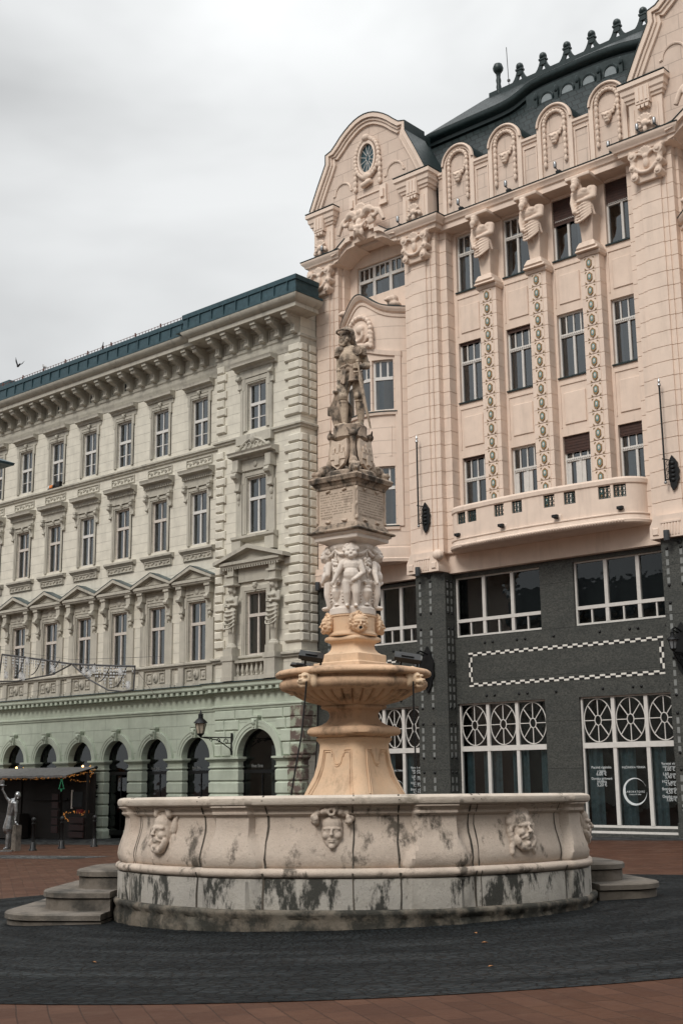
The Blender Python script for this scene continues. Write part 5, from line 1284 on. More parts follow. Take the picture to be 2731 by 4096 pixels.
for p in (14,104,194,-76): o = around(spm, 'spout_face', p, .40, 4.40, dr); h = obj('spout_mouth', MB().ell((0,-.118,-.085),(.034,.012,.028),10,6), M['iron'], dr, 60, local=True); h.location = o.location; h.rotation_euler = o.rotation_euler
rc = obj('relief_column', MB().lathe([(.37,4.555),(.385,4.57),(.385,4.66),(.375,4.67),(.345,4.70),(.355,4.9),(.355,5.2),(.345,5.55),(.355,5.64),(.375,5.66),(.38,5.70),(.37,5.72),(.40,5.75),(.46,5.775),(.48,5.79)], 48), M['plasterw'], F, 40, local=True)
def putto():
    b = MB(); b.ell((0,-.06,.86),(.108,.112,.118)); b.ell((0,-.17,.835),(.022,.022,.022)); b.ell((0,-.125,.785),(.06,.055,.045)); b.cap((0,-.03,.78),(0,-.02,.72),.06,.07)
    for s in (-1,1): b.ell((s*.055,-.14,.815),(.045,.04,.04)); b.ell((s*.04,-.165,.88),(.024,.012,.012))
    r = random.Random(1)
    for i in range(16): a = PI*i/15; b.ell((.105*math.cos(a),-.03-.05*r.random(),.885+.09*math.sin(a)),(.036,.04,.034),7,5)
    b.ell((0,-.045,.64),(.135,.10,.12)); b.ell((0,-.065,.50),(.128,.11,.13)); b.ell((0,-.045,.40),(.13,.10,.10))
    for s in (-1,1): b.ell((s*.05,-.10,.665),(.05,.03,.045)); b.cap((s*.11,-.04,.70),(s*.13,-.05,.67),.05,.05)
    b.cap((-.13,-.04,.69),(-.21,-.05,.53),.054,.046); b.cap((-.21,-.05,.53),(-.27,-.08,.40),.042,.03); b.ell((-.28,-.085,.375),(.03,.025,.035))
    b.cap((.135,-.04,.69),(.185,-.06,.53),.054,.046); b.cap((.185,-.06,.53),(.06,-.15,.42),.042,.03); b.ell((.035,-.14,.405),(.035,.025,.03))
    for s in (-1,1):
        b.cap((s*.066,-.045,.38),(s*.072,-.065,.22),.084,.064); b.cap((s*.072,-.06,.2),(s*.07,-.045,.05),.062,.042); b.cap((s*.06,-.05,.02),(s*.075,-.13,.01),.032,.025); b.ell((s*.062,-.085,.21),(.035,.03,.035))
        for t in range(4): b.ell((s*(.06+.012*t),-.155,.005),(.010,.014,.01),5,4)
    return b
pm = fused(putto(), .0085, 'cherub', M['plasterw'], 1)
for p in (-2,88,178,-92): around(pm, 'cherub', p, .33, 4.67, rc, s=1.05)
def fruit():
    b = MB(); r = random.Random(6)
    for i in range(22): b.ell((r.uniform(-.055,.055),-.03-.02*r.random(),.78-.22*i/21+r.uniform(-.02,.02)),[r.uniform(.02,.032)]*3,7,5)
    b.cap((0,-.03,.6),(0,-.03,.48),.028,.015,7); b.cap((0,-.02,.95),(0,-.02,.82),.02,.02,6); b.ell((0,-.03,.96),(.03,.03,.035))
    b.lathe([(.0,.03),(.06,.03),(.02,.07),(.07,.16),(.10,.25),(.075,.30),(.09,.33),(0,.34)], 12, c=(0,0))
    for i in range(5): a = -1.1+.55*i; b.tube([(.02*math.sin(a),-.04,.33),(.09*math.sin(a),-.05,.40),(.14*math.sin(a),-.05,.36+.08*math.cos(a))],[.02,.028,.018],6)
    for s in (-1,1):
        for (cx,cz,rr) in ((.14,.2,.05),(.13,.1,.04),(.15,.31,.04)): b.tube([(s*(cx+rr*math.cos(t)*(1-.09*t)),-.0,cz+rr*math.sin(t)*(1-.09*t)) for t in [j*.8 for j in range(8)]],.015,5)
    return b
fr_ = fused(fruit(), .0085, 'fruit_garland', M['plasterw'], 1)
for p in (-47,43,133,223): around(fr_, 'fruit_garland', p, .335, 4.68, rc, s=1.02)
mb = MB()
for k_ in range(8):            # drapery swags under the neck ring
    p0 = -47+45*k_; pts = [(.37*math.cos(ang(p0+45*i/8)),.37*math.sin(ang(p0+45*i/8)),5.63-.09*math.sin(PI*i/8)) for i in range(9)]
    mb.tube(pts, [.016+.02*math.sin(PI*i/8) for i in range(9)], 6)
obj('drapery_swag', mb, M['plasterw'], rc, 60, local=True)
obj('abacus', sq([(.46,5.775),(.62,5.785),(.63,5.80),(.63,5.85),(.68,5.87),(.69,5.90),(.60,5.905)], .02, 0), M['plasterw'], F, 25, local=True)
obj('abacus_cap', sq([(.62,5.90),(.745,5.905),(.765,5.925),(.75,5.945),(.68,5.955),(.63,5.98),(.62,6.02),(.59,6.05),(.575,6.06)], .03, 0), M['topstone'], F, 30, local=True)
ib = obj('inscription_block', sq([(.575,6.055),(.572,6.07),(.572,6.66),(.59,6.67)], .015, 0), M['block'], F, 20, local=True)
def face_pt(k_, u, z, o=0.):
    """point on face k of the square block: u runs along the face (-1..1)"""
    a = PHI0+math.radians(CORN+45+90*k_); h = .572*math.cos(PI/4)+o; t = u*.572*math.sin(PI/4)
    return (h*math.cos(a)-t*math.sin(a), h*math.sin(a)+t*math.cos(a), z)
rt = random.Random(9)
for k_ in range(4):
    mb = MB()
    for row in range(9):       # worn, illegible letter rows: flat marks painted in the tone of cut shade
        z = 6.56-.043*row
        if z < 6.2: break
        u = -.82
        while u < .82:
            w = rt.uniform(.012,.04)
            if rt.random() < .8: mb.add([face_pt(k_,u,z,.0015),face_pt(k_,u+w,z,.0015),face_pt(k_,u+w,z+.02,.0015),face_pt(k_,u,z+.02,.0015)], [(0,1,2,3)])
            u += w+rt.uniform(.012,.03)
    obj('worn_inscription', mb, M['carveshade'], ib, local=True)
    fr2 = MB()
    for u in (-.97,.97): fr2.tube([face_pt(k_,u*(1-.02*(i%2)),6.1+.55*i/9,.006) for i in range(10)], .02, 6)
    for u in (-.42,.42): fr2.tube([face_pt(k_,u-.1,6.61,.012),face_pt(k_,u+.1,6.63,.012)], .022, 7); fr2.tube([face_pt(k_,u-.12,6.10,.012),face_pt(k_,u+.12,6.09,.012)], .022, 7)
    for z in (6.6,6.35,6.12): fr2.ell(face_pt(k_,-.98,z,.0),(.03,.03,.045),7,5)
    obj('scrolled_edge', fr2, M['block'], ib, 60, local=True)
for k_, t in ((0,'F·ANNO·DNI·M·D·LXXII'),(3,'TANDEM')):
    me = letters(t, .058, M['carveshade'], ext=.001); a = PHI0+math.radians(CORN+45+90*k_)
    o = obj('cut_inscription', me, None, ib, local=True); o.location = face_pt(k_, 0 if k_ == 0 else -.5, 6.155, .002); o.rotation_euler = (0,0,a+PI/2)
obj('block_cornice', sq([(.57,6.655),(.60,6.66),(.61,6.70),(.64,6.72),(.66,6.75),(.70,6.765),(.715,6.80),(.735,6.83),(.72,6.855),(.60,6.87),(.4,6.92)], .02, 0), M['topstone'], F, 30, local=True)
tb = obj('statue_base', MB().lathe([(.44,6.86),(.44,6.94),(.40,6.97),(.30,7.0),(.20,7.05),(.19,7.45),(.24,7.52),(.29,7.56),(.30,7.575),(.285,7.60),(.285,7.77),(.27,7.785),(0,7.785)], 40), M['topstone'], F, 35, local=True)
def shield():
    b = MB(); n = 10; vs = []; o = [(-.15,.24),(-.05,.21),(.05,.21),(.15,.24),(.17,.1),(.165,-.05),(.12,-.18),(0,-.27),(-.12,-.18),(-.165,-.05),(-.17,.1)]
    b.pxz(o, -.04, .02)
    for (x, w, h) in ((-.085,.05,.09),(0,.06,.15),(.085,.05,.09)): b.box(x-w/2,x+w/2,-.065,-.02,.0,h); b.box(x-w/2-.003,x+w/2+.003,-.066,-.02,h-.03,h-.018); b.add([(x-w/2,-.06,h),(x+w/2,-.06,h),(x+w/2,-.02,h),(x-w/2,-.02,h),(x,-.04,h+.03)],[(0,1,4),(1,2,4),(2,3,4),(3,0,4)])
    b.box(-.145,.145,-.058,-.02,-.1,.01); b.pxz([(-.045,-.2),(.045,-.2),(.045,-.08)]+[(.045*math.cos(PI*i/6),-.08+.05*math.sin(PI*i/6)) for i in range(1,6)]+[(-.045,-.08)], -.075, -.04)
    return b
shm = shield().mesh('castle_shield', M['block'], 30)
for k_ in range(4): around(shm, 'castle_shield', CORN+45+90*k_, .30, 7.26, tb, tilt=-.10, s=1.05)
def dolphin():
    b = MB(); b.ell((0,-.12,.02),(.085,.15,.10)); b.ell((0,-.26,-.03),(.06,.10,.05)); b.ell((0,-.25,-.085),(.05,.08,.03)); b.ell((0,-.05,.12),(.075,.08,.1))
    for s in (-1,1): b.ell((s*.06,-.16,.08),(.03,.035,.03)); b.cap((s*.07,-.05,.0),(s*.14,.02,.08),.035,.015,6); b.ell((s*.035,-.31,.0),(.018,.02,.018))
    b.tube([(0,-.02,.15),(0,-.01,.3),(0,-.015,.42),(0,-.03,.52)],[.07,.055,.045,.05],9); b.ell((0,-.05,.58),(.08,.06,.06))
    for s in (-1,1): b.cap((s*.02,-.06,.56),(s*.1,-.07,.66),.035,.012,6)
    return b
dm = fused(dolphin(), .009, 'dolphin', M['topstone'], 1)
for p in (CORN,CORN+90,CORN+180,CORN-90): around(dm, 'dolphin', p, .28, 6.97, tb, s=1.1)

# stone steps at the two sides of the basin
def rrect(u0, u1, t0, t1, r, n=8):
    p = [(u0,t0),(u1-r,t0)]+[(u1-r+r*math.sin(PI/2*i/n),t0+r-r*math.cos(PI/2*i/n)) for i in range(1,n+1)]
    return p+[(u1-r+r*math.cos(PI/2*i/n),t1-r+r*math.sin(PI/2*i/n)) for i in range(n+1)]+[(u0,t1)]
for deg, lab in ((216,'three curved stone steps climbing to the left side of the fountain basin'),(53,'curved stone steps against the right side of the fountain basin')):
    a = math.radians(deg); zg = gz(4.6*math.cos(a)); T = thing('stone_steps', lab, 'steps', (4.3*math.cos(a),4.3*math.sin(a),zg), 0, 'steps beside the fountain')
    for i, (u, w, zt) in enumerate(((5.22,1.8,.05),(4.75,1.34,.325),(4.34,.90,.60))):
        zb = -.6 if i == 0 else (.05,.325)[i-1]
        for off, za, zc_ in ((-.03,zb,zt-.09),(0,zt-.09,zt)):
            pp = rrect(3.55,u+off,-w-off,w+off,.75-.12*i)
            m = MB(); m.pxy([(x*math.cos(a)-y*math.sin(a), x*math.sin(a)+y*math.cos(a)) for x, y in pp], za, zc_-.02)
            if off == 0:
                pq = rrect(3.55,u-.025,-w+.025,w-.025,.72-.12*i)
                lo = [(x*math.cos(a)-y*math.sin(a), x*math.sin(a)+y*math.cos(a), zc_-.02) for x, y in pp]; hi = [(x*math.cos(a)-y*math.sin(a), x*math.sin(a)+y*math.cos(a), zc_) for x, y in pq]; m._prism(lo, hi, 0)
            obj('tread' if off == 0 else 'riser', m, M['step'], T, 40)

# ------------------------------------------------------------------ the knight
vd = V((-.6587,.7524,0)); er = V((.7524,.6587,0))
K = thing('knight_statue', 'weathered stone statue of a bearded knight in armour standing on top of the fountain column', 'statue', (FO[0]+er.x*.03, FO[1]+er.y*.03, 7.785), math.atan2(er.y, er.x))
# local frame: x to the right in the picture, y away from the viewer, z up
def px(u, v, y=0): return ((u-690)*.00126, y, 1.805-(v-100)*.001287)
b = MB()
b.ell(px(665,470),(.19,.14,.15)); b.ell(px(670,560,-.02),(.20,.155,.17)); b.ell(px(668,640,0),(.165,.125,.12)); b.ell(px(690,740,0),(.18,.13,.13)); b.ell(px(655,540,-.09),(.13,.08,.14))
b.cap(px(650,400,0),px(625,340,-.01),.075,.07)
# legs: near-vertical greaves, knee cops, pointed sabatons
b.cap(px(625,800,0),px(570,1075,-.04),.118,.085); b.cap(px(570,1100,-.04),px(585,1230,-.0),.078,.082); b.cap(px(585,1230,0),px(592,1430,-.02),.082,.05); b.ell(px(570,1085,-.06),(.09,.085,.08))
b.cap(px(590,1480,-.04),px(470,1512,-.16),.052,.03); b.ell(px(540,1490,-.10),(.06,.07,.04))
b.cap(px(775,830,.04),px(785,1065,.0),.112,.082); b.cap(px(790,1095,.0),px(808,1230,.04),.075,.08); b.cap(px(808,1230,.04),px(815,1420,.05),.08,.05); b.ell(px(785,1075,-.03),(.085,.08,.075))
b.cap(px(815,1465,.03),px(715,1490,-.14),.052,.036); b.ell(px(760,1470,-.05),(.06,.08,.045))
for (u, v, y, r) in ((572,1130,-.04,.088),(575,1165,-.03,.084),(786,1110,0,.084),(790,1145,0,.08)): b.lathe([(r*.8,-.012),(r,-.006),(r,.006),(r*.8,.012)], 14, c=(px(u,v)[0],y)) if False else b.ell(px(u,v,y),(r,r,.014),12,5)
# arms
b.cap(px(832,440,.02),px(885,600,.04),.085,.066); b.cap(px(890,640,.03),px(812,690,-.12),.068,.046); b.ell(px(900,640,.03),(.07,.07,.065))
b.cap(px(545,440,.05),px(535,690,.04),.078,.062); b.cap(px(535,720,.03),px(525,930,-.02),.058,.04); b.ell(px(535,710,.02),(.065,.065,.05))
# left hand: palm and fingers closed on the sword hilt
b.ell(px(782,690,-.16),(.048,.035,.05))
for i, (u, v) in enumerate(((775,665),(770,683),(768,701),(772,719))):
    b.cap(px(u,v,-.185),px(u-45,v+6,-.20),.013,.012,7); b.cap(px(u-45,v+6,-.20),px(u-58,v+14,-.175),.012,.010,7)
b.cap(px(795,668,-.17),px(760,648,-.19),.015,.012,7)
# right hand on the rim of the shield
b.ell(px(515,955,-.03),(.042,.035,.05))
for i in range(4): b.cap(px(500+i*12,975,-.055),px(494+i*12,1010,-.06),.012,.010,7)
b.cap(px(535,960,-.05),px(545,990,-.07),.013,.011,7)
# mail skirt and tassets
b.ell(px(700,800,.0),(.16,.13,.09))
body = obj('body', fused(b, .0085, 'knight_body', M['knight'], 2), None, K, local=True)
# head
b = MB(); hc = px(625,245,-.03); Mh = Matrix.Rotation(math.radians(-42), 3, 'Z')
h = MB(); face(h, .090, .122, .105, beard=1, brow=1.2); h.ell((0,-.075,-.085),(.07,.055,.06),12,9); h.ell((0,-.06,-.135),(.06,.05,.05),10,8)
for s in (-1,1): h.cap((s*.01,-.115,-.045),(s*.075,-.085,-.06),.022,.014,7)
for i in range(9): a = PI*i/8; h.ell((.066*math.cos(a),-.075,-.10-.062*math.sin(a)),(.028,.035,.04),7,5)
h.xf(Matrix.Translation(V(hc)) @ Mh.to_4x4())
obj('head', fused(h, .0055, 'head', M['knight'], 1), None, K, local=True)
h = MB(); h.ell((0,.03,.06),(.125,.145,.115),16,10); h.ell((0,.095,-.03),(.115,.085,.14),14,10)
n = 10
h.tube([((.125+.03*math.sin(PI*i/16))*math.cos(PI+PI*i/16),-.02+(.125+.035*math.sin(PI*i/16))*math.sin(PI+PI*i/16),.05+.012*math.sin(PI*i/16)) for i in range(17)], .02, 6)
h.cap((0,-.09,.11),(0,.16,.09),.02,.03,7)
for s in (-1,1): h.cap((s*.10,.0,.02),(s*.09,-.02,-.12),.028,.014,7)
h.xf(Matrix.Translation(V(hc)+V((.0,0,.015))) @ Mh.to_4x4())
obj('helmet', fused(h, .006, 'helmet', M['topstone'], 1), None, K, local=True)
h = MB()
for i in range(8): t = i/7; h.ell((hc[0]+.075+.10*t, hc[1]+.10+.02*t, hc[2]+.05-.23*t),(.035+.02*math.sin(PI*t),.05,.04),8,6)
obj('plume', fused(h, .008, 'plume', M['topstone'], 1), None, K, local=True)
mb = MB()
for s, (u, v, y) in ((1,(820,425,-.02)),(-1,(548,430,.0))):
    x0, z0 = px(u,v)[0], px(u,v)[2]; mb.ell((x0-s*.01,y,z0-.01),(.115,.12,.085),16,9)
    for i in range(3): mb.ell((x0+s*(.012+.010*i), y, z0-.045-.032*i),(.102-.008*i,.105-.008*i,.03),16,7)
mb.ell(px(772,462,-.125),(.08,.03,.085),14,8); mb.tube([(px(772,462)[0]+.078*math.cos(t), -.14, px(0,462)[2]+.083*math.sin(t)) for t in [2*PI*i/16 for i in range(16)]], .009, 5, closed=True)
obj('pauldron', fused(mb, .007, 'pauldron', M['topstone'], 1), None, K, local=True)
mb = MB()                      # belt, tassets and apron straps
mb.tube([(px(675,0)[0]+.165*math.cos(t), .125*math.sin(t)-.0, px(0,665)[2]-.0+.02*math.cos(t)) for t in [2*PI*i/20 for i in range(20)]], .022, 6, closed=True)
for i in range(8):          # leather skirt over the left thigh, straps over the right
    t = i/7; mb.cap(px(690+110*t,700-10*t,-.135+.06*t*t),px(672+170*t,893-32*t,-.165+.10*t*t),.027,.027,7)
    mb.ell(px(672+170*t,893-32*t,-.165+.10*t*t),(.036,.034,.02),7,5)
for (u0,v0,u1,v1,y) in ((622,700,583,925,-.13),(598,700,553,905,-.11),(572,700,535,860,-.06)): mb.cap(px(u0,v0,y+.01),px(u1,v1,y-.01),.024,.024,7)
mb.tube([px(590+18*i,700-34*math.sin(PI*i/6),-.15) for i in range(7)], .024, 7); mb.ell(px(650,715,-.09),(.09,.07,.07))
obj('tasset', fused(mb, .0075, 'tasset', M['topstone'], 1), None, K, local=True)
mb = MB(); mb.tube([px(795,770,-.19),px(815,900,-.2),px(860,1180,-.2),px(905,1390,-.19),px(938,1550,-.17)], [.022,.034,.028,.022,.014], 8)
mb.cap(px(735,790,-.22),px(835,760,-.16),.018,.015,7); mb.ell(px(735,790,-.22),(.026,.026,.026)); mb.cap(px(795,770,-.19),px(778,640,-.19),.016,.02,7); mb.ell(px(775,630,-.19),(.028,.028,.028))
obj('sword', mb, M['knight'], K, 60, local=True)
o_ = [(470,985),(520,960),(560,1010),(640,1130),(690,1190),(680,1330),(650,1500),(500,1500),(450,1440),(428,1360),(418,1310),(372,1310),(370,1200),(410,1180),(440,1100),(460,1040)]
mb = MB(); mb.pxz([(px(u,v)[0], px(u,v)[2]) for u, v in o_][::-1], .09, .15); mb.tube([(px(u,v)[0], .10, px(u,v)[2]) for u, v in o_], .016, 6, closed=True); mb.ell(px(545,1260,.09),(.10,.045,.2)); mb.tube([px(440,990,.06),px(500,985,.10)], .03, 7)
obj('shield', fused(mb, .008, 'shield', M['topstone'], 1), None, K, local=True)
# ------------------------------------------------------------------ things on and around the fountain
def vp(x, y, z): q = er*x+vd*y; return V((q.x+FO[0], q.y+FO[1], z))
def floodlight(name, p, yaw, label, up=.9, s=1.):
    T = thing(name, label, 'floodlight', p, yaw, 'floodlights standing on the upper bowl')
    m = MB(); a = .17*s
    k0 = len(m.v); m.box(-.25*s,.25*s,-.14*s,.14*s,-.03,.035); m.box(-.20*s,.20*s,-.10*s,.10*s,-.06,-.03)
    m.box(-.12*s,.12*s,-.07*s,.07*s,.03,.055)
    m.xf(Matrix.Translation((0,0,.19)) @ Matrix.Rotation(.16,4,'Y') @ Matrix.Rotation(.5,4,'X'), k0)
    obj('housing', m, M['iron'], T, local=True)
    m = MB()
    for q in (-.15*s,.17*s): m.cap((q,0,.0),(q+.03,0,.16),.018,.016,6)
    m.box(-.17*s,.19*s,-.03,.03,-.005,.015); obj('bracket', m, M['iron'], T, local=True); return T
floodlight('floodlight', vp(-.66,-.62,3.665), math.atan2(er.y,er.x), 'raised black floodlight left of the column on the orange bowl', s=.78)
T = floodlight('floodlight', vp(-.84,-.30,3.64), math.atan2(er.y,er.x), 'low flat black floodlight at the far left edge of the orange bowl', s=.66); T.scale = (1,1,.55)
T = floodlight('floodlight', vp(.88,-.2,3.665), math.atan2(er.y,er.x), 'black floodlight right of the column on the orange bowl', s=.85)
def cable(pts, label): single('power_cable', MB().tube(pts, .013, 6), M['iron'], label, 'cable', pts[-1], 60, 'cables hanging from the bowl')
cable([vp(-.72,-1.16,3.42),vp(-.74,-1.15,3.2),vp(-.80,-1.2,2.6),vp(-.90,-1.25,2.05),vp(-.98,-1.3,1.55)], 'thick black cable hanging from the bowl left of the pedestal')
cable([vp(.93,-.9,3.42),vp(.925,-.9,2.8),vp(.94,-.92,2.2),vp(.95,-.95,1.55)], 'straight black cable hanging from the bowl right of the pedestal')
cable([vp(-.60,.9,3.35),vp(-.62,.9,2.6),vp(-.68,.9,1.7)], 'thin black cable just behind the left cable and close to the pedestal')

# ------------------------------------------------------------------ lamps and fittings on the buildings
def scrollwork(m, A, B, r=.02):
    A = V(A); B = V(B); m.tube([A,B], r*1.3, 6)
    d = B-A; L = d.length; d.normalize(); u = V((0,0,1))
    for t, s in ((.18,.16),(.42,.13),(.66,.11)):
        c = A+d*L*t-u*s*1.2; m.tube([c+(d*math.cos(a)+u*math.sin(a))*s*(1-.09*i) for i, a in enumerate([.7*j for j in range(9)])], r, 5)
    m.tube([A-u*.75,A-u*.5+d*.12,A+d*L*.45-u*.12,B], r*1.2, 6)
def lantern(name, loc, arm, label, tall, glassm, group=None, plate=None):
    """loc: centre of the lantern base; arm: point on the wall"""
    T = thing(name, label, 'wall lamp', arm, 0, group); o = V(loc)-V(arm)
    m = MB(); s = tall; n = 6
    m.lathe([(.0,s*.46),(.13*s,s*.48),(.36*s,s*.50),(.33*s,s*.56),(.17*s,s*.72),(.13*s,s*.74),(.12*s,s*.9),(.15*s,s*.92),(.06*s,s*.98),(.03*s,s*1.1),(0,s*1.16)], n*2, c=(o.x,o.y))
    m.fn(lambda x,y,z: (x,y,z+o.z)); obj('lamp_cap', m, M['iron'], T, 30, local=True)
    m = MB(); m.lathe([(.16*s,-.02*s),(.27*s,s*.48)], n, c=(o.x,o.y)); m.fn(lambda x,y,z: (x,y,z+o.z)); obj('lamp_glass', m, glassm, T, local=True)
    m = MB()
    for i in range(n): a = 2*PI*i/n; m.tube([(o.x+.165*s*math.cos(a),o.y+.165*s*math.sin(a),o.z-.02*s),(o.x+.28*s*math.cos(a),o.y+.28*s*math.sin(a),o.z+.48*s)], .014*s+.006, 5)
    m.lathe([(0,o.z-.2*s),(.06*s,o.z-.16*s),(.18*s,o.z-.03*s),(.18*s,o.z),(0,o.z)], n*2, c=(o.x,o.y)); obj('lamp_frame', m, M['iron'], T, 30, local=True)
    m = MB(); e = V((o.x,o.y,o.z-.18*s)); scrollwork(m, (0,0,o.z-.18*s), e, .022); m.box(-.05,.05,-.03,.02,o.z-.95,o.z+.05); obj('arm', m, M['iron'], T, 40, local=True)
    if plate:
        m = MB(); w, z0, z1 = plate; q = [(0,z0)]
        for i in range(1,8): t = i/8; q.append((w*(math.sin(PI*t)**.7)*(1.12 if i % 2 else .95), z0+(z1-z0)*t))
        q += [(0,z1)]+[(-x,z) for x, z in q[1:][::-1]]
        m.pxz(q, -.06, -.0); obj('back_plate', m, M['iron'], T, local=True)
    return T
lantern('wall_lantern', (-29.75,23.46,3.98), (-29.75,25.42,3.45), 'black street lantern with cream glass on a scrolled bracket beside the mint arch', .92, M['lampglass'])
for x, t in ((-18.95,'black iron wall lantern half hidden behind the bowl of the fountain'),(-7.3,'black iron wall lantern cut by the right edge of the picture beside the chequered panel')):
    T = lantern('wall_lantern', (x,25.82,6.34), (x,26.56,6.4), t, .62, M['greyglass'], 'lanterns on the granite piers', (.33,-1.0,.95))
    m = MB(); m.tube([(0,0,.6),(0,-.5,.72),(0,-.74,.62)], .035, 6); m.cap((0,-.3,.55),(0,-.74,.6),.04,.03,6); m.tube([(0,0,-.7),(0,-.4,-.5),(0,-.74,-.2)], .04, 6); obj('bracket', m, M['iron'], T, 50, local=True)
for x, t in ((-19.08,'black flagpole on the pier left of the pink balcony'),(-7.42,'black flagpole on the pier right of the pink balcony')):
    T = thing('flagpole', t, 'flagpole', (x,26.4,12.55), 0, 'flagpoles on the pink palace')
    obj('pole', MB().tube([(0,-.08,.0),(.0,-.08,3.75)], .036, 8), M['iron'], T, 60, local=True)
    obj('finial', MB().lathe([(.03,3.72),(.07,3.78),(.06,3.84),(.03,3.88),(.055,3.93),(0,4.1)], 8, c=(0,-.08)), M['silver'], T, 40, local=True)
    obj('pole_foot', MB().ell((0,-.08,0),(.06,.06,.06)), M['silver'], T, 60, local=True)
    m = MB(); q = [(.2,-.3)]; 
    for i in range(1,9): tt = i/9; q.append((.2+.27*(math.sin(PI*tt)**.6)*(1.1 if i % 2 else .93), -.3+1.35*tt))
    q.append((.22,1.05))
    for i in range(8,0,-1): tt = i/9; q.append((.2-.14*(math.sin(PI*tt)**.6)*(1.1 if i % 2 else .93), -.3+1.35*tt))
    m.pxz(q, .08, .16)
    for i in range(5): m.ell((.24,.06,.1+.16*i),(.1,.05,.07),7,5)
    obj('leaf_plate', m, M['iron'], T, local=True)
    m = MB(); m.cap((-.06,-.08,.92),(.2,.1,.85),.025,.02,6); m.cap((0,-.08,.1),(.2,.1,.15),.02,.02,6)
    for z in (.25,.5,.75): m.tube([(.08+.06*math.cos(a),0,z+.09*math.sin(a)) for a in [.9*j for j in range(7)]], .012, 4, closed=True)
    obj('holder', m, M['iron'], T, 50, local=True)
for x, t in ((-19.1,'grey cylinder spotlight at the top of the granite pier beside the fountain column'),(-7.46,'grey cylinder spotlight at the top of the right-hand granite pier'),(-24.95,'grey cylinder spotlight against the corner of the cream building')):
    T = thing('spotlight', t, 'spotlight', (x,26.58,10.35), 0, 'cylinder spotlights under the pink consoles')
    m = MB(); m.lathe([(0,.0),(.11,.0),(.115,.02),(.115,.38),(.10,.38),(.09,.3),(0,.3)], 16, c=(-.0,-.38)); obj('barrel', m, plain('grey_powder_coat', (.05,.055,.06), .4), T, 40, local=True)
    m = MB(); m.cap((0,-.3,.08),(.3,-.05,-.02),.03,.03,6); m.box(.22,.38,-.04,.03,-.08,.05); obj('bracket', m, M['iron'], T, 40, local=True)
for x, t in ((-16.9,'leftmost of the small black lamps on the balcony front'),(-14.45,'small black lamp on the balcony front below the second pair of grilles'),(-11.9,'small black lamp on the balcony front below the third pair of grilles'),(-9.25,'rightmost of the small black lamps on the balcony front')):
    yb = 26.2-.25*max(0,math.sin(PI*(x-(BX0+1.05))/(BX1-BX0-2.1))) if BX0+1.05 < x < BX1-1.05 else 26.35
    T = thing('balcony_lamp', t, 'spotlight', (x,yb,11.82), 0, 'small lamps on the balcony front')
    obj('backplate', MB().cbox(-.17,.17,-.03,.02,-.15,.12,.02), M['pink'], T, local=True)
    m = MB(); m.cap((0,0,0),(-.04,-.2,.0),.05,.07,8); m.box(-.14,.1,-.26,-.12,-.02,.09); obj('lamp_head', m, M['iron'], T, 40, local=True)
TX = ['on the pink cornice below the first attic wreath','on the pink cornice below the second attic wreath','on the pink cornice below the third attic wreath','on the pink cornice below the fourth attic wreath','on the cornice under the right-hand gable pedestal, left one','on the cornice under the right-hand gable pedestal, right one','on the cornice right of the crest of the left gable','on the far left corner of the left gable cornice']
for (x, y, z), t in zip(((-16.7,26.75,26.68),(-14.15,26.75,26.68),(-11.65,26.75,26.68),(-9.12,26.75,26.68),(-7.6,26.35,26.72),(-6.85,26.35,26.72),(-19.85,26.35,26.72),(-24.6,26.35,26.72)), TX):
    T = thing('cornice_floodlight', 'small pale floodlight '+t, 'floodlight', (x,y,z), 0, 'small floodlights on the pink cornice')
    m = MB(); m.cap((-.05,.0,.32),(-.05,.0,.5),.075,.075,8); obj('lamp_head', m, M['silver'], T, 50, local=True)
    m = MB(); m.cap((-.05,0,.28),(.12,-.05,.08),.03,.025,6); m.box(.02,.22,-.1,.06,-.01,.08); obj('stand', m, M['iron'], T, 40, local=True)

# ------------------------------------------------------------------ left side of the square
for (x, y), t in zip(((-30.2,14.95),(-30.42,16.5),(-30.32,18.08)), ('iron bollard beside the silver statue','iron bollard in the middle of its row','iron bollard by the mint pier')):
    T = thing('bollard', t, 'bollard', (x,y,gz(x)), 0, 'iron bollards before the arcade')
    obj('post', MB().lathe([(.075,.3),(.07,.36),(.065,1.0),(.085,1.02),(.085,1.06),(.06,1.08),(.075,1.14),(.095,1.2),(.07,1.28),(0,1.31)], 14), M['iron'], T, 50, local=True)
    obj('foot', MB().lathe([(.17,0),(.16,.05),(.12,.08),(.11,.3),(.07,.34)], 12), M['iron'], T, 50, local=True)
# silver statue of a man raising his arm
SX = (-30.72,14.25); zs = gz(SX[0])
T = thing('silver_statue', 'silver statue of a man in a long coat raising one arm by a low pillar', 'statue', (SX[0],SX[1],zs), math.atan2(er.y,er.x))
b = MB(); q = lambda u, v, y=0: ((u-95)*.0044, y, (1200-v)*.0044)
b.cap(q(62,1165),q(70,1010,.02),.075,.09); b.cap(q(75,1165,.12),q(85,1010,.1),.07,.09); b.cap(q(62,1170,0),q(45,1175,-.12),.05,.035); b.cap(q(75,1170,.12),q(62,1176,.0),.05,.035)
b.cap(q(62,1000,.05),q(80,860,.05),.21,.14); b.cap(q(80,870,.04),q(100,770,.04),.15,.19); b.ell(q(100,765,.04),(.22,.15,.14)); b.cap(q(115,735,.03),q(135,715,.0),.07,.065)
b.cap(q(130,775,-.08),q(138,850,-.1),.085,.065); b.cap(q(138,860,-.1),q(135,930,-.14),.058,.042); b.ell(q(142,950,-.15),(.06,.045,.08))
for i in range(4): b.cap(q(148+4*i,955,-.16),q(156+4*i,968,-.17),.014,.012,6)
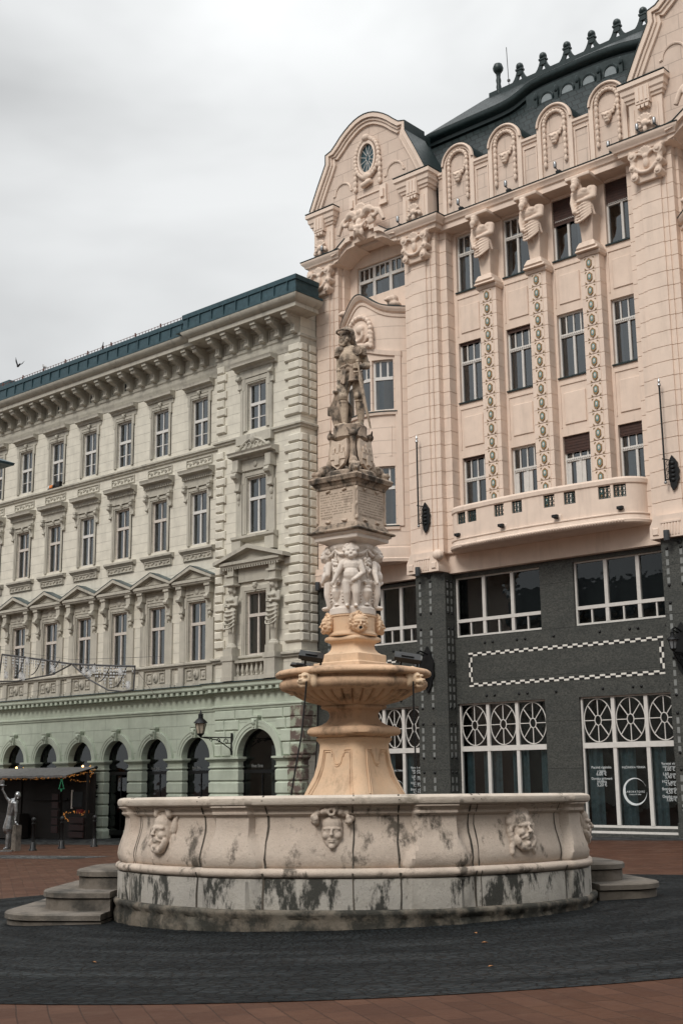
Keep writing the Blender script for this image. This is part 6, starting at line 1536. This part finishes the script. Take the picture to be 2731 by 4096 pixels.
b.cap(q(75,765,.06),q(45,730,.02),.075,.058); b.cap(q(40,725,.02),q(8,660,-.05),.052,.036); b.ell(q(4,650,-.06),(.045,.035,.06))
for i in range(4): b.cap(q(0+5*i,640,-.06),q(-4+6*i,618,-.07),.013,.011,6)
obj('body', fused(b, .012, 'statue_body', M['silver'], 2), None, T, local=True)
b = MB(); b.ell(q(143,702),(.125,.135,.15)); b.ell(q(155,715,-.08),(.05,.05,.06)); b.ell(q(160,705,-.125),(.018,.03,.02)); b.ell(q(150,728,-.09),(.05,.04,.04)); b.ell(q(128,705,-.02),(.02,.03,.035))
obj('head', fused(b, .009, 'statue_head', M['silver'], 2), None, T, local=True)
b = MB(); b.lathe([(.11,0),(.12,.02),(.095,.05),(.1,.22),(0,.23)], 14, c=(q(0,600)[0]-.02,-.07)); b.lathe([(.19,-.0),(.19,.02),(.1,.02)],16,c=(q(0,600)[0]-.02,-.07)); b.fn(lambda x,y,z: (x,y,z+q(0,615)[2])); obj('hat', b, M['silver'], T, 40, local=True)
obj('base_slab', MB().box(-.36,.12,-.26,.26,-.05,.05), M['silver'], T, local=True)
m = MB(); m.cbox(-.14,.14,-.14,.14,-.05,1.02,.02); single('granite_pillar', m, M['step'], 'low square granite pillar at the right hand of the silver statue', 'pillar', (0,0,0)).location = (SX[0]+er.x*.2+vd.x*.05, SX[1]+er.y*.2+vd.y*.05, zs)

# cafe awning, lights and stall in front of the arcade
AW = thing('awning', 'wide grey canvas awning over the dark market stall in front of the arcade', 'awning', (-46,25.2,2.2))
m = MB(); xa, xb = -52.6, -40.2; n = 24
for i in range(n):
    a = xa+(xb-xa)*i/n; c = xa+(xb-xa)*(i+1)/n; sg = lambda x: .025*math.sin(x*4.1)
    m.add([(a,25.68,2.62),(c,25.68,2.62),(c,23.75,2.19+sg(c)),(a,23.75,2.19+sg(a))], [(0,1,2,3)]); m.add([(a,23.75,2.19+sg(a)),(c,23.75,2.19+sg(c)),(c,23.74,2.08+sg(c)),(a,23.74,2.08+sg(a))], [(0,1,2,3)])
obj('canvas', m, M['awning'], AW)
m = MB(); m.tube([(xb,25.7,2.6),(xb,23.78,2.17)], .03, 6); m.tube([(xa,23.78,2.16),(xb,23.78,2.16)], .03, 6); m.ell((xb,25.6,2.58),(.1,.1,.1)); 
for x in (-41.0,-44.0,-47.0,-50.0): m.tube([(x,25.7,1.9),(x,23.8,2.15)], .02, 5)
obj('awning_arm', m, M['iron'], AW, 50)
r = random.Random(21)
T = thing('light_garland', 'orange fairy lights strung along the awning edge and the stall front', 'fairy lights', (-44,23.7,2.0))
m = MB(); w = MB()
def lights(path, n, jit):
    P_ = [V(p) for p in path]; w.tube(P_, .012, 4)
    for i in range(n):
        t = r.random()*(len(P_)-1); k_ = int(t); p = P_[k_].lerp(P_[k_+1], t-k_)
        m.ell(p+V((r.uniform(-jit,jit),r.uniform(-jit,jit)-.03,r.uniform(-jit,jit))), r.uniform(.012,.022), 5, 4)
lights([(-52,23.7,2.05),(-48,23.7,2.03),(-44,23.7,2.04),(-40.25,23.7,2.08)], 120, .05); lights([(-40.2,23.7,2.1),(-40.15,24.6,2.25),(-40.12,25.5,2.45)], 46, .06)
lights([(-40.15,25.4,2.4),(-40.4,25.3,1.8),(-41.0,24.6,1.95)], 30, .06); lights([(-41.2,24.4,.35),(-41.0,24.35,.1),(-40.6,24.3,-.1)], 22, .04); lights([(-41.1,24.35,.3),(-40.4,24.4,.38),(-39.6,24.5,.2)], 26, .05)
obj('bulb', m, M['fairy'], T); w_ = obj('cord', w, M['iron'], T)
for x, t in ((-48.1,'left'),(-42.0,'right')): pass
T = thing('neon_tree', 'small green neon outline of a fir tree under the awning', 'neon sign', (-40.25,23.5,1.4))
pts = [(-.04,0),(-.04,.12),(-.26,.12),(-.12,.27),(-.19,.27),(-.07,.4),(-.13,.41),(-.03,.5),(-.08,.58)]
path = [(x,0,z) for x, z in pts]+[(-x,0,z) for x, z in pts[::-1]]
obj('tube', MB().tube([(a*.95,b,c) for a, b, c in path], .013, 5, closed=True), M['neon'], T, local=True)
obj('hanger', MB().tube([(0,0,.55),(0,.05,.8)], .006, 4), M['iron'], T, local=True)
ST = thing('market_stall', 'dark timber market stall hung with menu boards under the grey awning', 'stall', (-44,25,gz(-44)))
g0 = gz(-44); m = MB()
m.box(-42.0,-39.9,24.9,25.4,g0,.25); m.box(-52,-45.6,24.7,25.3,g0,.2); obj('counter', m, M['wood'], ST)
m = MB()
for x in (-52,-48.9,-45.8,-42.2,-39.95): m.box(x-.06,x+.06,24.85,24.97,g0,2.25)
for z in (.9,1.7): m.box(-45.6,-42.2,25.3,25.4,z,z+.06)
m.box(-52.5,-40.1,25.5,25.56,g0,2.3); obj('frame', m, M['wood'], ST)
for i in range(5): obj('menu_board', MB().cbox(-42.75,-42.2,24.72,24.78,-.75+.42*i,-.42+.42*i,.01), M['board'], ST)
for i in range(3): obj('menu_board', MB().cbox(-41.2+.0,-40.0,24.72,24.8,-.95+.36*i,-.66+.36*i,.01), M['board'], ST)
obj('notice_board', MB().box(-41.0,-40.2,24.75,24.8,.6,1.35), M['room'], ST); obj('board_frame', MB().box(-41.1,-41.0,24.74,24.8,.5,1.45), M['offwhite'], ST)
m = MB()
for x, mt_ in ((-40.9,0),(-40.5,1),(-40.2,0)): pass
for x, t, mt_ in ((-40.75,'row of red tins on the stall counter','redcan'),(-40.25,'pile of oranges on the stall counter','orange')):
    m = MB(); r2 = random.Random(3)
    for i in range(9):
        if mt_ == 'redcan': m.lathe([(0,0),(.05,0),(.05,.2),(0,.2)], 8, c=(-.2+.11*(i%4),-.05+.1*(i//4)))
        else: m.ell((-.2+.09*(i%5),.08*(i//5),.05+.06*(i//5)), .055, 7, 5)
    o = single('tins' if mt_ == 'redcan' else 'oranges', m, M[mt_], t, 'goods', (0,0,0), 50); o.location = (x,25.1,.25)
for x, t in ((-48.15,'glowing bulb in the dark arch at the far left above the awning'),(-42.02,'glowing bulb in the third arch above the awning')):
    single('light_bulb', MB().ell((0,0,0),.055,8,6), M['bulb'], t, 'light bulb', (0,0,0), 60, 'bulbs in the arches').location = (x+.15,26.0,2.66)

# festive wings of wire and stars slung across the street
YQ = 14.0; W0 = (-26.77,6.39)
def wing(name, top, bot, label, seed):
    c = V((sum(p[0] for p in top)/len(top), YQ, sum(p[1] for p in top)/len(top))); T = thing(name, label, 'light decoration', c, 0, 'festive light frames across the street')
    m = MB(); m.tube([(x,YQ,z) for x, z in top], .04, 6); m.tube([(x,YQ,z) for x, z in bot], .032, 6)
    m.tube([(top[0][0],YQ,top[0][1]),(bot[0][0],YQ,bot[0][1])], .03, 5); m.tube([(top[-1][0],YQ,top[-1][1]),(bot[-1][0],YQ,bot[-1][1])], .03, 5); obj('frame', m, M['wire'], T, 50)
    r = random.Random(seed); s = MB(); l = MB()
    lerp = lambda P_, x: next((a[1]+(b[1]-a[1])*(x-a[0])/(b[0]-a[0]) for a, b in zip(P_, P_[1:]) if a[0] <= x <= b[0]), P_[-1][1])
    xs = sorted([top[0][0], top[-1][0]])
    for i in range(46):
        x = r.uniform(xs[0]+.05, xs[1]-.05); zt, zb = lerp(top,x), lerp(bot,x); L_ = (zt-zb)*r.uniform(.2,.95)
        s.tube([(x,YQ,zt),(x,YQ,zt-L_)], .006, 4)
        for j in range(int(L_/.12)): l.ell((x,YQ-.01,zt-.06-.12*j),(.024,.024,.045),5,4)
    for i in range(5):
        x = r.uniform(xs[0]+.2, xs[1]-.2); z = r.uniform(lerp(bot,x)+.1, lerp(top,x)-.1); st = MB()
        for j in range(6): a = PI*j/6; st.tube([(x-.16*math.cos(a),YQ-.03,z-.16*math.sin(a)),(x+.16*math.cos(a),YQ-.03,z+.16*math.sin(a))], .018, 4)
        obj('star', st, M['led'], T)
    for i in range(3): x = xs[0]+(xs[1]-xs[0])*(.2+.25*i); s.tube([(x+.7*t,YQ-.02,lerp(bot,x)+.05+(lerp(top,x)-lerp(bot,x))*(.1+.8*t*t)) for t in [j/6 for j in range(7)]], .02, 5)
    obj('hanging_wire', s, M['wire'], T); obj('lamp_string', l, M['led'], T)
wing('festive_wing', [(-31.55,7.1),(-29.2,6.76),(-26.77,6.39)], [(-31.72,6.0),(-30.4,5.93),(-29.2,6.0),(-28.0,6.05),(-26.80,6.36)], 'wire wing of stars and light strings, left half, hanging before the cream building', 4)
wing('festive_wing', [(-26.70,6.38),(-24.8,6.2),(-22.86,6.04)], [(-26.66,6.34),(-25.6,5.72),(-24.4,5.25),(-23.5,5.15),(-22.92,5.19)], 'wire wing of stars and light strings, right half, ending near the mint cornice', 7)
for pts, t in (([(-36,14,8.1),(-31.76,14,7.33),(-26.5,14,6.62),(-21.32,14.6,6.3),(-12,27.4,7.0)],'long thin wire carrying the festive wings across the street'),([(-22.9,14.0,6.05),(-21.27,14.2,4.6),(-15,20,2.0)],'pale stay rope slanting down from the right festive wing')):
    P_ = [pts[0]]+pts[1:]
for pts, t, m_ in (([(-40,14,8.7),(-31.76,14,7.33),(-26.7,14,6.55),(-21.32,14,6.3),(-14,14,7.2),(-2,27.3,9.2)],'long thin wire carrying the festive wings across the street','wire'),):
    pts = pts[:4]+[(-18.0,19.5,6.65),(-16.2,27.45,8.0)] if False else pts[:4]
    single('span_wire', MB().tube(pts, .009, 4), M[m_], t, 'wire', pts[0], 60)
single('span_wire', MB().tube([(-33.5,14,5.05),(-31.58,14,5.24),(-28.6,14,5.5),(-26.27,14,5.74)], .007, 4), M['wire'], 'thin wire rising below the left festive wing', 'wire', (-33.5,14,5.05), 60)
single('stay_rope', MB().tube([(-22.9,14,6.02),(-22.1,14,5.3),(-21.27,14,4.55)], .010, 4), M['step'], 'pale stay rope slanting down from the right festive wing', 'rope', (-22.9,14,6.02), 60)

# birds
def bird(flying):
    b = MB(); b.ell((0,0,0),(.17,.075,.08)); b.ell((.16,0,.05),(.06,.05,.05)); b.cap((.2,0,.05),(.245,0,.04),.015,.006,6); b.cap((-.12,0,.0),(-.34,0,.02),.05,.03,7)
    if flying:
        for s in (-1,1): b.add([(-.08,s*.04,.02),(.1,s*.04,.03),(.0,s*.22,.26),(-.12,s*.3,.46),(-.16,s*.2,.22)], [(0,1,2,3,4)]); b.add([(-.08,s*.05,.0),(.1,s*.05,.01),(.0,s*.23,.24),(-.12,s*.3,.455),(-.16,s*.21,.2)], [(4,3,2,1,0)])
    else:
        b.ell((-.05,0,.02),(.2,.085,.07))
        for s in (-1,1): b.cap((.02,s*.03,-.06),(.02,s*.03,-.14),.012,.01,5)
    return b
o = single('flying_bird', bird(True), M['bird'], 'dark pigeon flying above the left roof', 'bird', (0,0,0), 50); o.location = (-40.5,20,23.28); o.rotation_euler = (.2,.1,PI*.92); o.scale = (.85,)*3
o = single('perched_bird', bird(False), M['birdgrey'], 'pale pigeon perched on the roof rail of the cream building', 'bird', (0,0,0), 50); o.location = (-45.3,24.9,25.56); o.rotation_euler = (0,-.5,PI)

# neighbours at the left edge: eaves of a nearer house, a flat-roofed block behind
NX = -31.35
T = thing('pink_house', 'pink house whose dark eaves poke in at the left edge before the cream building', 'house', (-39,7,gz(-36)))
m = MB(); m.box(-46,NX-1.5,2,12.6,-1.8,14.6); obj('wall', m, M['pink'], T)
HP = [(NX-1.5,2),(NX-1.5,12.6),(-46,12.6)]
m = MB(); m.mould([(0,14.4),(.35,14.5),(.4,14.8),(.85,14.95),(.95,15.05),(1.0,15.2),(0,15.22)], HP); obj('cornice', m, M['pinkorn'], T, 30)
m = MB(); m.mould([(0,15.2),(1.45,15.2),(1.48,15.3),(0,15.98)], HP); m.add([(NX-1.5,2,15.95),(NX-1.5,12.6,15.95),(-46,12.6,15.95),(-46,2,15.95),(-37,4,18),(-37,8,18)], [(0,1,5,4),(1,2,5),(2,3,4,5),(0,4,3)]); obj('roof', m, M['zinc'], T)
T = thing('grey_block', 'flat grey roof block rising behind the far left end of the cream roof', 'building', (-62,34,gz(-62)))
m = MB(); m.box(-75,-56.75,30,48,-2,28.2); obj('wall', m, M['awning'], T); m = MB(); m.box(-75,-56.6,29.9,48.1,28.2,28.5); obj('roof_edge', m, M['zinc'], T)

# unseen rows: one mirrored in dark windows, side wing added to block low sky
T = thing('opposite_houses', 'unseen pale houses: a row mirrored in the dark shop windows and an added side wing blocking low sky', 'house', (-35,-40,gz(-35)))
m = MB(); H = [(x-.6,x+.6,z,z+2.2) for x in range(-78,20,3) for z in (2.2,6.2,10.2,14.2)]
k0 = 0; wall(m, -80, 20, -3, 17.5, 0, H, .3); m.box(-80,20,.35,14,-3,17.5); m.fn(lambda x,y,z: (-60-x,-40-y,z)); k0 = len(m.v); wall(m, -34, 22, -3, 17.5, 0, [h for h in H if -32 < h[0] < 19], .3); m.box(-34,22,.35,14,-3,17.5); m.fn(lambda x,y,z: (27+y,x,z), k0); obj('wall', m, M['cream'], T)
m = MB(); m.pyz([(-39,17.5),(-39.2,17.9),(-47,22.5),(-54.5,17.5)], -80, 20); m.add([(26,-34,17.5),(26,22,17.5),(34,22,22.5),(34,-34,22.5),(41,22,17.5),(41,-34,17.5)], [(0,1,2,3),(3,2,4,5)]); obj('roof', m, M['slate'], T)
# ground
def ground_mat():
    m, nt, p = _nt('red_brick_paving'); g = N(nt, 'NewGeometry').outputs['Position']
    mp = N(nt, 'Mapping', {'Vector': g, 'Rotation': (0,0,math.radians(33))}).outputs[0]
    wv = N(nt, 'VectorMath', {0: mp, 1: N(nt, 'VectorMath', {0: N(nt, 'TexNoise', {'Vector': g, 'Scale': .7, 'Detail': 2}).outputs['Color'], 1: (.06,.06,0)}, operation='MULTIPLY').outputs[0]}, operation='ADD').outputs[0]
    br = N(nt, 'TexBrick', {'Vector': wv, 'Scale': 1., 'Mortar Size': .006, 'Mortar Smooth': .4, 'Brick Width': .5, 'Row Height': .25, 'Color1': (.062,.025,.013,1), 'Color2': (.10,.045,.026,1), 'Mortar': (.022,.011,.007,1), 'Bias': -.2})
    n = noise(nt, g, .9, 6, .7); c = mix(nt, ramp(nt, n, .35, .65, 0, .6), br.outputs[0], (.055,.028,.02)); n3 = noise(nt, g, 2.4, 6, .7); c = mix(nt, ramp(nt, n3, .56, .7, 0, .35), c, (.105,.062,.042))
    nt.links.new(c, p.inputs['Base Color']); nt.links.new(ramp(nt, n, .3, .7, .34, .75), p.inputs['Roughness']); p.inputs['Specular IOR Level'].default_value = .11
    nt.links.new(N(nt, 'Bump', {'Height': math_(nt, 'SUBTRACT', math_(nt, 'MULTIPLY', noise(nt, g, 9, 4), .5), br.outputs['Fac']), 'Strength': .5, 'Distance': .02}).outputs[0], p.inputs['Normal']); return m
def setts(name, polar, c1, c2, mo, size, r0=.42):
    m, nt, p = _nt(name); g = N(nt, 'NewGeometry').outputs['Position']
    if polar:
        sx = N(nt, 'SeparateXYZ', {0: g}); a = math_(nt, 'ARCTAN2', sx.outputs[1], sx.outputs[0]); rad = N(nt, 'VectorMath', {0: N(nt, 'CombineXYZ', {0: sx.outputs[0], 1: sx.outputs[1]}).outputs[0]}, operation='LENGTH').outputs['Value']
        vec = N(nt, 'CombineXYZ', {0: math_(nt, 'MULTIPLY', a, 6.5), 1: rad}).outputs[0]
    else: vec = N(nt, 'Mapping', {'Vector': g, 'Rotation': (0,0,.6)}).outputs[0]
    vec = N(nt, 'VectorMath', {0: vec, 1: N(nt, 'VectorMath', {0: N(nt, 'TexNoise', {'Vector': g, 'Scale': 3., 'Detail': 3}).outputs['Color'], 1: (.09,.09,0)}, operation='MULTIPLY').outputs[0]}, operation='ADD').outputs[0]
    v = N(nt, 'TexVoronoi', {'Vector': vec, 'Scale': 1/size, 'Randomness': .8}, feature='DISTANCE_TO_EDGE').outputs['Distance']; vc = N(nt, 'TexVoronoi', {'Vector': vec, 'Scale': 1/size, 'Randomness': .8}).outputs['Color']
    cv = N(nt, 'SeparateXYZ', {0: vc}).outputs[0]; c = mix(nt, cv, c1, c2); n = noise(nt, N(nt, 'Mapping', {'Vector': vec, 'Scale': (.35,1.6,1)}).outputs[0], .9, 6, .7); c = mix(nt, ramp(nt, n, .47, .66, 0, .7), c, k(c2,2.1)); jt = ramp(nt, v, .02, .10); c = mix(nt, jt, mo, c)  # paler streaks paint wet sheen into the colour, over the smoother patches
    nt.links.new(c, p.inputs['Base Color']); nt.links.new(ramp(nt, n, .42, .7, r0+.35, r0), p.inputs['Roughness']); p.inputs['Specular IOR Level'].default_value = .13
    h = math_(nt, 'ADD', math_(nt, 'MULTIPLY', ramp(nt, v, .0, .22), 1.0), math_(nt, 'MULTIPLY', math_(nt, 'ADD', noise(nt, g, 16, 3), cv), .45))
    nt.links.new(N(nt, 'Bump', {'Height': h, 'Strength': .9, 'Distance': .035}).outputs[0], p.inputs['Normal']); return m
m = MB(); xs = [-300,-120,-80,-60,-50,-40,-30,-20,-14,-10,-8,-6,-4,-2,0,2,4,6,8,10,14,18,24,40,80,200]; ys = [-200,-60,-30,-20,-10,0,10,20,26,32,60,200]
zz = lambda x: gz(max(-60,min(24,x)))
m.add([(x,y,zz(x)) for x in xs for y in ys], [(i*len(ys)+j,(i+1)*len(ys)+j,(i+1)*len(ys)+j+1,i*len(ys)+j+1) for i in range(len(xs)-1) for j in range(len(ys)-1)])
tag(obj('square_paving', m, ground_mat()), kind='structure')
def disc(r, n, c, dz, r0=0):
    m = MB(); rr = [r0]+[r0+(r-r0)*i/8 for i in range(1,9)]; vs = []
    for i in range(n):
        a = 2*PI*i/n
        for q in rr: x, y = c[0]+q*math.cos(a), c[1]+q*math.sin(a); vs.append((x,y,gz(x)+dz))
    K_ = len(rr); m.add(vs, [(i*K_+t,((i+1)%n)*K_+t,((i+1)%n)*K_+t+1,i*K_+t+1) for i in range(n) for t in range(K_-1)]); return m
DC = (.35,-.75)
tag(obj('cobble_ring', disc(8.75, 160, DC, .006, 1.5), setts('dark_wet_setts', True, (.0028,.0040,.0048), (.0115,.0150,.0170), (.0008,.001,.0012), .11)), kind='structure')
def strip(name, poly, dz, mat):
    m = MB(); m.add([(x,y,gz(x)+dz) for x, y in poly], [tuple(range(len(poly)))]); tag(obj(name, m, mat), kind='structure')
grey = setts('grey_granite_setts', False, (.055,.058,.06), (.09,.092,.092), (.02,.02,.02), .16, .38)
def quadstrip(name, x0, x1, ya, yb, dz, mat, n=30):
    m = MB(); X = [x0+(x1-x0)*i/n for i in range(n+1)]
    m.add([v for x in X for v in ((x,ya(x),gz(x)+dz),(x,yb(x),gz(x)+dz))], [(2*i,2*i+2,2*i+3,2*i+1) for i in range(n)]); tag(obj(name, m, mat), kind='structure')
quadstrip('arcade_pavement', -58, -25.3, lambda x: 19.6, lambda x: 27.6, .005, setts('dark_pavement_slabs', False, (.028,.03,.031), (.045,.047,.047), (.012,.012,.012), .5, .35))
quadstrip('shop_pavement', -25.3, 2, lambda x: 24.6, lambda x: 28.2, .005, bpy.data.materials['dark_pavement_slabs'])
quadstrip('granite_strip', -40, -21.5, lambda x: 9.2+.15*(x+31), lambda x: 11.6+.06*(x+31), .007, grey)
o = single('manhole_cover', MB().lathe([(0,.012),(.44,.012),(.46,.004),(.46,-.01)], 28), M['iron'], 'round iron manhole cover in the paving left of the fountain', 'manhole', (0,0,0)); o.location = (-22.0,10.8,gz(-22.0)+.008)
for i, ((x, y), t) in enumerate(zip(((2.05,-6.6),(6.15,-5.05),(4.2,-2.6),(4.9,-3.4)), ('orange dead leaf on the dark cobbles at lower left','orange dead leaf on the dark cobbles at lower right near the brick edge','small dead leaf on the dark cobbles close to the basin','dead leaf on the dark cobbles below the centre of the basin'))):
    m = MB(); m.add([(-.07,0,.0),(-.02,.035,.012),(.06,.01,.004),(.0,-.035,.014)], [(0,3,2,1)]); m.add([(-.07,0,.004),(-.02,.035,.016),(.06,.01,.008),(.0,-.035,.018)], [(0,1,2,3)])
    o = single('fallen_leaf', m, M['leaf'], t, 'leaf', (0,0,0), group='dead leaves on the cobbles'); o.location = (x,y,gz(x)+.012); o.rotation_euler = (0,0,i*1.3); o.scale = (.6,.6,.6)
# ------------------------------------------------------------------ camera, sky, light
cam = bpy.data.cameras.new('camera'); co = bpy.data.objects.new('camera', cam); COL.objects.link(co); sc.camera = co
cam.sensor_fit = 'VERTICAL'; cam.sensor_height = 36; cam.lens = 43.657; cam.clip_end = 2000; cam.clip_start = .1
RI = V((0.7464922,0.66531027,-0.01056625)); UP = V((0.14635828,-0.14868489,0.97799389)); FW = V((-0.64909834,0.73161127,0.20836578))
co.matrix_world = Matrix(((RI.x,UP.x,-FW.x,13.42),(RI.y,UP.y,-FW.y,-15.33),(RI.z,UP.z,-FW.z,1.98),(0,0,0,1)))
EL, AZ = math.radians(48), math.radians(200)         # sun behind the clouds: height, compass bearing of its light
w = bpy.data.worlds.new('World'); sc.world = w; w.use_nodes = True; nt = w.node_tree; nt.nodes.clear()
sky = N(nt, 'TexSky', sky_type='NISHITA', sun_disc=False, sun_elevation=EL, sun_rotation=AZ, air_density=1., dust_density=2.)
d = N(nt, 'TexCoord').outputs['Generated']; sz = N(nt, 'SeparateXYZ', {0: d}).outputs[2]
cl = N(nt, 'TexNoise', {'Vector': N(nt, 'Mapping', {'Vector': d, 'Scale': (1,1,2.2), 'Location': (.9,-.7,.3)}).outputs[0], 'Scale': 1.9, 'Detail': 5, 'Roughness': .5, 'Distortion': .25}).outputs['Fac']
val = ramp(nt, cl, .38, .60, 3.9, 6.0)
up = ramp(nt, sz, .5, .95, 1., 3.2)
gl = N(nt, 'VectorMath', {0: d, 1: tuple(V((-.645,.655,.395)).normalized())}, operation='DOT_PRODUCT').outputs['Value']; val = math_(nt, 'ADD', val, ramp(nt, gl, .96, 1., 0, 1.3))
v2 = math_(nt, 'MULTIPLY', val, up); cc = N(nt, 'CombineXYZ', {0: math_(nt, 'MULTIPLY', v2, .985), 1: v2, 2: math_(nt, 'MULTIPLY', v2, 1.0)}).outputs[0]
c = mix(nt, .95, sky.outputs[0], cc)
bg = N(nt, 'Background', {'Color': c, 'Strength': .1}); o_ = nt.nodes.new('ShaderNodeOutputWorld'); nt.links.new(bg.outputs[0], o_.inputs[0])
su = bpy.data.lights.new('sun', 'SUN'); su.energy = 1.5; su.angle = math.radians(20); su.color = (1,.95,.88); so = bpy.data.objects.new('sun', su); COL.objects.link(so)
sd = V((.12,-.85,.78)).normalized(); so.rotation_euler = sd.to_track_quat('Z','Y').to_euler()
sc.view_settings.view_transform = 'Standard'; sc.view_settings.look = 'None'; sc.view_settings.gamma = 1; sc.view_settings.exposure = .34
